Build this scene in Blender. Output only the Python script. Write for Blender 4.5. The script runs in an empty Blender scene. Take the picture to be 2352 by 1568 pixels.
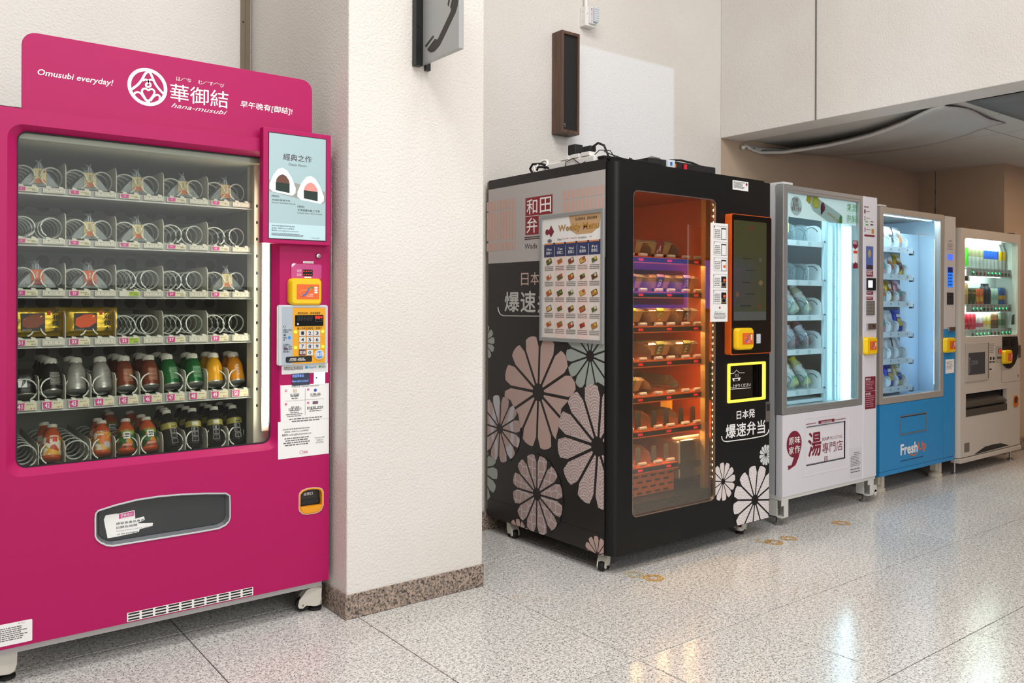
import bpy, math, random
from mathutils import Matrix, Vector
from mathutils.geometry import tessellate_polygon
import numpy as np

SC = bpy.context.scene
COL = SC.collection

# ------------------------------------------------------------------ camera
FPX, YAW, VH, ROLL, CH = 1911.0, math.radians(52.53), 692.8, 0.003847, 1.222
cam = bpy.data.cameras.new('camera')
cam.sensor_width = 36.0
cam.lens = FPX / 2352 * 36
cam.shift_y = (VH - 784) / 2352
cam.clip_start = 0.02
camo = bpy.data.objects.new('camera', cam)
COL.objects.link(camo)
camo.matrix_world = (Matrix.Translation((0, 0, CH)) @ Matrix.Rotation(YAW - math.pi / 2, 4, 'Z')
                     @ Matrix.Rotation(math.pi / 2, 4, 'X') @ Matrix.Rotation(ROLL, 4, 'Z'))
SC.camera = camo

# ------------------------------------------------------------------ world, daylight, exposure
w = bpy.data.worlds.new('lobby_daylight')
SC.world = w
w.use_nodes = True
w.node_tree.nodes['Background'].inputs[0].default_value = (0.96, 0.98, 1.0, 1)
w.node_tree.nodes['Background'].inputs[1].default_value = 0.30
SC.view_settings.view_transform = 'Standard'
SC.view_settings.look = 'None'
SC.view_settings.exposure = 0.0
SC.view_settings.gamma = 1.0
SC.view_settings.use_curve_mapping = False


def area(name, loc, rot, sx, sy, power, col=(1, 1, 1)):
    l = bpy.data.lights.new(name, 'AREA')
    l.shape = 'RECTANGLE'
    l.size, l.size_y, l.energy, l.color = sx, sy, power, col
    o = bpy.data.objects.new(name, l)
    o.location = loc
    o.rotation_euler = rot
    COL.objects.link(o)
    return o


# tall lobby windows behind the photographer, and two rows of ceiling luminaires
area('window_daylight', (1.8, -4.9, 3.0), (math.radians(84), 0, 0), 5.2, 3.2, 165, (0.97, 0.985, 1.0))
for lx, ly in [(0.1, 1.2), (1.7, 1.2), (0.1, -1.2), (1.7, -1.2)]:
    area('ceiling_luminaire', (lx, ly, 4.95), (0, 0, 0), 1.3, 1.2, 62, (1.0, 0.985, 0.975))
# weak warm fill lights, added and unseen, to tint the recess walls
for lx, ly, pw in [(6.35, 1.9, 7), (7.5, 1.9, 8), (9.2, 1.0, 12)]:
    area('recess_warm_fill', (lx, ly, 2.33), (0, 0, 0), 0.25, 0.25, pw, (1.0, 0.70, 0.45))

# ------------------------------------------------------------------ helpers
FW = Vector((math.cos(YAW), math.sin(YAW), 0))
RT = Vector((math.sin(YAW), -math.cos(YAW), 0))
_c, _s = math.cos(ROLL), math.sin(ROLL)


def ray(u, v):
    x2, y2 = (u - 1176) / FPX, -(v - VH) / FPX
    return FW + RT * (_c * x2 - _s * y2) + Vector((0, 0, 1)) * (_s * x2 + _c * y2)


class Plane:
    """A vertical surface of the room: 'Y' faces the lobby, 'X' faces along the row. d = distance in front of it."""

    def __init__(self, ax, val):
        self.ax, self.val = ax, val

    def pt(self, a, b, d=0.0):
        return (a, self.val - d, b) if self.ax == 'Y' else (self.val - d, -a, b)

    def px(self, u, v):
        r = ray(u, v)
        if self.ax == 'Y':
            t = self.val / r.y
            return (r.x * t, CH + r.z * t)
        t = self.val / r.x
        return (-r.y * t, CH + r.z * t)

    def box(self, u0, v0, u1, v1):
        a0, b1 = self.px(u0, v0)
        a1, b0 = self.px(u1, v1)
        return a0, a1, b0, b1


def lin(h):
    h = h.lstrip('#')
    o = []
    for i in (0, 2, 4):
        c = int(h[i:i + 2], 16) / 255
        o.append(c / 12.92 if c <= 0.04045 else ((c + 0.055) / 1.055) ** 2.4)
    return (*o, 1.0)


_M = {}


def mat(name, col='#808080', rough=0.5, metal=0.0, emit=0.0, ecol=None, bump=None, coat=0.0, spec=0.5, vary=0.0):
    """principled material with a little procedural grain; bump = (scale, strength)"""
    if name in _M:
        return _M[name]
    m = bpy.data.materials.new(name)
    m.use_nodes = True
    nt = m.node_tree
    b = nt.nodes['Principled BSDF']
    b.inputs['Base Color'].default_value = lin(col)
    b.inputs['Roughness'].default_value = rough
    b.inputs['Metallic'].default_value = metal
    b.inputs['Coat Weight'].default_value = coat
    b.inputs['Specular IOR Level'].default_value = spec
    if emit:
        b.inputs['Emission Color'].default_value = lin(ecol or col)
        b.inputs['Emission Strength'].default_value = emit
    if bump or vary:
        geo = nt.nodes.new('ShaderNodeNewGeometry')
    if bump:
        n = nt.nodes.new('ShaderNodeTexNoise')
        n.inputs['Scale'].default_value = bump[0]
        n.inputs['Detail'].default_value = 3
        bp = nt.nodes.new('ShaderNodeBump')
        bp.inputs['Strength'].default_value = bump[1]
        bp.inputs['Distance'].default_value = 0.004
        nt.links.new(geo.outputs['Position'], n.inputs['Vector'])
        nt.links.new(n.outputs['Fac'], bp.inputs['Height'])
        nt.links.new(bp.outputs['Normal'], b.inputs['Normal'])
    if vary:
        n = nt.nodes.new('ShaderNodeTexNoise')
        n.inputs['Scale'].default_value = 2.0
        n.inputs['Detail'].default_value = 4
        hs = nt.nodes.new('ShaderNodeHueSaturation')
        mr = nt.nodes.new('ShaderNodeMapRange')
        mr.inputs['To Min'].default_value = 1 - vary
        mr.inputs['To Max'].default_value = 1 + vary
        hs.inputs['Color'].default_value = lin(col)
        nt.links.new(geo.outputs['Position'], n.inputs['Vector'])
        nt.links.new(n.outputs['Fac'], mr.inputs['Value'])
        nt.links.new(mr.outputs[0], hs.inputs['Value'])
        nt.links.new(hs.outputs[0], b.inputs['Base Color'])
    _M[name] = m
    return m


def glass(name, tint='#ffffff', refl=1.0, rough=0.0, haze=None, hz=0.0):
    """thin pane: clear transmission plus a Fresnel reflection, optional milky share"""
    if name in _M:
        return _M[name]
    m = bpy.data.materials.new(name)
    m.use_nodes = True
    nt = m.node_tree
    nt.nodes.clear()
    out = nt.nodes.new('ShaderNodeOutputMaterial')
    tr = nt.nodes.new('ShaderNodeBsdfTransparent')
    tr.inputs[0].default_value = lin(tint)
    gl = nt.nodes.new('ShaderNodeBsdfGlossy')
    gl.inputs['Roughness'].default_value = rough
    fr = nt.nodes.new('ShaderNodeFresnel')
    fr.inputs[0].default_value = 1.5
    mu = nt.nodes.new('ShaderNodeMath')
    mu.operation = 'MULTIPLY'
    mu.inputs[1].default_value = refl
    mx = nt.nodes.new('ShaderNodeMixShader')
    nt.links.new(fr.outputs[0], mu.inputs[0])
    nt.links.new(mu.outputs[0], mx.inputs[0])
    nt.links.new(tr.outputs[0], mx.inputs[1])
    nt.links.new(gl.outputs[0], mx.inputs[2])
    last = mx
    if hz:
        df = nt.nodes.new('ShaderNodeBsdfDiffuse')
        df.inputs[0].default_value = lin(haze)
        m2 = nt.nodes.new('ShaderNodeMixShader')
        m2.inputs[0].default_value = hz
        nt.links.new(mx.outputs[0], m2.inputs[1])
        nt.links.new(df.outputs[0], m2.inputs[2])
        last = m2
    nt.links.new(last.outputs[0], out.inputs[0])
    _M[name] = m
    return m


WORLD = {}  # world origin of every object we place (no rotation on roots of built-in-place things)


def tag(o, label=None, cat=None, group=None, kind=None):
    if label: o['label'] = label
    if cat: o['category'] = cat
    if group: o['group'] = group
    if kind: o['kind'] = kind
    return o


def thing(name, loc, label, cat, group=None):
    o = bpy.data.objects.new(name, None)
    o.empty_display_size = 0.1
    o.location = loc
    COL.objects.link(o)
    WORLD[o.name] = Vector(loc)
    return tag(o, label, cat, group)


class MB:
    def __init__(self):
        self.v, self.f = [], []

    def add(self, vs, fs):
        n = len(self.v)
        self.v += [tuple(p) for p in vs]
        self.f += [tuple(i + n for i in f) for f in fs]
        return self

    def box(self, x0, x1, y0, y1, z0, z1):
        return self.add([(x0, y0, z0), (x1, y0, z0), (x1, y1, z0), (x0, y1, z0), (x0, y0, z1), (x1, y0, z1), (x1, y1, z1), (x0, y1, z1)],
                        [(0, 3, 2, 1), (4, 5, 6, 7), (0, 1, 5, 4), (1, 2, 6, 5), (2, 3, 7, 6), (3, 0, 4, 7)])

    def plate(self, pl, pts, d0, d1):
        """polygon pts (a,b) on a plane, from distance d0 out to d1 in front of it"""
        n = len(pts)
        vs = [pl.pt(a, b, d1) for a, b in pts] + [pl.pt(a, b, d0) for a, b in pts]
        fs = [tuple(range(n)), tuple(range(2 * n - 1, n - 1, -1))] + [(i, i + n, (i + 1) % n + n, (i + 1) % n) for i in range(n)]
        return self.add(vs, fs)

    def flat(self, pl, pts, d):
        return self.add([pl.pt(a, b, d) for a, b in pts], [tuple(range(len(pts)))])

    def ring(self, pl, outer, inner, d0, d1, di=None):
        """frame between two outlines with the same number of points; di = front distance at the inner edge"""
        n = len(outer)
        di = d1 if di is None else di
        vs = ([pl.pt(a, b, d1) for a, b in outer] + [pl.pt(a, b, di) for a, b in inner]
              + [pl.pt(a, b, d0) for a, b in outer] + [pl.pt(a, b, d0) for a, b in inner])
        fs = []
        for i in range(n):
            j = (i + 1) % n
            fs += [(i, j, n + j, n + i), (2 * n + j, 2 * n + i, 3 * n + i, 3 * n + j), (i, 2 * n + i, 2 * n + j, j), (n + j, 3 * n + j, 3 * n + i, n + i)]
        return self.add(vs, fs)

    def plate_holes(self, pl, outer, holes, d0, d1):
        loops = [outer] + [h[::-1] for h in holes]
        flat_ = [p for l in loops for p in l]
        tris = tessellate_polygon([[Vector((a, b, 0)) for a, b in l] for l in loops])
        n = len(flat_)
        vs = [pl.pt(a, b, d1) for a, b in flat_] + [pl.pt(a, b, d0) for a, b in flat_]
        fs = []
        for t in tris:
            (ax, ay), (bx, by), (cx, cy) = (flat_[i] for i in t)
            if (bx - ax) * (cy - ay) - (by - ay) * (cx - ax) < 0: t = t[::-1]
            fs += [tuple(t), tuple(i + n for i in t[::-1])]
        k = 0
        for l in loops:
            m = len(l)
            fs += [(k + i, k + n + i, k + n + (i + 1) % m, k + (i + 1) % m) for i in range(m)]
            k += m
        return self.add(vs, fs)

    def lathe(self, prof, n=16, M=None):
        vs, fs = [], []
        for r, z in prof:
            for k in range(n):
                t = 2 * math.pi * k / n
                vs.append((r * math.cos(t), r * math.sin(t), z))
        for i in range(len(prof) - 1):
            for k in range(n):
                a, b = i * n + k, i * n + (k + 1) % n
                fs.append((a, b, b + n, a + n))
        fs.append(tuple(range(n - 1, -1, -1)))
        fs.append(tuple(range((len(prof) - 1) * n, len(prof) * n)))
        if M is not None:
            vs = [tuple(M @ Vector(p)) for p in vs]
        return self.add(vs, fs)

    def cyl(self, p0, p1, r, n=14, r2=None):
        p0, p1 = Vector(p0), Vector(p1)
        d = p1 - p0
        M = Matrix.Translation(p0) @ d.to_track_quat('Z', 'Y').to_matrix().to_4x4()
        return self.lathe([(r, 0), (r if r2 is None else r2, d.length)], n, M)

    def tube(self, pts, r, n=6, closed=False):
        pts = [Vector(p) for p in pts]
        m = len(pts)
        vs, fs = [], []
        up = Vector((0.13, 0.27, 0.95))
        for i in range(m):
            a = pts[(i - 1) % m] if (closed or i) else pts[i]
            b = pts[(i + 1) % m] if (closed or i < m - 1) else pts[i]
            t = (b - a).normalized()
            s = t.cross(up)
            s = s.normalized() if s.length > 1e-4 else t.orthogonal().normalized()
            q = s.cross(t)
            for k in range(n):
                w_ = 2 * math.pi * k / n
                vs.append(pts[i] + (s * math.cos(w_) + q * math.sin(w_)) * r)
        for i in range(m if closed else m - 1):
            j = (i + 1) % m
            for k in range(n):
                fs.append((i * n + k, i * n + (k + 1) % n, j * n + (k + 1) % n, j * n + k))
        if not closed:
            fs.append(tuple(range(n - 1, -1, -1)))
            fs.append(tuple(range((m - 1) * n, m * n)))
        return self.add(vs, fs)

    def xf(self, M):
        self.v = [tuple(M @ Vector(p)) for p in self.v]
        return self

    def mesh(self, name, m, org=(0, 0, 0), smooth=None):
        me = bpy.data.meshes.new(name)
        ox, oy, oz = org
        me.from_pydata([(x - ox, y - oy, z - oz) for x, y, z in self.v], [], self.f)
        if m: me.materials.append(m)
        if smooth is not None:
            me.polygons.foreach_set('use_smooth', [True] * len(me.polygons))
            me.set_sharp_from_angle(angle=math.radians(smooth))
        me.update()
        return me

    def build(self, name, m, parent=None, smooth=None, bevel=0.0, label=None):
        """link as one mesh object; vertices are given in world space, the origin goes to the base of the mesh"""
        v = np.array(self.v)
        lo, hi = v.min(0), v.max(0)
        org = Vector(((lo[0] + hi[0]) / 2, (lo[1] + hi[1]) / 2, lo[2]))
        o = bpy.data.objects.new(name, self.mesh(name, m, org, smooth))
        COL.objects.link(o)
        WORLD[o.name] = org
        if parent is not None:
            o.parent = parent
            o.location = org - WORLD[parent.name]
        else:
            o.location = org
        if bevel:
            bv = o.modifiers.new('bevel', 'BEVEL')
            bv.width, bv.segments, bv.limit_method, bv.angle_limit = bevel, 2, 'ANGLE', math.radians(50)
        if label: o['label'] = label
        return o


def link_mesh(name, me, loc, parent=None, rot=None):
    """another object on shared mesh data; loc is in world space"""
    o = bpy.data.objects.new(name, me)
    COL.objects.link(o)
    WORLD[o.name] = Vector(loc)
    if parent is not None:
        o.parent = parent
        o.location = Vector(loc) - WORLD[parent.name]
    else:
        o.location = loc
    if rot: o.rotation_euler = rot
    return o


def copy_tree(o, parent=None):
    c = o.copy()
    COL.objects.link(c)
    if parent is not None: c.parent = parent
    for ch in list(o.children):
        copy_tree(ch, c)
    return c


def rr(a0, a1, b0, b1, r=0.0, n=5):
    """rounded rectangle outline, counter-clockwise in (a,b)"""
    if r <= 0: return [(a0, b0), (a1, b0), (a1, b1), (a0, b1)]
    r = min(r, (a1 - a0) / 2, (b1 - b0) / 2)
    p = []
    for cx, cy, t0 in ((a1 - r, b0 + r, -90), (a1 - r, b1 - r, 0), (a0 + r, b1 - r, 90), (a0 + r, b0 + r, 180)):
        for k in range(n + 1):
            t = math.radians(t0 + 90 * k / n)
            p.append((cx + r * math.cos(t), cy + r * math.sin(t)))
    return p


def circ(a, b, r, n=20, rb=None):
    rb = r if rb is None else rb
    return [(a + r * math.cos(2 * math.pi * k / n), b + rb * math.sin(2 * math.pi * k / n)) for k in range(n)]


_TX = {}


def glyphs(s, shear=0.0, bold=0.0):
    k = (s, shear, bold)
    if k not in _TX:
        c = bpy.data.curves.new('t', 'FONT')
        c.body, c.resolution_u, c.fill_mode, c.shear = s, 2, 'FRONT', shear
        c.offset = bold
        o = bpy.data.objects.new('t', c)
        COL.objects.link(o)
        me = bpy.data.meshes.new_from_object(o.evaluated_get(bpy.context.evaluated_depsgraph_get()))
        n = len(me.vertices)
        co = np.empty(n * 3)
        me.vertices.foreach_get('co', co)
        co = co.reshape(-1, 3)[:, :2]
        fs = [tuple(p.vertices) for p in me.polygons]
        bpy.data.objects.remove(o)
        bpy.data.curves.remove(c)
        bpy.data.meshes.remove(me)
        if not len(co): raise ValueError('no glyphs ' + s)
        lo, hi = co.min(0), co.max(0)
        _TX[k] = ((co - lo) / np.maximum(hi - lo, 1e-6), fs, (hi - lo)[0] / (hi - lo)[1])
    return _TX[k]


def text_ab(mb, pl, s, a0, a1, b0, b1, d, shear=0.0, bold=0.0, keep=None):
    """lettering that fills the rectangle; keep='l'/'c' keeps the letters' proportions inside the width"""
    cjk = any(ord(c) > 0x2e80 for c in s)
    co, fs, asp = glyphs(s, shear, 0.0 if cjk else bold)
    if keep:
        w_ = min(a1 - a0, (b1 - b0) * asp)
        if keep == 'c': a0 = (a0 + a1) / 2 - w_ / 2
        a1 = a0 + w_
    sh = [(0, 0)]
    if cjk and bold:
        k = bold * 0.8 * (b1 - b0)
        sh = [(-k, 0), (k, 0), (0, -k), (0, k)]
    for i, (dx, dy) in enumerate(sh):
        mb.add([pl.pt(a0 + x * (a1 - a0) + dx, b0 + y * (b1 - b0) + dy, d + 0.00004 * i) for x, y in co], fs)


def text(parent, pl, s, pb, m, d=0.0008, shear=0.0, bold=0.0, name='lettering', keep=None):
    for st, bx in (zip(s, pb) if isinstance(s, (list, tuple)) else ((s, pb),)):
        mb = MB()
        text_ab(mb, pl, st, *pl.box(*bx), d, shear, bold, keep)
        o = mb.build(name, m, parent)
    return o


def rect(parent, pl, pb, name, m, d0=0.0, d1=0.001, r=0.0, bevel=0.0, smooth=None):
    return MB().plate(pl, rr(*pl.box(*pb), r), d0, d1).build(name, m, parent, bevel=bevel, smooth=smooth)


def fine_print(parent, pl, pb, lines, m, d=0.0008, seed=1, fill=0.6, name='fine_print', align='l'):
    """unreadably small print: rows of little word-long dashes, one mesh"""
    rnd = random.Random(seed)
    a0, a1, b0, b1 = pl.box(*pb)
    mb = MB()
    h_ = (b1 - b0) / lines
    for i in range(lines):
        y1 = b1 - i * h_
        y0 = y1 - h_ * fill
        full = (a1 - a0) * rnd.uniform(0.72, 1.0)
        a = a0 if align == 'l' else (a0 + a1 - full) / 2
        e = a + full
        while a < e - 1e-5:
            q = min(a + h_ * rnd.uniform(0.5, 2.2), e)
            mb.flat(pl, [(a, y0), (q, y0), (q, y1), (a, y1)], d)
            a = q + h_ * 0.28
    o = mb.build(name, m, parent)
    o['kind'] = 'stuff'
    return o

# ------------------------------------------------------------------ materials of the place
def node_mat(name):
    m = bpy.data.materials.new(name)
    m.use_nodes = True
    _M[name] = m
    return m, m.node_tree, m.node_tree.nodes['Principled BSDF']


def N(nt, t, **kw):
    n = nt.nodes.new(t)
    for k, v in kw.items():
        if k in n.inputs: n.inputs[k].default_value = v
        else: setattr(n, k, v)
    return n


def ramp(nt, stops, interp='LINEAR'):
    r = nt.nodes.new('ShaderNodeValToRGB')
    r.color_ramp.interpolation = interp
    e = r.color_ramp.elements
    while len(e) < len(stops): e.new(0.5)
    for i, (p, c) in enumerate(stops):
        e[i].position, e[i].color = p, (lin(c) if isinstance(c, str) else c)
    return r


def granite(name, base, mid, dark, scale, rough, cut=(0.34, 0.40, 0.47)):
    m, nt, b = node_mat(name)
    g = N(nt, 'ShaderNodeNewGeometry')
    oi = N(nt, 'ShaderNodeObjectInfo')
    n1 = N(nt, 'ShaderNodeTexNoise', Scale=scale, Detail=2.5, Roughness=0.62)
    n2 = N(nt, 'ShaderNodeTexNoise', Scale=scale * 0.42, Detail=2.0)
    n3 = N(nt, 'ShaderNodeTexNoise', Scale=1.3, Detail=3.0)
    for n in (n1, n2, n3): nt.links.new(g.outputs['Position'], n.inputs['Vector'])
    r1 = ramp(nt, [(cut[0], dark), (cut[1], mid), (cut[2], base)])
    nt.links.new(n1.outputs['Fac'], r1.inputs[0])
    r2 = ramp(nt, [(0.36, '#c9c6c4'), (0.55, '#ffffff')])
    nt.links.new(n2.outputs['Fac'], r2.inputs[0])
    mx = N(nt, 'ShaderNodeMix', data_type='RGBA', blend_type='MULTIPLY')
    mx.inputs[0].default_value = 0.8
    nt.links.new(r1.outputs[0], mx.inputs[6])
    nt.links.new(r2.outputs[0], mx.inputs[7])
    hs = N(nt, 'ShaderNodeHueSaturation')
    ad = N(nt, 'ShaderNodeMath', operation='MULTIPLY_ADD')
    ad.inputs[1].default_value, ad.inputs[2].default_value = 0.05, 0.0
    nt.links.new(oi.outputs['Random'], ad.inputs[0])
    a2 = N(nt, 'ShaderNodeMath', operation='MULTIPLY_ADD')
    a2.inputs[1].default_value, a2.inputs[2].default_value = 0.12, 0.90
    nt.links.new(n3.outputs['Fac'], a2.inputs[0])
    a3 = N(nt, 'ShaderNodeMath', operation='ADD')
    nt.links.new(ad.outputs[0], a3.inputs[0])
    nt.links.new(a2.outputs[0], a3.inputs[1])
    nt.links.new(a3.outputs[0], hs.inputs['Value'])
    nt.links.new(mx.outputs[2], hs.inputs['Color'])
    nt.links.new(hs.outputs[0], b.inputs['Base Color'])
    rm = N(nt, 'ShaderNodeMapRange')
    rm.inputs['To Min'].default_value, rm.inputs['To Max'].default_value = rough * 0.75, rough * 1.35
    nt.links.new(n3.outputs['Fac'], rm.inputs['Value'])
    nt.links.new(rm.outputs[0], b.inputs['Roughness'])
    return m


FLOORM = granite('floor_granite', '#e4e2de', '#b2b2b1', '#5f6265', 160, 0.15, (0.365, 0.415, 0.475))
BASEM = granite('skirting_granite', '#b59f8f', '#8f8378', '#3f3c39', 130, 0.32, (0.38, 0.47, 0.56))
GROUT = mat('grout', '#5f5249', 0.85)

# painted plaster: fine stipple everywhere; the back wall also has a patch of light painted in as a whiter rectangle
def plaster(name, col, patch=None):
    m, nt, b = node_mat(name)
    b.inputs['Roughness'].default_value = 0.75
    b.inputs['Specular IOR Level'].default_value = 0.25
    g = N(nt, 'ShaderNodeNewGeometry')
    n = N(nt, 'ShaderNodeTexNoise', Scale=95.0, Detail=3.0, Roughness=0.6)
    n2 = N(nt, 'ShaderNodeTexNoise', Scale=1.1, Detail=4.0)
    bp = N(nt, 'ShaderNodeBump', Strength=0.65, Distance=0.006)
    nt.links.new(g.outputs['Position'], n.inputs['Vector'])
    nt.links.new(g.outputs['Position'], n2.inputs['Vector'])
    nt.links.new(n.outputs['Fac'], bp.inputs['Height'])
    nt.links.new(bp.outputs['Normal'], b.inputs['Normal'])
    r = ramp(nt, [(0.3, '#f4f1ee'), (0.7, '#ffffff')])
    nt.links.new(n2.outputs['Fac'], r.inputs[0])
    mx = N(nt, 'ShaderNodeMix', data_type='RGBA', blend_type='MULTIPLY')
    mx.inputs[0].default_value = 1.0
    mx.inputs[6].default_value = lin(col)
    nt.links.new(r.outputs[0], mx.inputs[7])
    last = mx.outputs[2]
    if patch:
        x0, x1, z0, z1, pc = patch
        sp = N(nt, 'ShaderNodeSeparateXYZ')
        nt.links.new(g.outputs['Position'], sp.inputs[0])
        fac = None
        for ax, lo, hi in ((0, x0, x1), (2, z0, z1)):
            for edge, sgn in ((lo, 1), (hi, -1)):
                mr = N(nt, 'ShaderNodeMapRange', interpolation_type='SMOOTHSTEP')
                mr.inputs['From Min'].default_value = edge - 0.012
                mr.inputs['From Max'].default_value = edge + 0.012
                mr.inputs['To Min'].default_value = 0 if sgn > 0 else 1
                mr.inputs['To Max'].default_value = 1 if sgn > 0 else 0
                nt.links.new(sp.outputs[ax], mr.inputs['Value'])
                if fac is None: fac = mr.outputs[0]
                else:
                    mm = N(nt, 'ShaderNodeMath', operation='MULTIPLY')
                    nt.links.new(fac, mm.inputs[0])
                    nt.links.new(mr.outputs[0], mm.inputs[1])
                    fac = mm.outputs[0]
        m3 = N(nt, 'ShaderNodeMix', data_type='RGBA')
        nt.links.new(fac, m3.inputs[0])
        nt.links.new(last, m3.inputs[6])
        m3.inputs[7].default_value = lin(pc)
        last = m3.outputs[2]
    nt.links.new(last, b.inputs['Base Color'])
    return m


CREAM = plaster('cream_plaster', '#e6e2dd')
CREAMP = plaster('cream_plaster_light_patch', '#e6e2dd', (3.19, 4.104, 0.3, 2.735, '#ededed'))
CEILM = mat('ceiling_board', '#c9c7c2', 0.9, vary=0.06)
WHITE = mat('white_plastic', '#eceae6', 0.4)
BLACKM = mat('black_metal', '#0f1011', 0.35)
STEEL = mat('steel', '#b9bbbd', 0.3, metal=1.0)
RUBBER = mat('black_rubber', '#161616', 0.65)
OFFW = mat('caster_enamel', '#dcd8cc', 0.45)
RED = mat('red_plastic', '#a8202c', 0.4)
INK = mat('black_ink', '#151313', 0.6)
GREYINK = mat('grey_ink', '#6c6a6a', 0.7)
PAPER = mat('white_paper', '#eeeeec', 0.6)
PRINTW = mat('white_print', '#f2f0ee', 0.5)


def struct(o):
    o['kind'] = 'structure'
    return o


# ------------------------------------------------------------------ floor
FX, FY, TS = 1.491, 2.582, 0.5868
fl = struct(MB().box(-5.2, 13.0, -5.4, 4.2, -0.06, -0.004).build('floor', GROUT))
tile = MB()
g_ = 0.0019

tile = MB()
a_, e_ = TS / 2 - g_, 0.0012
tile.add([(-a_, -a_, -0.02), (a_, -a_, -0.02), (a_, a_, -0.02), (-a_, a_, -0.02),
          (-a_, -a_, -e_), (a_, -a_, -e_), (a_, a_, -e_), (-a_, a_, -e_),
          (-a_ + e_, -a_ + e_, 0), (a_ - e_, -a_ + e_, 0), (a_ - e_, a_ - e_, 0), (-a_ + e_, a_ - e_, 0)],
         [(0, 1, 5, 4), (1, 2, 6, 5), (2, 3, 7, 6), (3, 0, 4, 7), (4, 5, 9, 8), (5, 6, 10, 9), (6, 7, 11, 10), (7, 4, 8, 11), (8, 9, 10, 11)])
tile_me = tile.mesh('tile', FLOORM)
cells = []
for i in range(-12, 20):
    for j in range(-3, 14):
        x, y = FX + (i + 0.5) * TS, FY - (j - 0.5) * TS
        if -5.1 < x < 12.7 and -5.2 < y < 3.95: cells.append(((x - 2.5) ** 2 + (y - 1.5) ** 2, x, y))
cells.sort()
rest = MB()
for k, (q, x, y) in enumerate(cells):
    if k < 290:
        link_mesh('tile', tile_me, (x, y, 0), fl)
    else:
        rest.add([(px + x, py + y, pz) for px, py, pz in tile.v], tile.f)
rest.build('tile_field', FLOORM, fl)['kind'] = 'stuff'

# ------------------------------------------------------------------ walls, pillar, bulkhead, ceiling
ZT = 5.2
YW = 3.64
XB = 4.576
struct(MB().box(-5.2, 1.60, 3.97, 4.2, 0, ZT).build('wall_back_left', CREAM))
pil = struct(MB().box(1.442, 2.081, 2.917, 3.97, 0, ZT).build('pillar', CREAM, bevel=0.006))
SHADE_TAN = plaster('shade_tan_plaster', '#c8b39d')  # warm shade behind the bulkhead, painted into the plaster colour
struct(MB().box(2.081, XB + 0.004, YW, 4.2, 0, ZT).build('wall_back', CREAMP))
struct(MB().box(XB + 0.004, 7.5, YW, 4.2, 0, 2.7).build('wall_back_recess', SHADE_TAN))
struct(MB().box(7.298, 13.0, 2.94, YW, 0, 2.7).build('wall_right', SHADE_TAN))
struct(MB().box(-5.2, XB, -5.6, -5.4, 0, ZT).build('wall_front', CREAM))
struct(MB().box(XB, 13.0, -0.4, -0.2, 0, 2.6).build('wall_light_blocker', SHADE_TAN))  # unseen wall, added to keep window light out of the recess
struct(MB().box(-5.4, -5.2, -5.6, 4.2, 0, ZT).build('wall_left', CREAM))
struct(MB().box(13.0, 13.2, -5.6, 4.2, 0, ZT).build('wall_end', CREAM))
struct(MB().box(-5.4, 4.8, -5.6, 4.2, ZT, ZT + 0.15).build('ceiling', CEILM))
bk = struct(MB().box(XB, XB + 0.225, -5.4, YW, 2.342, ZT).build('wall_bulkhead', CREAM, bevel=0.004))
MB().box(XB - 0.003, XB + 0.01, 2.912, 2.922, 2.343, ZT).build('joint_seal', mat('grey_sealant', '#75716b', 0.8), bk)
# low ceiling of mineral boards behind the bulkhead
ce = struct(MB().box(XB + 0.225, 13.0, -5.4, YW, 2.385, 2.45).build('ceiling_low', mat('ceiling_grid', '#8f8c86', 0.8)))
pan = MB().box(-0.296, 0.296, -0.596, 0.596, 0, 0.02)
pan_me = pan.mesh('ceiling_panel', CEILM)
for i in range(13):
    for j in range(7):
        x, y = XB + 0.23 + 0.3 + i * 0.6, YW - 0.6 - j * 1.2
        link_mesh('ceiling_panel', pan_me, (x, y, 2.367), ce)

# skirting of speckled granite, each stone its own piece
sk = struct(MB().box(1.46, 2.07, 2.93, 2.96, 0.0, 0.05).build('baseboard_pillar', BASEM))
for a0, a1 in ((1.434, 1.4885), (1.4895, 2.0655), (2.0665, 2.084)):
    MB().box(a0, a1, 2.9105, 2.93, 0.001, 0.094).build('stone', BASEM, sk, bevel=0.0015)
for a0, a1 in ((2.9305, 2.949), (2.950, 3.40), (3.401, 3.96)):
    MB().box(1.4335, 1.46, a0, a1, 0.001, 0.094).build('stone', BASEM, sk, bevel=0.0015)
MB().box(2.07, 2.0845, 2.931, YW, 0.001, 0.094).build('stone', BASEM, sk, bevel=0.0015)
sk2 = struct(MB().box(2.0845, 7.29, YW - 0.012, YW, 0.0, 0.05).build('baseboard_back', BASEM))
for i in range(9):
    MB().box(2.086 + i * 0.58, 2.086 + i * 0.58 + 0.578, YW - 0.022, YW - 0.0, 0.001, 0.098).build('stone', BASEM, sk2, bevel=0.0015)
sk3 = struct(MB().box(7.29, 12.9, 2.932, 2.94, 0.0, 0.05).build('baseboard_right', BASEM))
for i in range(6):
    MB().box(7.28 + i * 0.6, 7.28 + i * 0.6 + 0.598, 2.92, 2.94, 0.001, 0.098).build('stone', BASEM, sk3, bevel=0.0015)
MB().box(7.276, 7.298, 2.921, 3.61, 0.001, 0.098).build('stone', BASEM, sk3, bevel=0.0015)

# brownish metal cover strip in the corner behind the pink machine
tr = struct(MB().box(1.392, 1.436, 3.958, 3.97, 0, ZT).build('trim_1', mat('bronze_strip', '#857866', 0.4, metal=0.35)))
MB().box(1.411, 1.416, 3.953, 3.958, 0, ZT).build('strip_rib', _M['bronze_strip'], tr)
MB().cyl((1.4015, 3.9585, 2.56), (1.4015, 3.955, 2.56), 0.004, 10).build('screw', INK, tr)

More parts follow.
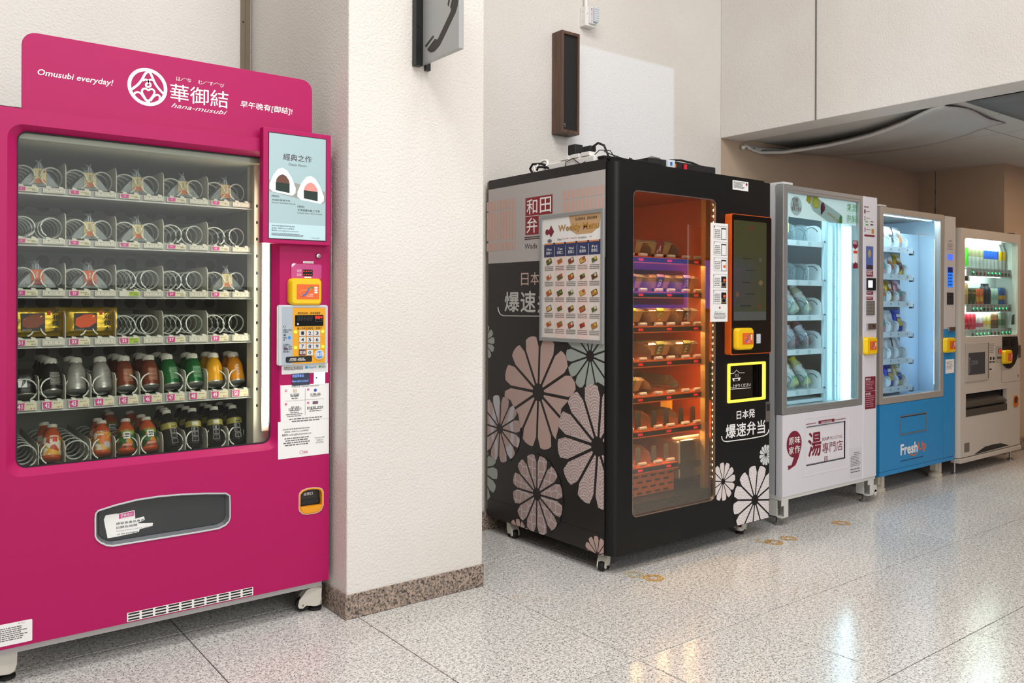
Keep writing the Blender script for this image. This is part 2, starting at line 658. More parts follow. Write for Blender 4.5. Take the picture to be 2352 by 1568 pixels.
# ------------------------------------------------------------------ telephone sign on the pillar
PS = Plane('X', 1.752)
ts = thing('telephone_sign', (1.76, 2.9, 2.17), 'grey projecting sign with a black telephone handset, mounted on the pillar', 'sign')
MB().box(1.722, 1.757, 2.889, 2.917, 2.172, 2.75).build('mounting_post', BLACKM, ts, bevel=0.002)
MB().box(1.779, 1.800, 2.9, 2.917, 2.163, 2.75).build('wall_bracket', BLACKM, ts)
MB().cyl((1.735, 2.889, 2.33), (1.735, 2.8865, 2.33), 0.004, 12).build('screw', mat('dark_screw', '#2b2c2e', 0.4, metal=0.6), ts)
sp_ = MB().box(1.757, 1.779, 2.629, 2.917, 2.183, 2.70).build('sign_panel', mat('silver_panel', '#a9acac', 0.42, metal=0.25), ts, bevel=0.0015)
PS = Plane('X', 1.757)
hs_px = [(978, 121), (981.5, 113), (999, 89), (1004.5, 91), (1007, 87), (1035, 27), (1036, 20), (1034, 16), (1038, 0), (1042, -14), (1050, -16), (1053, 0), (1051, 14), (1047, 28),
         (1019, 87), (1011, 103), (1003, 113), (997, 119), (990, 121), (984, 117)]
MB().flat(PS, [PS.px(u, v) for u, v in hs_px[1:]], 0.0006).build('handset_symbol', mat('charcoal_vinyl', '#37342f', 0.6), ts)
MB().flat(PS, [PS.px(u, v) for u, v in [(976.5, 105), (994.5, 81.5), (997.5, 84), (979, 109)]], 0.0006).build('handset_symbol', _M['charcoal_vinyl'], ts)
MB().flat(PS, [PS.px(u, v) for u, v in [(1028, 11), (1031, -6), (1035, -6), (1030.5, 15.5)]], 0.0006).build('handset_symbol', _M['charcoal_vinyl'], ts)

# ------------------------------------------------------------------ wooden column loudspeaker and fire alarm sounder on the back wall
def wood(name, c1, c2):
    m, nt, b = node_mat(name)
    g = N(nt, 'ShaderNodeNewGeometry')
    mp = N(nt, 'ShaderNodeMapping')
    mp.inputs['Scale'].default_value = (60, 60, 3)
    n = N(nt, 'ShaderNodeTexNoise', Scale=1.0, Detail=5.0)
    nt.links.new(g.outputs['Position'], mp.inputs[0])
    nt.links.new(mp.outputs[0], n.inputs['Vector'])
    r = ramp(nt, [(0.35, c1), (0.65, c2)])
    nt.links.new(n.outputs['Fac'], r.inputs[0])
    nt.links.new(r.outputs[0], b.inputs['Base Color'])
    b.inputs['Roughness'].default_value = 0.5
    return m


WOOD = wood('walnut_veneer', '#4a3326', '#64483a')
spk = thing('wall_speaker', (3.137, YW, 2.178), 'tall walnut column loudspeaker with black grille on cream wall', 'speaker')
PW = Plane('Y', 3.552)
MB().ring(PW, rr(3.07, 3.205, 2.178, 2.756), rr(3.088, 3.191, 2.198, 2.738), -0.086, 0.0).build('cabinet', WOOD, spk, bevel=0.0015)
MB().plate(PW, rr(3.088, 3.191, 2.198, 2.738), -0.06, -0.012).build('grille', mat('grille_cloth', '#242424', 0.9, bump=(900, 0.4)), spk)
MB().box(3.075, 3.2, YW - 0.008, YW, 2.185, 2.75).build('back_panel', WOOD, spk)
MB().plate(PW, rr(3.092, 3.105, 2.214, 2.234), -0.012, -0.008).build('badge', mat('badge_grey', '#6f7072', 0.4), spk)
MB().plate(PW, rr(3.094, 3.1, 2.216, 2.226), -0.008, -0.007).build('badge_mark', INK, spk)
MB().cyl((3.14, 3.59, 2.1785), (3.14, 3.59, 2.177), 0.007, 12).build('bottom_plug', INK, spk)

al = thing('fire_alarm_sounder', (3.325, YW, 2.835), 'white fire alarm box with clear flasher and red lettering', 'fire alarm')
MB().box(3.284, 3.366, 3.59, YW, 2.835, 2.948).build('box', WHITE, al, bevel=0.003)
PA = Plane('Y', 3.59)
lens = MB().plate(PA, rr(3.307, 3.364, 2.848, 2.945, 0.004), 0, 0.012).build('flasher_base', mat('cold_white', '#dfe2e4', 0.35), al, bevel=0.002)
MB().plate(PA, rr(3.331, 3.364, 2.858, 2.946, 0.004), 0.012, 0.03).build('flasher_lens', mat('clear_lens', '#d3dadf', 0.12), al, bevel=0.004)
for k in range(6):
    MB().plate(PA, rr(3.332, 3.3635, 2.866 + k * 0.013, 2.8675 + k * 0.013), 0.03, 0.0315).build('lens_rib', mat('lens_rib', '#aab3ba', 0.2), al)
mbt = MB()
co, fs, asp = glyphs('FIRE ALARM 火警', 0, 0.01)
mbt.add([PA.pt(3.3255 - y * 0.0085, 2.853 + x * 0.086, 0.0126) for x, y in co], fs)
mbt.build('lettering', mat('red_print', '#b01d3c', 0.5), al)
PX_ = Plane('X', 3.284)
for zc in (2.862, 2.918):
    MB().ring(PX_, circ(-3.613, zc, 0.0065, 14), circ(-3.613, zc, 0.0055, 14), 0, 0.0008).build('knockout', mat('knockout', '#c9c4b6', 0.6), al)
MB().cyl((3.2965, 3.5903, 2.905), (3.2965, 3.5885, 2.905), 0.002, 8).build('screw', INK, al)
MB().cyl((3.312, 3.618, 2.945), (3.312, 3.618, ZT), 0.011, 12).build('conduit', WHITE, al, smooth=40)

# ------------------------------------------------------------------ fabric sheets hung under the low ceiling
def cloth(name, col, rough=0.9):
    m = mat(name, col, rough, bump=(40, 0.25), vary=0.12)
    return m


hem = [(1690, 336), (1715, 347), (1745, 351), (1800, 350), (1850, 343), (1900, 335), (1950, 324), (2000, 311), (2040, 297), (2080, 281), (2115, 263), (2145, 249), (2170, 241)]
hx = [4.82 + 0.33 * math.sin(math.pi * min(1, i / (len(hem) - 1) * 1.15)) for i in range(len(hem))]
h3 = []
for (u, v), x in zip(hem, hx):
    a, bz = Plane('X', x).px(u, v)
    h3.append(Vector((x, min(-a, YW - 0.012), bz)))
mbs = MB()
rows = 14
vs, fs = [], []
for i, p in enumerate(h3):
    for k in range(rows + 1):
        t = k / rows
        z = p.z + (2.356 - p.z) * min(1, t * 1.25) ** 0.75 - 0.006 * math.sin(t * 9 + i * 0.7)
        vs.append((p.x + 0.85 * t, p.y - 0.02 * math.sin(t * 5) * (1 if i else 0), min(z, 2.362)))
nr = rows + 1
for i in range(len(h3) - 1):
    for k in range(rows): fs.append((i * nr + k, (i + 1) * nr + k, (i + 1) * nr + k + 1, i * nr + k + 1))
mbs.add(vs, fs)
sheet = mbs.build('hanging_sheet', cloth('white_netting', '#c4c3c0'), smooth=60)
tag(sheet, 'pale fabric sheet sagging below the low ceiling, tied at the wall', 'fabric sheet')
so = sheet.modifiers.new('thick', 'SOLIDIFY')
so.thickness = 0.004
MB().tube([p + Vector((-0.004, 0, 0)) for p in h3], 0.011, 8).build('hem', mat('sheet_hem', '#d8d6d2', 0.9), sheet, smooth=60)
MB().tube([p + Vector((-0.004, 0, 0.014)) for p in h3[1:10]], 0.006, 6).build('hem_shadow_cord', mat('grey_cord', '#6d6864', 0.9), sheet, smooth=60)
MB().lathe([(0.002, -0.016), (0.016, -0.008), (0.016, 0.008), (0.002, 0.016)], 12, Matrix.Translation((4.79, 3.615, 2.30))).tube(
    [(4.79, 3.615, 2.30), (4.81, 3.60, 2.31), (4.83, 3.60, 2.305), (4.84, 3.60, 2.29)], 0.006, 8).build('tie_knot', WHITE, sheet, smooth=50)
# second net further right, belly hanging lower, underside shade painted in as darker grey
vs, fs = [], []
A = [Vector((4.83, 2.20, 2.345)), Vector((4.93, 1.86, 2.345)), Vector((5.0, 1.3, 2.345))]
for i in range(9):
    s_ = i / 8
    y = 2.15 - 1.25 * s_
    for k in range(13):
        t = k / 12
        x = 4.84 + 0.05 * s_ + t * 1.05
        z = 2.35 - 0.10 * math.sin(math.pi * t) ** 0.8 * min(1, s_ * 5 + 0.0)
        vs.append((x, y, z))
for i in range(8):
    for k in range(12): fs.append((i * 13 + k, (i + 1) * 13 + k, (i + 1) * 13 + k + 1, i * 13 + k + 1))
net = MB().add(vs, fs).build('hanging_net', cloth('shaded_netting', '#77797b'), smooth=60)
tag(net, 'net with shade painted in as darker grey, bulging under the low ceiling at top right', 'fabric sheet')
so = net.modifiers.new('thick', 'SOLIDIFY')
so.thickness = 0.004

# ------------------------------------------------------------------ worn yellow ring stickers on the floor
def FP(u, v, z=0.0):
    r = ray(u, v)
    t = (z - CH) / r.z
    return (r.x * t, r.y * t)


YEL = mat('worn_yellow_film', '#c08a16', 0.6)
YELF = mat('faded_yellow_film', '#bfa878', 0.6)
PZ = None


def floor_ring(u, v, r, m, broken, label, seed):
    rnd = random.Random(seed)
    x, y = FP(u, v)
    mb = MB()
    for rad, wd in ((r, 0.011), (r * 0.72, 0.008), (r * 0.5, 0.006)):
        n = 40
        for k in range(n):
            if rnd.random() < broken: continue
            t0, t1 = 2 * math.pi * k / n, 2 * math.pi * (k + 1) / n
            w0 = wd * rnd.uniform(0.5, 1.0)
            mb.add([(x + rad * math.cos(t0), y + rad * math.sin(t0), 0.0007), (x + rad * math.cos(t1), y + rad * math.sin(t1), 0.0007),
                    (x + (rad - w0) * math.cos(t1), y + (rad - w0) * math.sin(t1), 0.0007), (x + (rad - w0) * math.cos(t0), y + (rad - w0) * math.sin(t0), 0.0007)], [(0, 1, 2, 3)])
    tag(mb.build('floor_sticker', m), label, 'floor sticker', 'worn yellow ring stickers')


floor_ring(1501, 1327, 0.046, YEL, 0.04, 'bright yellow ring sticker on floor near the front-left caster of the black machine', 1)
floor_ring(1457, 1319, 0.044, YELF, 0.35, 'faded yellow ring sticker just left of the bright ring by the black machine', 2)
floor_ring(1777, 1245, 0.046, YEL, 0.15, 'middle yellow ring sticker in front of the black machine right corner', 3)
floor_ring(1752, 1241, 0.044, YELF, 0.45, 'faint half-worn ring sticker touching the middle ring by the black machine right corner', 4)
floor_ring(1811, 1236, 0.044, YEL, 0.2, 'yellow ring sticker on floor before the white machine left foot', 5)
floor_ring(1933, 1201, 0.048, YEL, 0.12, 'lone yellow ring sticker on floor before the middle of the white machine', 6)
floor_ring(1197, 1371, 0.036, YELF, 0.72, 'worn scraps of yellow sticker on floor right of the pillar', 7)
floor_ring(1240, 1376, 0.03, YELF, 0.88, 'tiny last scrap of yellow sticker between pillar and black machine', 8)

# ================================================================== pink rice-ball machine
def zb(ox, oy, s):
    """crop coordinates -> photo pixels"""
    return lambda *q: tuple((ox if i % 2 == 0 else oy) + v / s for i, v in enumerate(q))


PINK = mat('pink_enamel', '#ae0d5a', 0.45, spec=0.3)
PINKD = mat('pink_print', '#d63f86', 0.5)
LINER = mat('cabinet_liner', '#a8a89b', 0.5)
LINERD = mat('duct_dark', '#3c3d38', 0.6)
SHELFM = mat('shelf_enamel', '#a9aaa5', 0.4)
HOLDER = mat('tag_holder', '#d9d5c9', 0.45)
COILM = mat('coil_wire', '#dfe3dc', 0.3)
CREAMP_ = mat('cream_tag', '#e4dcbc', 0.6)
GREENP = mat('green_tag', '#a9c33f', 0.6)
MAGP = mat('magenta_tag', '#d0408f', 0.55)
GLASS = glass('window_glass', '#f6f8f5', 0.33)
DIVM = mat('divider_sheet', '#c3c1b4', 0.45)
TUBE = mat('lamp_tube_or_hidden_fill', '#fffbe8', 0.4, emit=30.0, ecol='#fff6dc')

PYF = 3.03
PF = Plane('Y', PYF)
PG = Plane('Y', PYF + 0.03)
pink = thing('vending_machine', (0.845, 3.46, 0), 'bright pink rice ball vending machine with tall white-lettered header beside the pillar', 'vending machine')
X0, X1, Z0, Z1 = 0.27, 1.42, 0.128, 1.827

# cabinet shell, compartment liner, base frame
cab = MB()
cab.box(X0 + 0.005, X1 - 0.005, 3.85, 3.88, 0.15, 1.82).box(X0 + 0.005, X0 + 0.03, 3.07, 3.85, 0.15, 1.82).box(X1 - 0.03, X1 - 0.005, 3.07, 3.85, 0.15, 1.82)
cab.box(X0 + 0.03, X1 - 0.03, 3.07, 3.85, 1.79, 1.82).box(X0 + 0.03, X1 - 0.03, 3.07, 3.85, 0.15, 0.18)
cab.build('cabinet', mat('cabinet_dark', '#2b2426', 0.5), pink)
MB().box(0.29, 1.40, 3.05, 3.86, 0.104, 0.15).build('base_frame', mat('base_grey', '#b8b8b6', 0.45), pink)
XL, XR = 0.30, 1.192
ln = MB()
ln.box(XL, XR, 3.70, 3.72, 0.42, 1.79).box(XL - 0.0, XL + 0.012, 3.075, 3.70, 0.42, 1.79).box(XR, XR + 0.012, 3.20, 3.70, 0.42, 1.79)
ln.box(XL, XR + 0.05, 3.075, 3.70, 1.74, 1.79).box(XL, XR + 0.05, 3.075, 3.70, 0.42, 0.44)
liner = ln.build('compartment_liner', LINER, pink)
# slotted upright on the right of the shelves
up = MB().box(1.152, 1.235, 3.125, 3.2, 0.44, 1.74).build('slotted_upright', mat('upright_cream', '#d8d5c6', 0.45), pink)
PU = Plane('Y', 3.125)
for v in (473, 511, 549, 588, 627, 664, 702, 741, 780, 816, 854, 893, 931):
    a, b = PU.px(590, v)
    MB().flat(PU, circ(a, b, 0.0042, 12, 0.0065), 0.0006).build('upright_hole', INK, up)
# air ducts with round holes behind the rows
hole_me = None
for v0 in (486, 606, 694, 802):
    Pd = Plane('Y', 3.69)
    a, b = Pd.px(300, v0)
    du = MB().box(XL + 0.013, XR, 3.685, 3.70, b - 0.036, b + 0.036).build('air_duct', mat('duct_metal', '#8c8d84', 0.5), pink)
    for k in range(11):
        xx = XL + 0.06 + k * 0.08
        MB().flat(Plane('Y', 3.685), circ(xx, b, 0.024, 18), 0.001).build('duct_hole', LINERD, du)

Z5 = zb(590, 840, 4.357)
Z6 = zb(0, 1050, 2.868)
cr = [Z5(*q) for q in ((420, 1300), (424, 1276), (450, 1246), (500, 1226), (560, 1217), (620, 1218), (650, 1232), (662, 1262), (661, 1390), (640, 1440), (600, 1466), (500, 1484), (455, 1478), (425, 1450), (419, 1430))]
crp = [PF.px(*q) for q in cr][::-1]
cc = (sum(p[0] for p in crp) / len(crp), sum(p[1] for p in crp) / len(crp))
shr = lambda k: [(cc[0] + (a - cc[0]) * k, cc[1] + (b - cc[1]) * k) for a, b in crp]
fo = [(620, 400), (624, 368), (642, 346), (760, 308), (900, 273), (1050, 250), (1200, 237), (1350, 231), (1490, 231), (1516, 248), (1519, 300), (1519, 395), (1508, 425), (1485, 450), (1440, 472),
      (1300, 497), (1000, 545), (740, 588), (700, 584), (660, 566), (634, 545), (621, 520)]
fp = [PF.px(*Z6(*q)) for q in fo][::-1]
fc = (sum(p[0] for p in fp) / len(fp), sum(p[1] for p in fp) / len(fp))


def inset(pts, d):
    n, out = len(pts), []
    for i in range(n):
        p0, p1, p2 = Vector(pts[i - 1]), Vector(pts[i]), Vector(pts[(i + 1) % n])
        e1, e2 = (p1 - p0).normalized(), (p2 - p1).normalized()
        nn = Vector((-e1.y - e2.y, e1.x + e2.x))
        nn = nn.normalized() if nn.length > 1e-6 else Vector((-e1.y, e1.x))
        out.append(tuple(p1 + nn * d))
    return out


# door leaf with sunk window
def prect(pl, u0, v0, u1, v1):
    return pl.box(u0, v0, u1, v1)


wo = PF.box(17, 281, 641, 1031)
wi = PG.box(39, 299, 621, 1016)
ZS = wo[2] - 0.02
od = rr(X0, X1, ZS, Z1, 0.0005)
o1 = rr(wo[0], wo[1], wo[2], wo[3], 0.045)
o2 = rr(wi[0], wi[1], wi[2], wi[3], 0.03)
door = MB().ring(PF, od, o1, -0.035, 0.0).ring(PF, o1, o2, -0.035, 0.0, -0.03).plate_holes(PF, rr(X0, X1, Z0, ZS + 0.0), [inset(fp, 0.002), shr(0.99)], -0.035, 0.0).build('door', PINK, pink, smooth=35)
o3 = rr(wi[0] + 0.004, wi[1] - 0.004, wi[2] + 0.004, wi[3] - 0.004, 0.027)
MB().ring(PG, o2, o3, -0.008, 0.001).build('gasket', RUBBER, pink)
MB().plate(PG, o3, -0.007, -0.003).build('window_pane', GLASS, pink)
# lamps: upright tube at the right edge of the window, a cooler strip along the top
PL_ = Plane('Y', 3.085)
la = PL_.px(609, 560)
lb = PL_.px(609, 972)
MB().cyl((la[0] + 0.004, 3.09, lb[1]), (la[0] + 0.004, 3.09, 1.66), 0.0085, 14).build('lamp_tube_or_hidden_fill', TUBE, pink, smooth=50)
MB().box(la[0] - 0.006, la[0] + 0.022, 3.098, 3.106, lb[1] - 0.03, 1.70).build('lamp_holder', mat('lamp_holder', '#e9e6da', 0.5), pink)
ta, tb = PL_.px(250, 318)[0], PL_.px(596, 362)[0]
tz = PL_.px(420, 341)[1]
MB().box(ta - 0.2, tb, 3.078, 3.092, tz - 0.004, tz + 0.008).build('top_lamp_or_hidden_fill', mat('top_lamp_or_hidden_fill', '#fff8e0', 0.4, emit=6.0, ecol='#fff6dc'), pink)

MB().box(X0 + 0.005, 1.405, 3.075, 3.80, 1.82, 1.838).build('top_cover', RUBBER, pink)
# header sign, set back a little behind the door
PSG = Plane('Y', 3.055)
sg = PSG.box(50, 80, 717, 305)
sgt = PSG.px(120, 84.5)[1]
s0 = (PSG.px(50, 150)[0], PSG.px(717, 250)[0], 1.80, PSG.px(400, 131)[1])
sign = MB().plate(PSG, rr(*s0, 0.042), -0.008, 0.0).build('header_sign', PINK, pink, bevel=0.001)
MB().box(s0[0] + 0.01, s0[1] - 0.01, 3.063, 3.09, 1.80, 1.85).build('sign_bracket', _M['cabinet_dark'], pink)
Z1_ = zb(0, 40, 2.614)
text(sign, PSG, 'Omusubi everyday!', Z1_(225, 307, 680, 422), PRINTW, shear=0.22, bold=0.012)
text(sign, PSG, '華御結', Z1_(1022, 394, 1370, 548), PRINTW, bold=0.006)
text(sign, PSG, '早午晚有[御結]!', Z1_(1443, 499, 1755, 590), PRINTW, bold=0.012, shear=0.12)
text(sign, PSG, 'hana-musubi', Z1_(1027, 512, 1363, 586), PRINTW, shear=0.45)
text(sign, PSG, list('はなむすび'), [Z1_(1058, 355, 1082, 383), Z1_(1125, 365, 1148, 391), Z1_(1190, 376, 1214, 403), Z1_(1256, 385, 1279, 412), Z1_(1322, 396, 1345, 422)], PRINTW)
arcs = MB()
for p, q, sg_ in (((1084, 378), (1122, 370), 10), ((1216, 398), (1254, 388), 8), ((1281, 400), (1320, 402), 10)):
    pts = []
    for k in range(9):
        t = k / 8
        u, v = Z1_(p[0] + (q[0] - p[0]) * t, p[1] + (q[1] - p[1]) * t - sg_ * math.sin(math.pi * t) + 3)
        a, b = PSG.px(u, v)
        pts.append(PSG.pt(a, b, 0.0008))
    arcs.tube(pts, 0.0009, 4)
arcs.build('swash', PRINTW, sign)['kind'] = 'stuff'
# emblem: ring, peak with a knot, three petals
ca, cb = PSG.px(*Z1_(886, 418))
R_ = (PSG.px(*Z1_(1006, 418))[0] - PSG.px(*Z1_(766, 418))[0]) / 2
em = MB()
em.add([PSG.pt(a, b, 0.0008) for a, b in circ(ca, cb, R_, 40) + circ(ca, cb, R_ * 0.82, 40)], [(i, (i + 1) % 40, 40 + (i + 1) % 40, 40 + i) for i in range(40)])


def ribbon(mb, pl, pts, w_, d, sc, c):
    P_ = [Vector((c[0] + x * sc, c[1] + y * sc)) for x, y in pts]
    L, Rr = [], []
    for i in range(len(P_)):
        t = (P_[min(i + 1, len(P_) - 1)] - P_[max(i - 1, 0)]).normalized()
        n = Vector((-t.y, t.x)) * w_ * sc / 2
        L.append(P_[i] + n)
        Rr.append(P_[i] - n)
    k = len(P_)
    mb.add([pl.pt(p.x, p.y, d) for p in L + Rr], [(i, i + 1, k + i + 1, k + i) for i in range(k - 1)])


def arcp(cx, cy, r, t0, t1, n=12):
    return [(cx + r * math.cos(math.radians(t0 + (t1 - t0) * i / n)), cy + r * math.sin(math.radians(t0 + (t1 - t0) * i / n))) for i in range(n + 1)]


ZE = zb(280, 140, 5.169)


def emr(pts, w_, d):
    ab = [PSG.px(*ZE(*p)) for p in pts]
    sm = []
    for k in range(len(ab) - 1):      # Catmull-Rom rounding
        p0, p1, p2, p3 = ab[max(k - 1, 0)], ab[k], ab[k + 1], ab[min(k + 2, len(ab) - 1)]
        for t in (0, 0.25, 0.5, 0.75):
            sm.append(tuple(0.5 * (2 * p1[i] + (p2[i] - p0[i]) * t + (2 * p0[i] - 5 * p1[i] + 4 * p2[i] - p3[i]) * t * t + (3 * p1[i] - p0[i] - 3 * p2[i] + p3[i]) * t ** 3) for i in (0, 1)))
    sm.append(ab[-1])
    ribbon(em, PSG, sm, w_ * R_ / 237, d, 1.0, (0, 0))


emr([(108, 342), (150, 312), (190, 280), (235, 225), (268, 165), (290, 140), (313, 130), (338, 148), (365, 205), (400, 280), (450, 345), (500, 398)], 29, 0.0010)
emr([(248, 236), (275, 222), (302, 230), (312, 246), (300, 262), (284, 280), (290, 303), (312, 309), (335, 300), (340, 280), (325, 260), (313, 244), (325, 228), (350, 224), (376, 236)], 24, 0.0012)
emr([(296, 476), (265, 425), (241, 380), (238, 350), (258, 330), (288, 332), (311, 347), (335, 337), (364, 338), (384, 358), (382, 388), (356, 432), (318, 478)], 24, 0.0010)
emr([(138, 405), (158, 378), (190, 370), (222, 386), (245, 415), (283, 468)], 24, 0.0012)
emr([(336, 476), (362, 440), (390, 412), (422, 404), (448, 422), (446, 462)], 24, 0.0012)
em.flat(PSG, circ(*PSG.px(*ZE(306, 482)), 26 * R_ / 237, 16), 0.0014)
em.build('emblem', PRINTW, sign)['kind'] = 'stuff'

# ------------------------------------------------ advertising screen
Z3 = zb(590, 280, 4.9)
PD = Plane('Y', PYF - 0.035)
h0 = PD.box(*Z3(72, 50, 830, 1393))
house = MB().plate(PD, rr(*h0, 0.003), -0.037, 0.0).build('screen_housing', PINK, pink, bevel=0.002)
s_ = PD.box(*Z3(138, 118, 770, 1338))
SCR = mat('screen_picture', '#9fb9bd', 0.25, emit=0.12, ecol='#a9c3c8')
MB().plate(PD, rr(s_[0] - 0.003, s_[1] + 0.003, s_[2] - 0.003, s_[3] + 0.003), 0, 0.0008).build('screen_edge', INK, house)
screen = MB().plate(PD, rr(*s_), 0.0008, 0.0014).build('screen', SCR, house)
D1 = 0.002
text(house, PD, '經典之作', Z3(296, 352, 614, 462), mat('screen_maroon', '#4a3336', 0.5), D1, bold=0.004)
text(house, PD, 'Classic Flavors', Z3(356, 462, 557, 510), mat('screen_grey', '#566468', 0.5), D1)
MB().flat(PD, [PD.px(*Z3(x, y)) for x, y in [(134, 645), (440, 690), (768, 790), (768, 905), (740, 920), (660, 912), (134, 775)]], 0.0016).build('picture_tray', mat('screen_wood', '#8d8c84', 0.5, emit=0.25), house)


def onigiri_pic(cx, cy, fill, k):
    sh = [(-148, 60), (-150, 120), (-110, 150), (110, 165), (145, 130), (148, 75), (100, -40), (50, -110), (0, -135), (-50, -115), (-105, -40)]
    MB().flat(PD, [PD.px(*Z3(cx + x, cy + y + 0.14 * x)) for x, y in sh], 0.0018).build('picture_rice_ball', mat('screen_rice', '#d7eef3', 0.5, emit=0.25), house)
    MB().flat(PD, [PD.px(*Z3(cx + x, cy + y + 0.14 * x)) for x, y in [(-75, 40), (-70, 0), (-40, -40), (0, -62), (40, -45), (72, 0), (80, 40)]], 0.002).build('picture_filling', fill, house)
    MB().flat(PD, [PD.px(*Z3(cx + x, cy + y + 0.14 * x)) for x, y in [(-78, 36), (78, 36), (78, 140), (-78, 128)]], 0.0022).build('picture_seaweed', mat('screen_nori', '#20302a', 0.6, vary=0.3), house)


onigiri_pic(288, 650, mat('screen_beef', '#6d4637', 0.6, vary=0.4), 0)
onigiri_pic(604, 742, mat('screen_salmon', '#d88f86', 0.6, emit=0.15, vary=0.3), 1)
text(house, PD, ['[御結]', '本格和風燒牛肉'], [Z3(164, 818, 246, 850), Z3(166, 862, 370, 900)], mat('screen_dark', '#2f3b3f', 0.5), D1)
text(house, PD, 'Authentic Grilled Beef Omusubi', Z3(164, 895, 432, 932), _M['screen_grey'], D1)
text(house, PD, ['[御結]', '北海道產秋鮭三文魚'], [Z3(455, 938, 532, 970), Z3(455, 975, 706, 1020)], _M['screen_dark'], D1)
text(house, PD, 'Hokkaido Salmon Flakes Omusubi', Z3(455, 1014, 732, 1048), _M['screen_grey'], D1)
MB().plate(PD, rr(*PD.box(*Z3(134, 1133, 768, 1335))), 0.0014, 0.0017).build('screen_footer', mat('screen_footer', '#b5d3d9', 0.3, emit=0.15), house)
text(house, PD, ['有關安裝售賣機詳情或其他查詢，', '請掃描二維碼WhatsApp聯絡或', '電郵到 vending@hyakunousha.com'],
     [Z3(162, 1155, 430, 1188), Z3(162, 1182, 416, 1216), Z3(162, 1208, 466, 1246)], _M['screen_dark'], D1)
fine_print(house, PD, Z3(162, 1246, 560, 1300), 3, _M['screen_grey'], D1, 3)
text(house, PD, 'WhatsApp 聯絡', Z3(612, 1298, 700, 1315), _M['screen_dark'], D1)

# ------------------------------------------------ control column
Z4 = zb(590, 580, 4.9)
a, b = PF.px(*Z4(684, 38))
lk = MB().lathe([(0.0105, 0), (0.0105, 0.006), (0.008, 0.010), (0.003, 0.0105)], 18, Matrix.Translation((a, PYF, b)) @ Matrix.Rotation(math.pi / 2, 4, 'X')).build('lock', STEEL, pink, smooth=40)
MB().box(a - 0.001, a + 0.001, PYF - 0.0115, PYF - 0.010, b - 0.004, b + 0.004).build('keyhole', INK, lk)
st = rect(pink, PF, Z4(520, 95, 637, 123), 'serial_label', PAPER)
text(st, PF, 'VSTHIT-0074', Z4(528, 102, 630, 118), GREYINK, 0.0016)
pl_ = rect(pink, PF, Z4(383, 124, 722, 300), 'amount_panel', mat('clear_pink_plate', '#c24a85', 0.15, coat=0.5), 0, 0.004, 0.006)
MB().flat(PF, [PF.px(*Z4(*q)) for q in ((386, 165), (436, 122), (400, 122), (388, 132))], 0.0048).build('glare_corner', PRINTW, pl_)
rect(pl_, PF, Z4(512, 190, 622, 265), 'amount_display', mat('display_black', '#0c0a0a', 0.2), 0.004, 0.005)
LEDR = mat('led_red', '#ff2a1a', 0.5, emit=3.0, ecol='#ff2414')
mbd = MB()
for y in (210, 248):
    for x in (516, 543, 570, 597): mbd.flat(PF, rr(*PF.box(*Z4(x, y - 3, x + 14, y + 3))), 0.0056)
mbd.build('digits', LEDR, pl_)['kind'] = 'stuff'
text(pl_, PF, ['金額', 'AMOUNT', '餘額', 'BALANCE'], [Z4(445, 190, 496, 206), Z4(445, 208, 497, 220), Z4(445, 235, 496, 250), Z4(445, 252, 497, 264)], PRINTW, 0.0048)
rect(pl_, PF, Z4(528, 270, 606, 285), 'plate_caption', PRINTW, 0.004, 0.005, 0.002)
# card reader (yellow) -- the same kind sits on every machine
YELP = mat('yellow_plastic', '#f2c40f', 0.35)
ORP = mat('orange_plate', '#e8662a', 0.4)


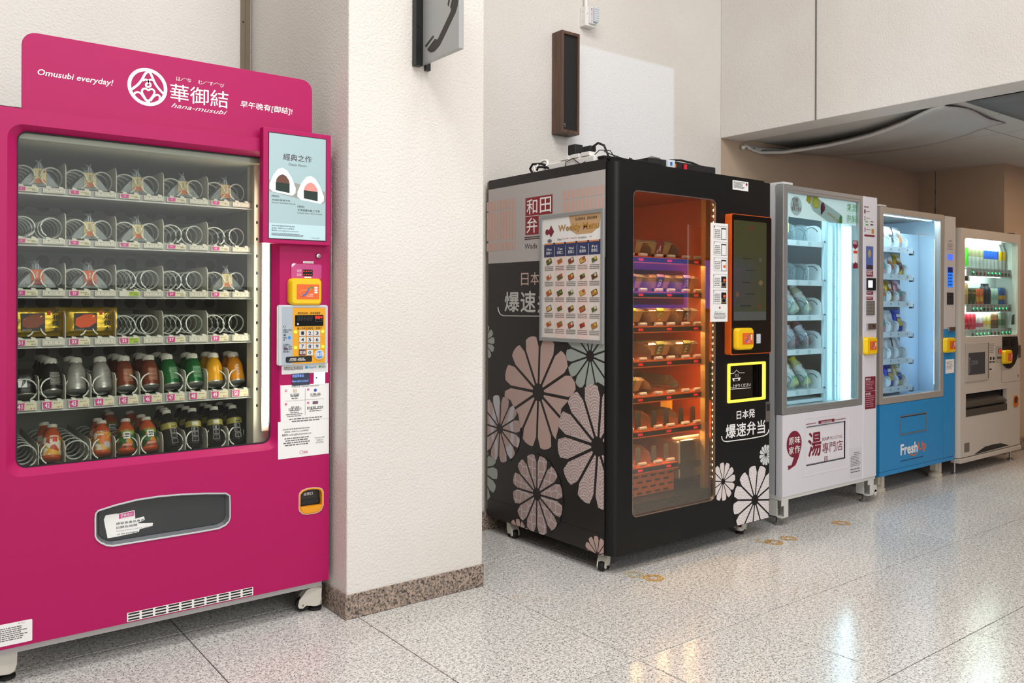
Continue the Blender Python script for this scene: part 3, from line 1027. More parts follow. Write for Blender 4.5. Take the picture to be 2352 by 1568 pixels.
def card_reader(parent, pl, yb, ob, dep=0.03, d0=0.0, detail=True):
    """yb, ob: pixel boxes of the yellow body and of its orange plate (front faces)"""
    fr = Plane('Y', pl.val - d0 - dep)
    a0, a1, b0, b1 = fr.box(*yb)
    rd = 0.16 * (b1 - b0)
    o = MB()
    outer, inner = rr(a0, a1, b0, b1, rd), rr(a0 + 0.007, a1 - 0.007, b0 + 0.007, b1 - 0.007, rd * 0.7)
    o.ring(fr, outer, inner, -dep, -0.008, 0.0).plate(fr, inner, -dep, 0.0)
    body = o.build('card_reader', YELP, parent, smooth=60)
    c0, c1, e0, e1 = fr.box(*ob)
    MB().plate(fr, rr(c0, c1, e0, e1, 0.003), 0, 0.0012).build('reader_plate', ORP, body)
    w_, h_ = c1 - c0, e1 - e0
    lg = MB()
    # twisted ribbon mark: a wide loop low left, a narrow loop high right
    pts = [(0.12, 0.42), (0.2, 0.58), (0.4, 0.62), (0.52, 0.6), (0.66, 0.72), (0.72, 0.8), (0.64, 0.84), (0.53, 0.72), (0.46, 0.5), (0.36, 0.3), (0.22, 0.22), (0.13, 0.28), (0.12, 0.42)]
    for i0, i1, m_, wd in ((0, 4, mat('mark_orange', '#f09a4a', 0.4), 0.05), (4, 7, mat('mark_green', '#3f9a4a', 0.4), 0.07), (7, 10, mat('mark_blue', '#2f74c8', 0.4), 0.09), (10, 12, mat('mark_orange', '#f09a4a', 0.4), 0.05)):
        q = MB()
        ribbon(q, fr, [(x * w_, y * h_) for x, y in pts[i0:i1 + 1]], wd * h_, 0.0018 + 0.0002 * i0, 1.0, (c0, e0))
        q.build('reader_mark', m_, body)
    if detail:
        q = MB()
        text_ab(q, fr, '八達通', c0 + 0.52 * w_, c0 + 0.72 * w_, e0 + 0.27 * h_, e0 + 0.36 * h_, 0.0018)
        text_ab(q, fr, 'Octopus', c0 + 0.42 * w_, c0 + 0.72 * w_, e0 + 0.15 * h_, e0 + 0.25 * h_, 0.0018)
        q.build('lettering', PRINTW, body)
    for k in range(3):
        MB().plate(fr, rr(c0 + 0.78 * w_, c0 + 0.92 * w_, e0 + (0.72 - 0.16 * k) * h_, e0 + (0.84 - 0.16 * k) * h_, 0.0008), 0.0012, 0.0018).build('reader_symbol', PRINTW, body)
    return body


card_reader(pink, PF, Z4(383, 286, 737, 592), Z4(450, 355, 700, 524), 0.032)

# keypad unit
KG = mat('keypad_grey', '#aab4c0', 0.45)
PK = Plane('Y', PYF - 0.022)
kp = MB().plate(PK, rr(*PK.box(*Z4(246, 590, 799, 1250)), 0.008), -0.022, 0.0).build('keypad_unit', mat('keypad_bezel', '#c9cdd4', 0.4), pink, bevel=0.003)
rect(kp, PK, Z4(282, 612, 770, 1245), 'keypad_face', KG, 0, 0.0008)
rect(kp, PK, Z4(405, 620, 768, 1236), 'keypad_orange_face', mat('keypad_orange', '#e6a312', 0.45), 0.0008, 0.0014)
rect(kp, PK, Z4(428, 703, 745, 823), 'keypad_display', mat('display_glass', '#0b0b0d', 0.12), 0.0014, 0.003, 0.003)
text(kp, PK, '88888', Z4(450, 715, 625, 765), mat('dead_segments', '#26262a', 0.4), 0.0034, shear=0.15)
text(kp, PK, '銷售中', Z4(652, 711, 733, 742), LEDR, 0.0034, bold=0.01)
MB().ring(PK, rr(*PK.box(*Z4(652, 748, 733, 772)), 0.003), rr(*PK.box(*Z4(654, 750, 731, 770)), 0.003), 0.003, 0.0034).build('display_outline', GREYINK, kp)
MB().flat(PK, circ(*PK.px(*Z4(458, 802)), 0.0035, 14), 0.0034).build('sensor_dot', PRINTW, kp)
text(kp, PK, ['購買商品時，請單個購買', '輸入的商品編號在上面顯示'], [Z4(457, 668, 712, 694), Z4(453, 838, 730, 863)], INK, 0.002)
cols_, rows_ = [(471, 543), (553, 624), (634, 706)], [(872, 936), (945, 1009), (1020, 1082), (1092, 1153)]
KEYM = mat('key_silver', '#d3d6da', 0.35)
names = ['1', '2', '3', '4', '5', '6', '7', '8', '9', '取消', '0', None]
for i, nm in enumerate(names):
    if nm is None: continue
    c, r = cols_[i % 3], rows_[i // 3]
    bxp = Z4(c[0], r[0] + 2, c[1], r[1])
    MB().plate(PK, rr(*PK.box(*bxp), 0.0012), 0.0014, 0.006).build('key', mat('key_purple', '#5d3556', 0.4) if nm == '取消' else KEYM, kp, bevel=0.0008)
    q = Z4(c[0] + 20, r[0] + 14, c[1] - 20, r[1] - 12) if nm != '取消' else Z4(c[0] + 4, r[0] + 14, c[1] - 4, r[1] - 12)
    text(kp, PK, nm, q, PRINTW if nm == '取消' else INK, 0.0064, bold=0.015, name='key_lettering')
a, b = PK.px(*Z4(697, 1146))
MB().plate(PK, circ(a, b, 0.0215, 24), 0.0014, 0.0035).build('buy_ring_orange', mat('buy_ring', '#f0b24a', 0.4), kp)
MB().plate(PK, circ(a, b, 0.0185, 24), 0.0035, 0.0045).build('buy_ring', KEYM, kp)
MB().plate(PK, circ(a, b, 0.0135, 24), 0.0045, 0.008).build('buy_button', mat('buy_blue', '#1e8fe0', 0.35), kp, bevel=0.0008)
text(kp, PK, '購買', Z4(655, 1122, 738, 1166), PRINTW, 0.0084, bold=0.01)
LEDG = mat('led_green', '#9dff3c', 0.4, emit=2.2, ecol='#8cff30')
for x, y in ((433, 892), (740, 886), (433, 1068), (740, 1057)):
    a, b = PK.px(*Z4(x, y))
    MB().plate(PK, circ(a, b, 0.0052, 14), 0.0014, 0.0035).build('key_light', LEDG, kp)
rect(kp, PK, Z4(323, 1172, 619, 1226), 'caution_plate', mat('caution_black', '#151518', 0.4), 0.0014, 0.002, 0.006)
text(kp, PK, ['機門破碎，請按此鈕', '(非正常使用，帶來嚴重後果)'], [Z4(372, 1186, 532, 1200), Z4(360, 1203, 545, 1217)], PRINTW, 0.0024)
for y, dg in ((832, '1'), (928, '2')):
    a, b = PK.px(*Z4(313, y))
    MB().flat(PK, circ(a, b, 0.0048, 16), 0.0012).build('step_disc', INK, kp)
    text(kp, PK, dg, Z4(308, y - 11, 318, y + 11), PRINTW, 0.0016)
text(kp, PK, ['請輸入商品', '的編號', '請按', '鍵', '如果輸入', '錯誤，請按', '鍵取', '重新輸入'],
     [Z4(295, 860, 392, 880), Z4(295, 884, 352, 903), Z4(295, 950, 334, 968), Z4(298, 974, 315, 992), Z4(296, 1026, 376, 1046), Z4(296, 1050, 392, 1070), Z4(354, 1076, 394, 1093), Z4(296, 1104, 374, 1124)], INK, 0.0012)
MB().flat(PK, circ(*PK.px(*Z4(365, 957)), 0.0062, 18), 0.0012).build('confirm_symbol', _M['buy_blue'], kp)
rect(kp, PK, Z4(300, 1073, 348, 1096), 'cancel_symbol', _M['key_purple'], 0.0008, 0.0014)
# payment strip, little screen, scanner window, notices
st = rect(pink, PF, Z4(278, 1262, 797, 1345), 'payment_strip', PAPER, 0, 0.0012)
text(st, PF, ['本機接受支付寶及微信支付', 'We accept Alipay and WeChat Pay'], [Z4(303, 1284, 518, 1300), Z4(303, 1304, 518, 1322)], INK, 0.0018)
text(st, PF, 'AlipayHK', Z4(578, 1278, 668, 1304), mat('print_blue', '#2aa0dc', 0.5), 0.0018)
MB().flat(PF, rr(*PF.box(*Z4(543, 1276, 570, 1304)), 0.001), 0.0018).build('payment_mark', mat('print_blue', '#2aa0dc', 0.5), st)
MB().flat(PF, circ(*PF.px(*Z4(706, 1282)), 0.0045, 14), 0.0018).build('payment_mark', mat('print_green', '#35a84a', 0.5), st)
text(st, PF, ['微信支付', 'WeChat Pay'], [Z4(725, 1270, 773, 1284), Z4(725, 1287, 773, 1296)], GREYINK, 0.0018)
sc_ = rect(pink, PF, Z4(393, 1363, 590, 1484), 'status_screen', mat('status_screen', '#3a4254', 0.2, emit=0.05), 0, 0.003)
text(sc_, PF, ['請選擇產品', 'Please select product!'], [Z4(395, 1370, 524, 1398), Z4(393, 1434, 576, 1456)], mat('status_blue', '#7fa4f0', 0.4, emit=0.7), 0.0036)
qs = rect(pink, PF, Z4(640, 1345, 765, 1474), 'code_scanner', mat('scanner_white', '#dff0ff', 0.3, emit=0.35), 0, 0.003)
MB().flat(PF, circ(*PF.px(*Z4(666, 1407)), 0.003, 12), 0.0036).build('scanner_dot', mat('scanner_dot', '#23407a', 0.4), qs)
Z5 = zb(590, 840, 4.357)
n2 = MB().plate(PF, [PF.px(*Z5(*q)) for q in ((237, 562), (719, 524), (719, 172), (233, 196))], 0, 0.0016).build('payment_notice', PAPER, pink)
text(n2, PF, '付款方法  Payment Instruction', Z5(345, 196, 617, 206), INK, 0.0022)
for x, y, dg in ((290, 249, '1'), (511, 236, '2'), (290, 384, '3'), (511, 368, '4')):
    MB().flat(PF, circ(*PF.px(*Z5(x, y)), 0.0048, 14), 0.0022).build('notice_number_disc', MAGP, n2)
    text(n2, PF, dg, Z5(x - 4, y - 7, x + 4, y + 7), PRINTW, 0.0028, name='notice_number')
text(n2, PF, ['輸入貨品編號', '按「購買」確認', '接受八達通/', '支付寶 / 微信支付', '聽到“嘟”聲響，推門取貨'],
     [Z5(333, 278, 422, 296), Z5(534, 272, 633, 287), Z5(340, 404, 422, 420), Z5(313, 422, 443, 440), Z5(500, 407, 662, 426)], INK, 0.0022)
for bx in ((333, 300, 422, 338), (530, 290, 640, 306), (320, 446, 430, 476), (515, 430, 655, 456), (282, 486, 462, 508), (300, 532, 668, 546)):
    fine_print(n2, PF, Z5(*bx), 2, GREYINK, 0.0022, bx[0], 0.45, align='c')
rect(n2, PF, Z5(481, 228, 483, 492), 'notice_rule', GREYINK, 0.0016, 0.002)
MB().flat(PF, [PF.px(*Z5(*q)) for q in ((284, 352), (671, 325), (671, 327), (284, 354))], 0.0022).build('notice_rule', GREYINK, n2)
for i in range(3):
    for j in range(3): MB().flat(PF, rr(*PF.box(*Z5(360 + i * 14, 233 + j * 12, 370 + i * 14, 242 + j * 12))), 0.0022).build('notice_key_symbol', mat('print_tan', '#d8b892', 0.6), n2)
MB().flat(PF, circ(*PF.px(*Z5(583, 242)), 0.0062, 16), 0.0022).build('notice_buy_symbol', mat('print_navy', '#2e4fb0', 0.5), n2)
rect(n2, PF, Z5(556, 354, 610, 378), 'notice_door_symbol', mat('print_dusk', '#6f5a68', 0.5), 0.0016, 0.0022)
n3 = MB().plate(PF, [PF.px(*Z5(*q)) for q in ((212, 937), (719, 875), (719, 526), (210, 563))], 0, 0.0012).build('contact_notice', PAPER, pink)
text(n3, PF, ['如有關安裝售賣機詳情或其他查詢，', '請掃描二維碼WhatsApp聯絡或', '電郵到 vending@hyakunousha.com'],
     [Z5(256, 632, 532, 622), Z5(275, 656, 516, 650), Z5(250, 684, 542, 682)], INK, 0.0018)
fine_print(n3, PF, Z5(246, 728, 545, 786), 4, GREYINK, 0.0018, 7, 0.5, align='c')
text(n3, PF, ['WhatsApp 聯絡', 'Contact us on', 'WhatsApp', '+852 9828 3855'], [Z5(576, 712, 676, 718), Z5(590, 731, 660, 738), Z5(600, 746, 651, 752), Z5(588, 760, 665, 766)], GREYINK, 0.0018)
ca2, cb2 = PF.px(*Z5(443, 864))
MB().add([PF.pt(a, b, 0.0018) for a, b in circ(ca2, cb2, 0.0072, 24) + circ(ca2, cb2, 0.006, 24)], [(i, (i + 1) % 24, 24 + (i + 1) % 24, 24 + i) for i in range(24)]).build('notice_emblem', PINKD, n3)
text(n3, PF, '華御結', Z5(464, 850, 508, 872), PINKD, 0.0018)

# coin return
cret = MB().ring(PF, shr(1.03), shr(0.99), 0, 0.003).build('coin_return', mat('coin_trim', '#d9d6d2', 0.3, metal=0.5), pink)
MB().ring(PF, shr(0.99), shr(0.88), -0.02, 0.004).build('coin_bezel', mat('orange_plastic', '#e89a14', 0.4), cret, bevel=0.001)
MB().plate(PF, shr(0.88), -0.03, -0.02).build('coin_recess', mat('coin_dark', '#2d2a28', 0.4), cret)
MB().plate(PF, [PF.px(*Z5(*q)) for q in ((432, 1420), (455, 1466), (500, 1474), (598, 1456), (640, 1420), (650, 1386), (432, 1416))], -0.015, 0.006).build('coin_lip', _M['orange_plastic'], cret, bevel=0.002)
MB().plate(PF, [PF.px(*Z5(*q)) for q in ((428, 1395), (655, 1368), (655, 1330), (560, 1336), (480, 1350))], -0.02, -0.012).build('coin_flap', glass('clear_flap', '#dddddd', 1.5), cret)
text(cret, PF, '退幣口', Z5(488, 1280, 578, 1296), PRINTW, -0.0185, bold=0.01)

# ------------------------------------------------ delivery flap, sticker, base grille, data plate
flap = MB().ring(PF, fp, inset(fp, 0.006), -0.004, 0.004).build('flap_trim', mat('flap_chrome', '#c9cccf', 0.25, metal=0.8), pink, bevel=0.001)
MB().ring(PF, inset(fp, 0.006), inset(fp, 0.016), -0.03, 0.002, -0.02).build('flap_rim', mat('flap_rim', '#7d8084', 0.3, metal=0.4), pink)
fl_ = MB().plate(PF, inset(fp, 0.014), -0.028, -0.015).build('delivery_flap', mat('flap_charcoal', '#2f3133', 0.32), pink, bevel=0.003)
DS = -0.0143
stk = [(690, 415), (702, 388), (770, 376), (790, 376), (893, 352), (898, 410), (955, 394), (962, 418), (910, 440), (1015, 436), (1012, 458), (928, 478), (920, 498), (770, 530), (715, 539), (700, 470)]
sti = MB().flat(PF, [PF.px(*Z6(*q)) for q in stk][::-1], DS).build('reminder_sticker', PAPER, fl_)
MB().flat(PF, [PF.px(*Z6(*q)) for q in ((790, 411), (888, 390), (888, 358), (790, 380))], DS + 0.0006).build('reminder_heading_box', MAGP, fl_)
text(fl_, PF, ['溫馨提示', 'Reminders'], [Z6(800, 380, 880, 385), Z6(805, 398, 876, 396)], PRINTW, DS + 0.0012)
text(fl_, PF, ['請留意產品食用', '日期及時間', 'Please beware of the "use by"', 'on the packaging'],
     [Z6(771, 436, 957, 424), Z6(773, 462, 910, 457), Z6(775, 490, 1015, 460), Z6(777, 508, 915, 500)], INK, DS + 0.0008)
# white grille with slots in the bottom edge
gq = [PF.px(*Z6(*q)) for q in ((836, 1084), (1667, 903), (1667, 856), (836, 1026))]
gz0, gz1 = gq[0][1], gq[3][1]
gr = MB().plate(PF, rr(gq[0][0], gq[1][0], gz0, gz1), -0.002, 0.0015).build('base_grille', WHITE, pink)
sw = (gq[1][0] - gq[0][0]) / 10
sh_ = (gz1 - gz0) / 3
sl_me = MB().plate(Plane('Y', 0), rr(-sw * 0.42, sw * 0.42, -sh_ * 0.26, sh_ * 0.26, 0.003, 3), 0, 0.0006).mesh('grille_slot', INK)
for i in range(10):
    for j in range(3):
        link_mesh('grille_slot', sl_me, (gq[0][0] + (i + 0.5) * sw, PYF - 0.0015, gz0 + (j + 0.55) * sh_), gr)
dp = rect(pink, PF, (-14, 1438, 74, 1470), 'data_plate', PAPER, 0, 0.001, 0.004)
fine_print(dp, PF, (-5, 1446, 66, 1463), 7, GREYINK, 0.0014, 4, 0.5)
text(dp, PF, 'FC', (42, 1430, 58, 1429), GREYINK, 0.0014)


# ------------------------------------------------ levelling casters
def caster(parent, x, y, top, turn=0.0, plate=0.045):
    M = Matrix.Translation((x, y, 0)) @ Matrix.Rotation(turn, 4, 'Z')
    k = top / 0.118
    S = M @ Matrix.Diagonal((k, k, k, 1))
    bd = MB()
    bd.lathe([(0.026, 0.022), (0.030, 0.026), (0.030, 0.050)], 18, Matrix.Translation((0.02, 0, 0)))
    bd.lathe([(0.030, 0.082), (0.030, 0.104), (0.024, 0.108)], 18, Matrix.Translation((0.02, 0, 0)))
    for s in (-1, 1):
        o2_ = [(-0.055, 0.03), (-0.05, 0.02), (-0.035, 0.018), (-0.02, 0.03), (0.02, 0.024), (0.034, 0.03), (0.044, 0.05), (0.046, 0.10), (0.0, 0.104), (-0.018, 0.096), (-0.05, 0.055)]
        n = len(o2_)
        y0, y1 = s * 0.021, s * 0.029
        vs = [(a, y0, b) for a, b in o2_] + [(a, y1, b) for a, b in o2_]
        bd.add(vs, [tuple(range(n))[::s], tuple(range(n, 2 * n))[::-s]] + [(i, (i + 1) % n, n + (i + 1) % n, n + i) for i in range(n)])
    bd.add([(-0.045, -0.022, 0.06), (-0.045, 0.022, 0.06), (-0.012, 0.022, 0.1), (-0.012, -0.022, 0.1), (-0.04, -0.022, 0.055), (-0.04, 0.022, 0.055), (-0.005, 0.022, 0.096), (-0.005, -0.022, 0.096)],
           [(0, 1, 2, 3), (7, 6, 5, 4), (0, 4, 5, 1), (3, 2, 6, 7)])
    c = bd.xf(S).build('caster', OFFW, parent, smooth=35)
    MB().lathe([(0.02, -0.0175), (0.029, -0.0165), (0.032, -0.008), (0.032, 0.008), (0.029, 0.0165), (0.02, 0.0175)], 22, Matrix.Translation((-0.034, 0, 0.032)) @ Matrix.Rotation(math.pi / 2, 4, 'X')).xf(S).build('wheel', RUBBER, c, smooth=35)
    MB().lathe([(0.024, 0.0), (0.029, 0.003), (0.029, 0.012), (0.018, 0.016), (0.012, 0.024), (0.012, 0.03)], 18, Matrix.Translation((0.02, 0, 0))).xf(S).build('foot_pad', RUBBER, c, smooth=35)
    MB().lathe([(0.024, 0.066), (0.025, 0.068), (0.025, 0.08), (0.024, 0.082)], 12, Matrix.Translation((0.02, 0, 0))).lathe([(0.012, 0.04), (0.012, 0.07)], 10, Matrix.Translation((0.02, 0, 0))).xf(S).build('adjusting_wheel', RED, c)
    MB().lathe([(0.034, 0.108), (0.034, 0.118)], 16, Matrix.Translation((0.015, 0, 0))).xf(S).build('top_plate', mat('zinc_yellow', '#c9b98a', 0.4, metal=0.5), c)
    MB().cyl((-0.034, 0.0295, 0.032), (-0.034, 0.0315, 0.032), 0.004, 8).cyl((-0.034, -0.0295, 0.032), (-0.034, -0.0315, 0.032), 0.004, 8).xf(S).build('axle', mat('axle_brass', '#9a8450', 0.4, metal=0.7), c)
    return c


caster(pink, 1.375, 3.10, 0.106, math.radians(-18))
caster(pink, 0.325, 3.12, 0.106, math.radians(12))
caster(pink, 1.36, 3.80, 0.106, 0.3)
caster(pink, 0.33, 3.80, 0.106, -0.2)

# ------------------------------------------------ shelves, tags, coils
PSH = Plane('Y', 3.155)
tagrow = [((158, 436), (206.5, 450.5)), ((158, 551.7), (207, 564.6)), ((156.3, 667), (205, 680)), ((155.5, 777.5), (204, 791)), ((155, 918), (203.4, 932.6))]
rowz = []
for (u0, v0), (u1, v1) in tagrow:
    rowz.append((PSH.px(u1, v1)[1], PSH.px(u0, v0)[1]))
z6 = Plane('Y', 3.19).px(117, 1066)[1]
rowz.append((z6 - 0.022, z6 - 0.002))
lx3 = PSH.px(158, 440)[0]
lx9 = PSH.px(483.8, 470)[0]
PIT = (lx9 - lx3) / 3
LX = [lx3 + (k - 1) * PIT for k in range(5)]          # left tag edge of the five double lanes
HP = PIT / 2
XE = LX[4] + PIT - 0.006


def helix(turns, r, length, hand=1, wire=0.0026, seg=16, start=0.0):
    pts = []
    n = int(turns * seg)
    for i in range(n + 1):
        t = start + hand * 2 * math.pi * i / seg
        pts.append((r * math.cos(t), length * i / n, r * math.sin(t)))
    return MB().tube(pts, wire, 5)


CR = 0.0345
coilL = helix(6.1, CR, 0.42, 1, start=-1.2).mesh('coil', COILM, smooth=60)
coilR = helix(6.1, CR, 0.42, -1, start=math.pi + 1.0).mesh('coil', COILM, smooth=60)
shelves = []
for r, (zb_, zt_) in enumerate(rowz):
    sh = MB().box(XL + 0.013, XE + 0.01, 3.16, 3.62, zb_ - 0.004, zb_ + 0.004).box(XL + 0.013, XE + 0.01, 3.155, 3.162, zb_ - 0.005, zt_ + 0.003).build('shelf', SHELFM, pink)
    MB().box(XL + 0.013, XE + 0.012, 3.150, 3.155, zb_ - 0.008, zb_ - 0.004).build('shelf_lip', mat('shelf_lip', '#d2d3cf', 0.35), sh)
    MB().box(XE + 0.012, XE + 0.03, 3.15, 3.2, zb_ - 0.012, zt_ + 0.012).build('shelf_hanger', mat('hanger_grey', '#9a9b94', 0.4), sh)
    shelves.append(sh)
ztop = [zt for _, zt in rowz]


def divider(sh, x, zt, hh):
    o = [(3.16, zt), (3.60, zt), (3.60, zt + hh), (3.185, zt + hh), (3.168, zt + hh - 0.008), (3.16, zt + hh - 0.028)]
    n = len(o)
    MB().add([(x - 0.0014, y, z) for y, z in o] + [(x + 0.0014, y, z) for y, z in o],
             [tuple(range(n)), tuple(range(2 * n - 1, n - 1, -1))] + [(i, n + i, n + (i + 1) % n, (i + 1) % n) for i in range(n)]).build('divider', DIVM, sh)


def tag_holder(sh, x, zb2, zt2, w_, num, price, pm, feet=True):
    """moulded holder clipped on the shelf edge; num -> magenta number ticket, pm -> price ticket"""
    P2 = Plane('Y', 3.150)
    h_ = MB().plate(P2, rr(x, x + w_, zb2, zt2, 0.001), -0.005, 0.006)
    for fx in (0.15, 0.72):
        xa = x + w_ * fx
        h_.plate(P2, [(xa, zt2), (xa + 0.016, zt2), (xa + 0.012, zt2 + 0.006), (xa + 0.0, zt2 + 0.008)], -0.012, 0.003)
    h_.build('tag_holder', HOLDER, sh)
    P3 = Plane('Y', 3.144)
    m_ = 0.0018
    if num:
        MB().plate(P3, [(x + m_ + 0.003, zb2 + m_), (x + w_ * 0.43, zb2 + m_), (x + w_ * 0.45, zt2 - m_), (x + m_, zt2 - m_)], 0, 0.0008).build('number_ticket', MAGP, sh)
        q = MB()
        text_ab(q, P3, num, x + w_ * 0.13, x + w_ * 0.36, zb2 + 0.0055, zt2 - 0.0045, 0.0012, bold=0.02, keep='c')
        q.build('slot_number', PRINTW, sh)
    if pm:
        MB().plate(P3, rr(x + w_ * 0.48, x + w_ - m_, zb2 + m_, zt2 - m_), 0, 0.0008).build('price_ticket', pm, sh)
        q = MB()
        text_ab(q, P3, price[0], x + w_ * 0.53, x + w_ * 0.86, zt2 - 0.0082, zt2 - 0.0045, 0.0012)
        q.build('price_lettering', GREYINK, sh)
        q = MB()
        text_ab(q, P3, price[1], x + w_ * 0.72, x + w_ * 0.93, zb2 + 0.0035, zb2 + 0.0085, 0.0012, bold=0.01)
        q.build('price_lettering', mat('print_red', '#b9303a', 0.6) if len(price) > 2 else GREYINK, sh)
    if not num and not pm:
        for k in range(2):
            q = MB().ring(P3, rr(x + w_ * (0.06 + 0.47 * k), x + w_ * (0.47 + 0.47 * k), zb2 + m_, zt2 - m_), rr(x + w_ * (0.08 + 0.47 * k), x + w_ * (0.45 + 0.47 * k), zb2 + 2 * m_, zt2 - 2 * m_), 0, 0.0006)
            q.build('holder_cell', mat('holder_line', '#bdb8aa', 0.5), sh)
            MB().flat(P3, rr(x + w_ * (0.25 + 0.47 * k), x + w_ * (0.285 + 0.47 * k), zb2 + 0.009, zb2 + 0.012), 0.0005).build('holder_hole', INK, sh)


for r in range(4):
    zb2, zt2 = rowz[r]
    for k in range(5):
        num = str(1 + 10 * r + 2 * k)
        x = LX[k]
        blank = (r == 2 and k == 2)
        tag_holder(shelves[r], x, zb2, zt2, PIT * 0.415, None if blank else num, ('產品名稱', '$20' if r < 2 else '$22'), GREENP if (k == 2 and r > 1) else CREAMP_)
        tag_holder(shelves[r], x + PIT * 0.505, zb2, zt2, PIT * 0.415, None, None, None)
        if k: divider(shelves[r], x - 0.008, zt2, 0.094)
        for s, me in ((0.175, coilL), (0.715, coilR)):
            link_mesh('coil', me, (x + PIT * s, 3.172, zt2 + CR + 0.007), shelves[r])
for r in (4, 5):
    zb2, zt2 = rowz[r]
    for k in range(10):
        x = LX[0] + k * HP
        if r == 4: tag_holder(shelves[r], x, zb2, zt2, HP * 0.80, str(41 + k), ('產品名', '$15', 1), CREAMP_)
        if k: divider(shelves[r], x - 0.007, zt2, 0.082 if r == 4 else 0.078)
        link_mesh('coil', coilL if k % 2 == 0 else coilR, (x + HP * 0.46, 3.172, zt2 + CR + 0.004), shelves[r])

# ================================================================== goods inside the pink machine
WRAP = mat('crinkled_wrap', '#737977', 0.28, metal=0.3, bump=(55, 0.9))
CLEARW = glass('clear_film', '#e9efee', 2.2, 0.05, '#f0f4f4', 0.25)
TAGC = mat('cream_paper_tag', '#e6d39b', 0.6)
TAGO = mat('orange_paper_tag', '#e4662c', 0.6)
SALM = mat('salmon_print', '#d97a44', 0.6)


def proto(name):
    o = thing(name, (0, 0, 0), 'x', 'x')
    return o


def rice_ball(tagm, spotm):
    t = proto('rice_ball_pack')
    tri = [(-0.066, 0.004), (-0.06, 0.0), (0.06, 0.0), (0.066, 0.004), (0.05, 0.03), (0.022, 0.066), (0.008, 0.08), (-0.008, 0.08), (-0.022, 0.066), (-0.05, 0.03)]
    n = len(tri)
    P0 = Plane('Y', 0)
    inn = [(a * 0.86, 0.006 + (b - 0.006) * 0.9 + 0.003) for a, b in tri]
    b_ = MB().ring(P0, tri, inn, -0.02, -0.004, 0.006).plate(P0, inn, -0.02, 0.006)
    b_.add([P0.pt(a, b, d) for a, b, d in ((-0.088, 0.001, 0.0), (-0.05, 0.0, 0.012), (0.05, 0.0, 0.012), (0.088, 0.006, 0.0), (0.06, 0.013, -0.002), (-0.06, 0.012, -0.002))], [(0, 1, 2, 3, 4, 5)])
    b_.build('wrapper', WRAP, t, smooth=25)
    tg = MB().plate(P0, rr(-0.019, 0.019, 0.014, 0.073, 0.003, 3), 0.0085, 0.0092).build('paper_tag', tagm, t)
    MB().flat(P0, [(-0.0175, 0.0155), (0.0175, 0.0155), (0.0165, 0.027), (0.006, 0.034), (-0.006, 0.034), (-0.0165, 0.027)], 0.0096).build('tag_picture', spotm, t)
    MB().flat(P0, rr(0.011, 0.0155, 0.058, 0.069), 0.0096).build('tag_seal', mat('seal_red', '#c2402f', 0.6), t)
    q = MB()
    for k, ch in enumerate('御結飯'): text_ab(q, P0, ch, -0.004, 0.003, 0.058 - k * 0.008, 0.065 - k * 0.008, 0.0096)
    q.build('lettering', GREYINK if tagm is TAGC else PRINTW, t)
    cl = MB()
    cl.add([(-0.02, 0.004, 0.07), (0.02, 0.004, 0.07), (0.004, -0.002, 0.098), (-0.004, 0.004, 0.098), (-0.012, 0.012, 0.114), (0.008, 0.002, 0.118), (0.002, 0.01, 0.108)],
           [(0, 1, 2, 3), (3, 2, 5, 6), (3, 6, 4)])
    cl.build('film_twist', CLEARW, t)
    MB().tube([P0.pt(-0.003, 0.07, 0.008), P0.pt(-0.003, 0.096, 0.004), P0.pt(0.004, 0.096, 0.004), P0.pt(0.004, 0.07, 0.008)], 0.0013, 5).build('tear_strip', mat('tear_strip', '#cfe0ee', 0.3), t)
    return t


RB_C, RB_O = rice_ball(TAGC, SALM), rice_ball(TAGO, mat('beef_print', '#93301c', 0.6))
used = set()


def place(p, loc, label, cat, group, rot=None, scale=None):
    """first use moves the prototype itself, later uses copy the thing with its parts"""
    o = p if p.name not in used else copy_tree(p)
    used.add(p.name)
    o.location = loc
    if rot: o.rotation_euler = rot
    if scale: o.scale = scale
    return tag(o, label, cat, group)


def lane_x(k, f=0.47): return LX[0] + k * HP + HP * f


ROWN = ['top', 'second', 'third', 'fourth']
ORD = ['leftmost', 'second from left', 'third from left', 'fourth from left', 'fifth from left', 'sixth from left', 'seventh from left', 'eighth from left', 'ninth from left', 'rightmost']
gR = 'wrapped rice balls in the pink machine'
for r, k, p, depth in ((0, 0, RB_C, 1), (0, 1, RB_C, 2), (0, 2, RB_C, 2), (0, 3, RB_C, 1), (0, 4, RB_C, 2), (1, 1, RB_C, 1), (1, 2, RB_C, 2), (2, 0, RB_O, 2), (2, 1, RB_O, 2), (2, 4, RB_C, 1)):
    for q in range(depth):
        col = 'orange' if p is RB_O else 'cream'
        kk = 'rightmost' if k == 4 else ORD[k]
        lab = f'wrapped rice ball with {col} tag, {ROWN[r]} row, {kk}' + ('' if q == 0 else ', behind the front one')
        rd = random.Random(100 * r + 7 * k + q)
        jit = rd.uniform(-0.004, 0.004)
        place(p, (LX[k] + PIT * 0.475 + jit, 3.206 + 0.075 * q, ztop[r] + 0.007), lab, 'rice ball', gR, (math.radians(-6), 0, jit * 6), (1.0, 1.0, 0.86))


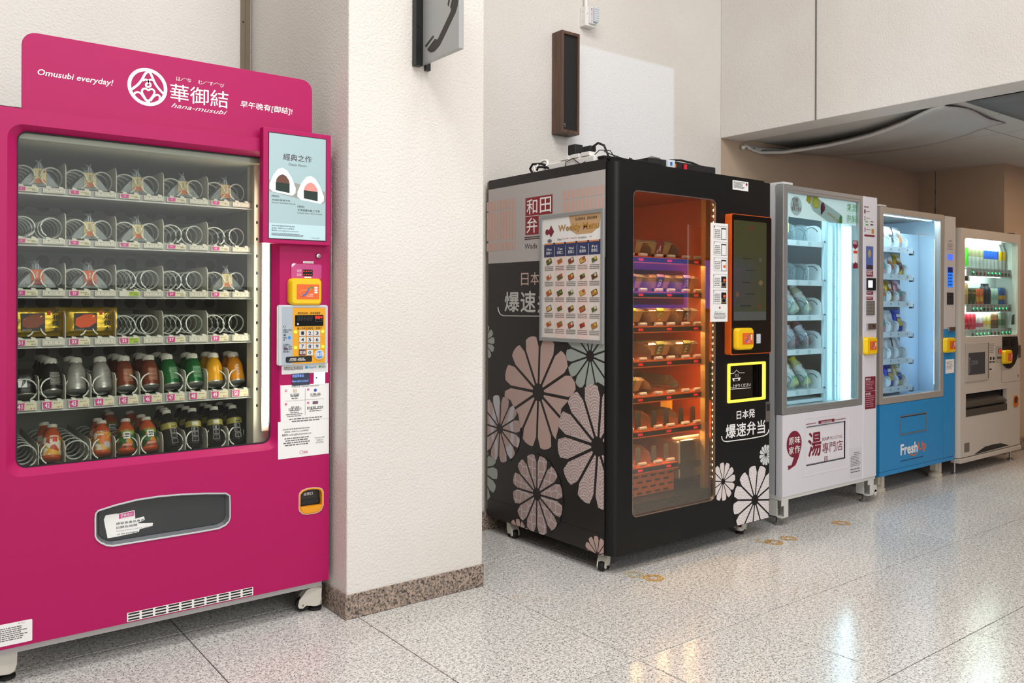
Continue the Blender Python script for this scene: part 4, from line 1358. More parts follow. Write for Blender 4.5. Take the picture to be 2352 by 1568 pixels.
# gold pouches -------------------------------------------------------
def pillow(w_, h_, th, nx=14, nz=10, seal=0.012, crinkle=0.003, seed=1):
    rnd = random.Random(seed)
    mb = MB()
    for side in (-1, 1):
        vs = []
        for j in range(nz + 1):
            for i in range(nx + 1):
                x, z = (i / nx - 0.5) * w_, j / nz * h_
                fx = max(0, min(1, (w_ / 2 - abs(x)) / (w_ * 0.22)))
                fz = max(0, min(1, min(z, h_ - z) / (h_ * 0.25)))
                y = side * (0.0008 + th / 2 * math.sin(fx * math.pi / 2) * math.sin(fz * math.pi / 2)) + (rnd.uniform(-crinkle, crinkle) if fx > 0 and fz > 0 else 0)
                vs.append((x, y, z))
        nn = nx + 1
        fs = [(j * nn + i, j * nn + i + 1, (j + 1) * nn + i + 1, (j + 1) * nn + i) for j in range(nz) for i in range(nx)]
        mb.add(vs, fs if side < 0 else [f[::-1] for f in fs])
    return mb


GOLD = mat('gold_foil', '#c9a83e', 0.28, metal=0.9, bump=(45, 0.4))


def gold_pouch(pic):
    t = proto('gold_pouch')
    P0 = Plane('Y', -0.0205)
    pillow(0.178, 0.098, 0.036, seed=3).build('foil_bag', GOLD, t, smooth=50)
    MB().flat(P0, rr(-0.05, 0.022, 0.018, 0.078), 0.0).build('picture_ground', mat('picture_black', '#2a2422', 0.5), t)
    MB().flat(P0, [(-0.046, 0.036), (-0.03, 0.027), (-0.002, 0.03), (0.019, 0.045), (0.02, 0.068), (0.004, 0.075), (-0.02, 0.072), (-0.044, 0.06)], 0.0006).build('picture_food', pic, t)
    q = MB()
    text_ab(q, P0, 'OMUSUBI', -0.046, -0.018, 0.021, 0.0235, 0.0006)
    q.build('lettering', PRINTW, t)
    q = MB()
    for i, ch in enumerate('大和撰本'): text_ab(q, P0, ch, 0.044, 0.066, 0.076 - i * 0.021, 0.094 - i * 0.021, 0.0012, bold=0.02)
    q.build('brush_lettering', INK, t)
    MB().flat(P0, rr(0.030, 0.039, 0.072, 0.086, 0.001), 0.0012).build('seal', mat('seal_red', '#c2402f', 0.6), t)
    return t


GPa, GPb = gold_pouch(mat('stew_print', '#7a4028', 0.6, vary=0.5)), gold_pouch(mat('prawn_print', '#cf4f22', 0.6, vary=0.35))
place(GPa, (LX[0] + PIT * 0.44, 3.197, ztop[3] + 0.007), 'gold foil pouch with brown stew picture, leftmost in the fourth row', 'pouch', 'gold foil pouches', (math.radians(-4), 0, 0.06))
place(GPb, (LX[1] + PIT * 0.46, 3.197, ztop[3] + 0.007), 'gold foil pouch with orange-red prawn picture, second from left in the fourth row', 'pouch', 'gold foil pouches', (math.radians(-4), 0, -0.05))
place(gold_pouch(_M['stew_print']), (LX[1] + PIT * 0.42, 3.272, ztop[3] + 0.009), 'second gold foil pouch half hidden behind the prawn-picture pouch', 'pouch', 'gold foil pouches', (math.radians(-4), 0, 0.1))

# aluminium bottles --------------------------------------------------
CAPW = mat('white_cap', '#e6e3da', 0.4)
ALU = mat('bottle_base_metal', '#b8b9b6', 0.3, metal=0.9)


def alu_bottle(name, m, ink=None, txt_=None):
    t = proto(name)
    MB().lathe([(0.027, 0.004), (0.0305, 0.009), (0.0305, 0.068), (0.028, 0.082), (0.0215, 0.099), (0.0185, 0.105), (0.0185, 0.108)], 24).build('body', m, t, smooth=40)
    MB().lathe([(0.025, 0.0), (0.0305, 0.004), (0.0308, 0.0095)], 24).build('bottom_rim', ALU, t, smooth=40)
    MB().lathe([(0.0205, 0.107), (0.0205, 0.122), (0.0185, 0.1245)], 22).build('cap', CAPW, t, smooth=40)
    MB().lathe([(0.0195, 0.1045), (0.0202, 0.1065)], 20).build('neck_ring', ALU, t, smooth=40)
    if ink:
        if txt_:
            q = MB()
            for i, ch in enumerate(txt_):
                co, fs, _ = glyphs(ch)
                q.add([(0.0308 * math.sin((x - 0.5) * 0.34), -0.0308 * math.cos((x - 0.5) * 0.34) - 0.0003, 0.06 - i * 0.0115 + y * 0.0095) for x, y in co], fs)
            q.build('lettering', ink, t)
        else:
            q = MB()
            rnd = random.Random(5)
            for i in range(9):
                z = 0.066 - i * 0.0052
                a = -0.3
                while a < 0.75:
                    b2 = a + rnd.uniform(0.05, 0.16)
                    q.add([(0.0308 * math.sin(s), -0.0308 * math.cos(s) - 0.0003, zz) for s, zz in ((a, z), (b2, z), (b2, z + 0.003), (a, z + 0.003))], [(0, 1, 2, 3)])
                    a = b2 + 0.03
            q.build('fine_print', ink, t)['kind'] = 'stuff'
    return t


B_BLK = alu_bottle('aluminium_bottle', mat('bottle_black', '#2e2b29', 0.3, metal=0.5), mat('silver_ink', '#a3a29c', 0.4))
B_SIL = alu_bottle('aluminium_bottle', mat('bottle_silver', '#b3b2ad', 0.35, metal=0.5), mat('grey_ink2', '#8d8b86', 0.5))
B_BRN = alu_bottle('aluminium_bottle', mat('bottle_brown', '#7a3a24', 0.28, metal=0.3), mat('tan_ink', '#b98a6c', 0.5))
B_GRN = alu_bottle('aluminium_bottle', mat('bottle_green', '#10632c', 0.25, metal=0.25), mat('pale_green_ink', '#86b08c', 0.5))
B_YEL = alu_bottle('aluminium_bottle', mat('bottle_yellow', '#e0a008', 0.25, metal=0.15))
B_ORG = alu_bottle('aluminium_bottle', mat('bottle_orange', '#d98a14', 0.25, metal=0.15), PRINTW, '茉莉花茶')
TILT = math.radians(-24)
ordw = ['front', 'second', 'third', 'fourth']
for lane, p, cnt, colr, g in ((1, B_BLK, 4, 'black', 0), (2, B_SIL, 2, 'silver-grey', 0), (3, B_SIL, 1, 'silver-grey', 0), (4, B_BRN, 3, 'brown', 0), (5, B_BRN, 3, 'brown', 0), (6, B_GRN, 3, 'green', 0), (7, B_GRN, 2, 'green', 0), (8, B_YEL, 2, 'yellow', 0), (9, B_ORG, 2, 'orange', 0)):
    for q in range(cnt):
        place(p, (lane_x(lane) + (0.003 if lane % 2 else -0.002), 3.205 + 0.072 * q, ztop[4] + 0.0175), f'{colr} aluminium bottle, {ordw[q]} one in the fifth-row lane {ORD[lane]}', 'bottle',
              f'{colr} aluminium bottles in the pink machine', (TILT, 0, random.Random(lane * 9 + q).uniform(-0.15, 0.15)))
# dark drink pouch at ticket 41
t = thing('drink_pouch', (0, 0, 0), 'black drink pouch with white patch, left end of the fifth row', 'pouch')
pillow(0.062, 0.10, 0.03, 8, 8, seed=6).build('pouch', mat('black_film', '#1d1c1c', 0.25), t, smooth=40)
MB().flat(Plane('Y', -0.016), rr(-0.02, 0.006, 0.03, 0.06), 0.0008).build('label_patch', PAPER, t)
MB().lathe([(0.034, 0), (0.036, 0.003), (0.034, 0.006)], 20).build('base_rim', ALU, t, smooth=40)
t.location = (lane_x(0), 3.20, ztop[4] + 0.012)
t.rotation_euler = (TILT, 0, 0)


# plastic bottles ------------------------------------------------------
def pet_bottle(name, bodym, labelm, z0, z1, top, r=0.03, blobs=(), capm=None, sq=False, facets=None):
    t = proto(name)
    n = 20
    MB().lathe([(r * 0.8, 0), (r, 0.006), (r, top * 0.62), (r * 0.93, top * 0.70), (r * 0.62, top * 0.84), (0.0135, top * 0.89), (0.0135, top * 0.93)], n).build('body', bodym, t, smooth=40)
    MB().lathe([(0.0158, top * 0.905), (0.0158, top - 0.001), (0.0145, top)], 18).build('cap', capm or CAPW, t, smooth=40)
    rad = lambda z: (r + 0.0006) if z < top * 0.62 else (r + 0.0006) * (1 - 0.42 * (z - top * 0.62) / (top * 0.22))
    prof = [(rad(z0 + (z1 - z0) * k / 6), z0 + (z1 - z0) * k / 6) for k in range(7)]
    lb = MB()
    m_ = 24
    for rr_, z in prof:
        lb.v += [(rr_ * math.cos(2 * math.pi * k / m_), rr_ * math.sin(2 * math.pi * k / m_), z) for k in range(m_)]
    lb.f = [(i * m_ + k, i * m_ + (k + 1) % m_, (i + 1) * m_ + (k + 1) % m_, (i + 1) * m_ + k) for i in range(6) for k in range(m_)]
    lab = lb.build('label_sleeve', labelm, t, smooth=40)
    for (a0, a1, za, zb3, mm) in blobs:
        q = MB()
        k = 6
        q.add([((rad(z) + 0.0007) * math.sin(a0 + (a1 - a0) * i / k), -(rad(z) + 0.0007) * math.cos(a0 + (a1 - a0) * i / k), z) for z in (za, zb3) for i in range(k + 1)], [(i, i + 1, k + 2 + i, k + 1 + i) for i in range(k)])
        q.build('label_print', mm, t)
    if facets:
        for z in facets:
            MB().ring(Plane('Y', -r * 0.93), rr(-0.012, 0.012, z, z + 0.018, 0.003), rr(-0.0095, 0.0095, z + 0.0025, z + 0.0155, 0.002), 0, 0.0035).build('moulded_panel', mat('pet_glint', '#7d7f80', 0.15, metal=0.3), t)
    return t


def fruity(name, base, cols, sc):
    m, nt, b = node_mat(name)
    oc = N(nt, 'ShaderNodeTexCoord')
    v = N(nt, 'ShaderNodeTexVoronoi', Scale=sc)
    nt.links.new(oc.outputs['Object'], v.inputs['Vector'])
    sp = N(nt, 'ShaderNodeSeparateXYZ')
    nt.links.new(v.outputs['Color'], sp.inputs[0])
    r = ramp(nt, [(i / len(cols), c) for i, c in enumerate(cols)], 'CONSTANT')
    nt.links.new(sp.outputs[0], r.inputs[0])
    nt.links.new(r.outputs[0], b.inputs['Base Color'])
    b.inputs['Roughness'].default_value = 0.35
    return m


ORJ = mat('carrot_juice', '#c2542a', 0.25)
J1 = pet_bottle('juice_bottle', ORJ, fruity('peach_label', '', ['#e8d6c8', '#d8702c', '#e6a83a', '#e8ddd0', '#b8442a', '#c9b040'], 55), 0.014, 0.086, 0.124, 0.029,
                [(-0.2, 0.75, 0.055, 0.08, mat('label_cream', '#e9ddd4', 0.5)), (0.1, 0.6, 0.058, 0.076, mat('label_red', '#d2432c', 0.5))])
J2 = pet_bottle('juice_bottle', ORJ, fruity('vegetable_label', '', ['#2f5a2c', '#7a9a34', '#b8392a', '#274a26', '#d0852c', '#3d6a34'], 60), 0.014, 0.092, 0.124, 0.029,
                [(-0.35, 0.4, 0.046, 0.07, PAPER), (-0.28, 0.3, 0.05, 0.056, INK), (-0.2, 0.34, 0.059, 0.066, INK), (-0.5, 0.55, 0.02, 0.028, mat('label_pinkish', '#d8907c', 0.5))])
J3 = pet_bottle('juice_bottle', ORJ, fruity('carrot_label', '', ['#d9772a', '#e0a33a', '#d8cfc4', '#d66a24', '#7f8a3a'], 55), 0.014, 0.088, 0.124, 0.029,
                [(0.15, 0.95, 0.022, 0.082, mat('label_grey', '#b9b7b6', 0.5)), (-0.7, 0.1, 0.066, 0.082, mat('label_cream', '#e9ddd4', 0.5))])
OL = mat('oolong_label', '#a8a050', 0.35, metal=0.2)
O1 = pet_bottle('tea_bottle', mat('oolong_tea', '#1c1614', 0.15), OL, 0.07, 0.108, 0.145, 0.029,
                [(-0.1, 0.5, 0.075, 0.104, mat('label_black', '#1d1f22', 0.4)), (0.05, 0.33, 0.078, 0.101, mat('label_gold_text', '#b3ab86', 0.4))], facets=(0.012, 0.032, 0.05))
O2 = pet_bottle('tea_bottle', _M['oolong_tea'], OL, 0.07, 0.108, 0.145, 0.029,
                [(-0.3, 0.4, 0.075, 0.087, mat('barcode', '#d8d5cc', 0.5)), (-0.3, 0.45, 0.091, 0.1, mat('label_navy', '#2b3440', 0.4))], facets=(0.012, 0.032, 0.05))
TI6 = math.radians(-22)
for lane, p, ys, nm, cat in ((1, J1, (0, 1), 'orange-pink juice bottle', 'bottle'), (3, J3, (0, 1), 'orange carrot juice bottle', 'bottle'),
                             (4, J2, (0, 3.4, 4.6), 'green and red vegetable juice bottle', 'bottle'), (5, J2, (0, 1.2, 3.2), 'green and red vegetable juice bottle', 'bottle')):
    for q, yo in enumerate(ys):
        place(p, (lane_x(lane), 3.20 + 0.068 * yo, z6 + 0.011), f'{nm}, {ordw[q]} one in the bottom-row lane {ORD[lane]}', 'bottle', 'juice bottles on the bottom shelf', (TI6, 0, random.Random(lane + q * 5).uniform(-0.25, 0.25)))
for lane, p, ys in ((6, O1, (0, 1, 2)), (7, O2, (0, 1, 2)), (8, O2, (0, 1, 2)), (9, O1, (0, 1, 2))):
    for q, yo in enumerate(ys):
        place(p, (lane_x(lane), 3.20 + 0.068 * yo, z6 + 0.011), f'dark tea bottle with gold label, {ordw[q]} one in the bottom-row lane {ORD[lane]}', 'bottle', 'dark tea bottles on the bottom shelf', (TI6, 0, random.Random(lane + q * 5).uniform(-0.3, 0.3)))

# ================================================================== black heated lunch-box machine
BLK = mat('black_satin', '#0e0f10', 0.4, spec=0.28)
ORL = mat('orange_liner', '#c45a20', 0.45)
ORE = mat('orange_edge', '#e0621f', 0.4)
BSX, BSY = 2.60, 2.66
BF = Plane('Y', BSY)
BS = Plane('X', BSX)
blk = thing('vending_machine', (3.17, 3.14, 0), 'black heated lunch box vending machine with flower graphics and orange-lit window', 'vending machine')
bx0, bx1, bz0, bz1 = 2.604, 3.754, 0.087, 1.852
win = BF.box(1453, 433, 1642, 1147)
wz0 = BF.px(1452, 1189)[1]
win = (BF.px(1453, 800)[0], BF.px(1643, 800)[0], BF.px(1550, 1168)[1], BF.px(1550, 447)[1])
Zb = zb(1380, 800, 2.905)
port = BF.box(*Zb(862, 112, 1074, 345))
port = (BF.px(*Zb(860, 220))[0], BF.px(*Zb(1076, 220))[0], BF.px(*Zb(960, 335))[1], BF.px(*Zb(960, 110))[1])
dr = MB()
dr.plate_holes(BF, rr(2.644, bx1, bz0, bz1, 0.0005), [rr(*win, 0.03), rr(*port, 0.006)], -0.010, 0.0)
ed = [(2.644, BSY)] + [(2.644 - 0.04 * math.sin(t), BSY + 0.04 - 0.04 * math.cos(t)) for t in [math.radians(k * 11.25) for k in range(1, 9)]] + [(bx0, 2.703), (2.644, 2.703)]
n_ = len(ed)
dr.add([(a, b, bz0) for a, b in ed] + [(a, b, bz1) for a, b in ed], [tuple(range(n_)), tuple(range(2 * n_ - 1, n_ - 1, -1))] + [(i, n_ + i, n_ + (i + 1) % n_, (i + 1) % n_) for i in range(n_)])
dr.build('door', BLK, blk, smooth=35)
# rebuild of the space behind the door: returns, side panels, roof, floor
sh = MB().box(BSX + 0.006, BSX + 0.03, 2.706, 3.60, 0.09, 1.86).box(3.72, 3.746, 2.70, 3.60, 0.09, 1.86).box(BSX + 0.03, 3.72, 2.70, 3.60, 1.83, 1.862).box(BSX + 0.03, 3.72, 2.70, 3.60, 0.09, 0.15).box(BSX + 0.03, 3.72, 3.57, 3.60, 0.15, 1.83)
sh.build('cabinet', BLK, blk)
MB().box(BSX + 0.0, BSX + 0.012, 3.60, 3.612, 0.12, 1.86).build('back_edge', mat('edge_brown', '#6b5b48', 0.6), blk)
MB().box(BSX + 0.02, 3.75, 2.695, 2.702, 1.852, 1.868).build('roof_hinge_bar', BLK, blk)
side = MB().plate(BS, rr(-3.60, -2.707, 0.083, 1.866), -0.006, 0.0).build('side_panel', mat('side_black', '#1d1a1a', 0.42), blk)
MB().plate(BS, rr(-3.60, -2.707, 0.176, 0.179), 0, 0.0007).build('panel_seam', mat('seam_dark', '#0b0a0a', 0.6), blk)

Zs = zb(1100, 340, 3.1375)


def quad(pl, f, *q):
    return [pl.px(*f(x, y)) for x, y in q]


def hrect(pl, f, x0, yt, x1, yb):
    """rectangle on the plane from crop columns x0,x1 and heights read on column x0"""
    a0, b1 = pl.px(*f(x0, yt))
    _, b0 = pl.px(*f(x0, yb))
    a1 = pl.px(*f(x1, yt))[0]
    return a0, a1, b0, b1


BANNER = mat('banner_grey', '#b9b3b1', 0.45)
STRIPE = mat('banner_pink', '#cba79b', 0.5)
STAMP = mat('stamp_red', '#8d1f2a', 0.5)
GW = mat('grey_white_print', '#c3c5c1', 0.5)
PKW = mat('pinkish_print', '#c8aaa2', 0.5)
zw1, zw0 = BS.px(*Zs(52, 305))[1], BS.px(*Zs(50, 834))[1]
MB().plate(BS, rr(-3.60, -2.707, zw0, zw1), 0, 0.0006).build('banner', BANNER, side)
st_ = MB()
for x0, x1, rows3 in ((57, 268, ((392, 458), (468, 672), (688, 745))), (605, 930, ((312, 375), (388, 600), (615, 690)))):
    a0, a1 = BS.px(*Zs(x0, 400))[0], BS.px(*Zs(x1, 400))[0]
    nn = 10 if x0 == 57 else 12
    for yt, yb in rows3:
        b1, b0 = BS.px(*Zs(x0, yt))[1], BS.px(*Zs(x0, yb))[1]
        for k in range(nn):
            p0 = a0 + (a1 - a0) * (k + 0.1) / nn
            p1 = min(a0 + (a1 - a0) * (k + 0.82) / nn, -2.709)
            if p1 > p0: st_.flat(BS, rr(p0, p1, b0, b1), 0.0012)
st_.build('lattice_print', STRIPE, side)['kind'] = 'stuff'
a0, b1 = BS.px(*Zs(337, 362))
a1 = BS.px(*Zs(532, 330))[0]
b0 = BS.px(*Zs(337, 628))[1]
am, bm = (a0 + a1) / 2, (b0 + b1) / 2
MB().flat(BS, [(a0, b0), (am, b0), (am, bm), (a1, bm), (a1, b1), (a0, b1)], 0.0012).build('stamp', STAMP, side)
for ch, q in (('和', (a0, am, bm, b1)), ('田', (am, a1, bm, b1)), ('弁', (a0, am, b0, bm))):
    o = MB()
    ww, hh = q[1] - q[0], q[3] - q[2]
    text_ab(o, BS, ch, q[0] + ww * 0.1, q[1] - ww * 0.1, q[2] + hh * 0.1, q[3] - hh * 0.1, 0.0018, bold=0.012)
    o.build('stamp_lettering', PRINTW, side)
MB().flat(BS, rr(a0 + 0.002, am, bm - 0.0012, bm + 0.0012), 0.0018).build('stamp_rule', PRINTW, side)
for yy in (642, 655): MB().flat(BS, rr(*hrect(BS, Zs, 330, yy, 440, yy + 7)), 0.0012).build('name_rule', mat('maroon_print', '#3c1f22', 0.5), side)
text(side, BS, 'Wada', Zs(331, 690, 421, 722), mat('dark_grey_print', '#3a3536', 0.5), 0.0012)
text(side, BS, ['日', '本'], [Zs(305, 901, 358, 988), Zs(374, 895, 434, 984)], PKW, 0.0008, bold=0.01)
text(side, BS, ['爆', '速', '弁'], [Zs(188, 1038, 291, 1178), Zs(303, 1032, 408, 1182), Zs(426, 1028, 520, 1188)], GW, 0.0008, bold=0.025)
cv = [(138, 1145), (142, 1170), (152, 1192), (165, 1203), (180, 1208), (300, 1210), (440, 1211)]
MB().tube([BS.pt(*BS.px(*Zs(*q)), 0.0012) for q in cv], 0.0026, 5).build('name_bracket', GW, side)


# chrysanthemum prints ----------------------------------------------
def clip(poly, a0, a1, b0, b1):
    for ax, lim, sg in ((0, a0, 1), (0, a1, -1), (1, b0, 1), (1, b1, -1)):
        out = []
        for i in range(len(poly)):
            p, q = poly[i - 1], poly[i]
            ip, iq = sg * (p[ax] - lim) >= 0, sg * (q[ax] - lim) >= 0
            if ip != iq:
                t = (lim - p[ax]) / (q[ax] - p[ax])
                out.append((p[0] + (q[0] - p[0]) * t, p[1] + (q[1] - p[1]) * t))
            if iq: out.append(q)
        poly = out
        if len(poly) < 3: return []
    return poly


def petal(R, th, nper=12, grow=0.0, inner=0.16):
    half = math.pi / nper
    g = R * 0.026 - grow
    r1 = R + grow
    pts = []
    # sides run parallel to the dividing spokes; outer end rounded
    def sidept(r, s):
        off = g / max(r, 1e-4)
        t = max(half - off, 0.0) * s
        return (r * math.cos(th + t), r * math.sin(th + t))
    ro = R * 0.80
    for k in range(4): pts.append(sidept(R * inner + (ro - R * inner) * k / 3, -1))
    m = 6
    for k in range(1, m):
        s = -1 + 2 * k / m
        e = (1 - abs(s) ** 2.6)
        r = ro + (r1 - ro) * (0.35 + 0.65 * e ** 0.5) if 0 < k < m else ro
        t = max(half - g / r, 0) * s
        pts.append((r * math.cos(th + t), r * math.sin(th + t)))
    for k in range(3, -1, -1): pts.append(sidept(R * inner + (ro - R * inner) * k / 3, 1))
    return pts


def pattern(name, base, line, kind, sc, axis='X'):
    m, nt, b = node_mat(name)
    b.inputs['Roughness'].default_value = 0.48
    g = N(nt, 'ShaderNodeNewGeometry')
    sp = N(nt, 'ShaderNodeSeparateXYZ')
    nt.links.new(g.outputs['Position'], sp.inputs[0])
    cb_ = N(nt, 'ShaderNodeCombineXYZ')
    nt.links.new(sp.outputs[1 if axis == 'X' else 0], cb_.inputs[0])
    nt.links.new(sp.outputs[2], cb_.inputs[1])
    if kind == 'star':
        v = N(nt, 'ShaderNodeTexVoronoi', Scale=sc, feature='DISTANCE_TO_EDGE', voronoi_dimensions='2D', Randomness=0.45)
        nt.links.new(cb_.outputs[0], v.inputs['Vector'])
        r = ramp(nt, [(0.0, line), (0.045, line), (0.06, base)])
        nt.links.new(v.outputs['Distance'], r.inputs[0])
    elif kind == 'leaf':
        n = N(nt, 'ShaderNodeTexNoise', Scale=sc, Detail=0.0)
        mp = N(nt, 'ShaderNodeMapping')
        mp.inputs['Scale'].default_value = (1.6, 0.5, 1)
        mp.inputs['Rotation'].default_value = (0, 0, 0.6)
        nt.links.new(cb_.outputs[0], mp.inputs[0])
        nt.links.new(mp.outputs[0], n.inputs['Vector'])
        r = ramp(nt, [(0.55, base), (0.58, line)])
        nt.links.new(n.outputs['Fac'], r.inputs[0])
    else:  # overlapping-wave scales: rings around the feet of a staggered grid
        sc2 = N(nt, 'ShaderNodeVectorMath', operation='SCALE')
        sc2.inputs[3].default_value = sc
        nt.links.new(cb_.outputs[0], sc2.inputs[0])
        fr = N(nt, 'ShaderNodeVectorMath', operation='FRACTION')
        nt.links.new(sc2.outputs[0], fr.inputs[0])
        di = N(nt, 'ShaderNodeVectorMath', operation='DISTANCE')
        di.inputs[1].default_value = (0.5, 0.0, 0)
        nt.links.new(fr.outputs[0], di.inputs[0])
        mu = N(nt, 'ShaderNodeMath', operation='MULTIPLY')
        mu.inputs[1].default_value = 5.0
        nt.links.new(di.outputs['Value'], mu.inputs[0])
        f2 = N(nt, 'ShaderNodeMath', operation='FRACT')
        nt.links.new(mu.outputs[0], f2.inputs[0])
        r = ramp(nt, [(0.0, base), (0.66, base), (0.70, line), (1.0, line)])
        nt.links.new(f2.outputs[0], r.inputs[0])
    nt.links.new(r.outputs[0], b.inputs['Base Color'])
    return m


FPK = mat('petal_pink', '#bfa39b', 0.48)
FGR = mat('petal_green', '#9fa9a2', 0.48)
FWV = pattern('petal_wave', '#b49b95', '#cfc7c8', 'wave', 15.0)
FST = pattern('petal_star', '#ae9691', '#c6c0c3', 'star', 22.0)
FLF = pattern('petal_leaf', '#b49c96', '#c2c0c6', 'leaf', 14.0)
FLT = mat('petal_light', '#d9cfcd', 0.48)
FWL = pattern('petal_wave_light', '#d6cccb', '#e9e6e8', 'wave', 15.0, 'Y')
FPL = mat('petal_pale', '#d3d6d3', 0.48)


def flower(parent, pl, c, R, m, lim, layer, th0=0.0, back=None, n=12):
    d = 0.0008 + layer * 0.0005
    if back is not None:
        bd = MB()
        P_ = clip([(c[0] + R * 1.035 * (1 - 0.05 * abs(math.sin(6 * t))) * math.cos(t), c[1] + R * 1.035 * (1 - 0.05 * abs(math.sin(6 * t))) * math.sin(t)) for t in [2 * math.pi * k / 72 for k in range(72)]], *lim)
        if P_: bd.flat(pl, P_, d - 0.0002).build('flower_ground', back, parent)
    for k in range(n):
        P_ = clip([(c[0] + x, c[1] + y) for x, y in petal(R, th0 + 2 * math.pi * k / n, n)], *lim)
        if len(P_) >= 3: MB().flat(pl, P_, d).build('petal_print', m, parent)


LIMS = (-3.60, -2.708, 0.084, zw0 - 0.002)
SB = _M['side_black']
Zf = zb(1100, 740, 2.6125)
fc_ = lambda x, y: BS.px(*Zf(x, y))
mz = lambda x, y0, y1: abs(fc_(x, y0)[1] - fc_(x, y1)[1])
flower(side, BS, fc_(357, 420), mz(357, 80, 420), FPK, LIMS, 0, 0.22)
flower(side, BS, fc_(668, 203), mz(668, 203, 420), FGR, LIMS, 1, 0.02, SB)
flower(side, BS, fc_(715, 745), mz(715, 372, 745), FWV, LIMS, 2, 0.17, SB)
flower(side, BS, fc_(127, 637), mz(127, 436, 637), FLF, LIMS, 3, 0.2, SB)
flower(side, BS, fc_(240, 1290), mz(240, 1180, 1290), FPK, LIMS, 0, 0.1)
flower(side, BS, fc_(350, 1030), mz(350, 792, 1030), FST, LIMS, 4, 0.26, SB)
flower(side, BS, fc_(30, 118), mz(30, 8, 118), FGR, LIMS, 0, 0.13)
flower(side, BS, fc_(0, 880), mz(0, 690, 880), FGR, LIMS, 0, 0.0)
flower(side, BS, fc_(712, 1395), mz(712, 1283, 1395), FPK, LIMS, 0, 0.12)

# menu board --------------------------------------------------------
PM = Plane('X', BSX - 0.012)
ma = quad(PM, Zs, (438, 488), (897, 430), (890, 1410), (433, 1390))
m0, m1, mb0, mb1 = (ma[0][0] + ma[3][0]) / 2, (ma[1][0] + ma[2][0]) / 2, (ma[2][1] + ma[3][1]) / 2, (ma[0][1] + ma[1][1]) / 2
menu = MB().ring(PM, rr(m0, m1, mb0, mb1), rr(m0 + 0.018, m1 - 0.018, mb0 + 0.018, mb1 - 0.018), -0.012, 0.0).build('menu_frame', mat('menu_silver', '#a9abac', 0.35, metal=0.5), blk, bevel=0.0015)
PM = Plane('X', BSX - 0.006)
i0, i1, j0, j1 = m0 + 0.018, m1 - 0.018, mb0 + 0.018, mb1 - 0.018
MB().plate(PM, rr(i0, i1, j0, j1), -0.004, 0).build('menu_sheet', mat('menu_paper', '#e6dcd6', 0.5), menu)
fx = lambda t: i0 + (i1 - i0) * t
fz = lambda t: j1 - (j1 - j0) * t
MB().flat(PM, rr(fx(0), fx(1), fz(0.215), fz(0)), 0.0006).build('menu_heading_ground', PAPER, menu)
MB().flat(PM, [(fx(0.52), fz(0.125)), (fx(0.6), fz(0.155)), (fx(0.85), fz(0.155)), (fx(0.97), fz(0.11)), (fx(1.0), fz(0.0)), (fx(0.47), fz(0.0))], 0.001).build('menu_gold_tag', mat('menu_tan', '#c9a277', 0.5), menu)
o = MB()
text_ab(o, PM, 'Weekly Menu', fx(0.285), fx(0.965), fz(0.135), fz(0.065), 0.0018, bold=0.02)
o.build('menu_title_edge', mat('menu_brown', '#6d3c17', 0.5), menu)
o = MB()
text_ab(o, PM, 'Weekly Menu', fx(0.288), fx(0.962), fz(0.133), fz(0.067), 0.0022)
o.build('menu_title', mat('menu_gold', '#cf9a3a', 0.5), menu)
for s_t, q in (('每日精選美食，超值自選套餐', (0.58, 0.94, 0.045, 0.02)), ('Date:', (0.27, 0.345, 0.192, 0.175)), ('Location:', (0.63, 0.77, 0.19, 0.173))):
    o = MB()
    text_ab(o, PM, s_t, fx(q[0]), fx(q[1]), fz(q[2]), fz(q[3]), 0.0016)
    o.build('menu_lettering', INK, menu)
for s_t, q in (('7th Jul 2025 - 1st Aug 2025', (0.35, 0.61, 0.19, 0.175)), ('A2', (0.82, 0.85, 0.187, 0.174))):
    o = MB()
    text_ab(o, PM, s_t, fx(q[0]), fx(q[1]), fz(q[2]), fz(q[3]), 0.0016)
    o.build('menu_lettering', mat('menu_red', '#b5243c', 0.5), menu)
MB().flat(PM, [(fx(0.1), fz(0.115)), (fx(0.155), fz(0.16)), (fx(0.21), fz(0.115)), (fx(0.155), fz(0.06))], 0.0012).build('menu_crest', mat('menu_crest', '#7d2338', 0.5), menu)
MB().flat(PM, circ(fx(0.085), fz(0.115), 0.014, 18), 0.0014).build('menu_crest', _M['menu_crest'], menu)
MB().flat(PM, circ(fx(0.13), fz(0.19), 0.016, 18, 0.009), 0.0012).build('menu_bowl_mark', GREYINK, menu)
MB().flat(PM, rr(fx(0.04), fx(1), fz(0.222), fz(0.21)), 0.0012).build('menu_cord', mat('menu_orange', '#dd8a4c', 0.5), menu)
NAVY = mat('menu_navy', '#2f3862', 0.5)
DISHES = ['#b0522c', '#c58a34', '#7a4a2a', '#3b2c24', '#a8702e', '#56331f', '#c9a24a', '#8a2f22', '#4d5a2a', '#d0a868']
rnd = random.Random(11)
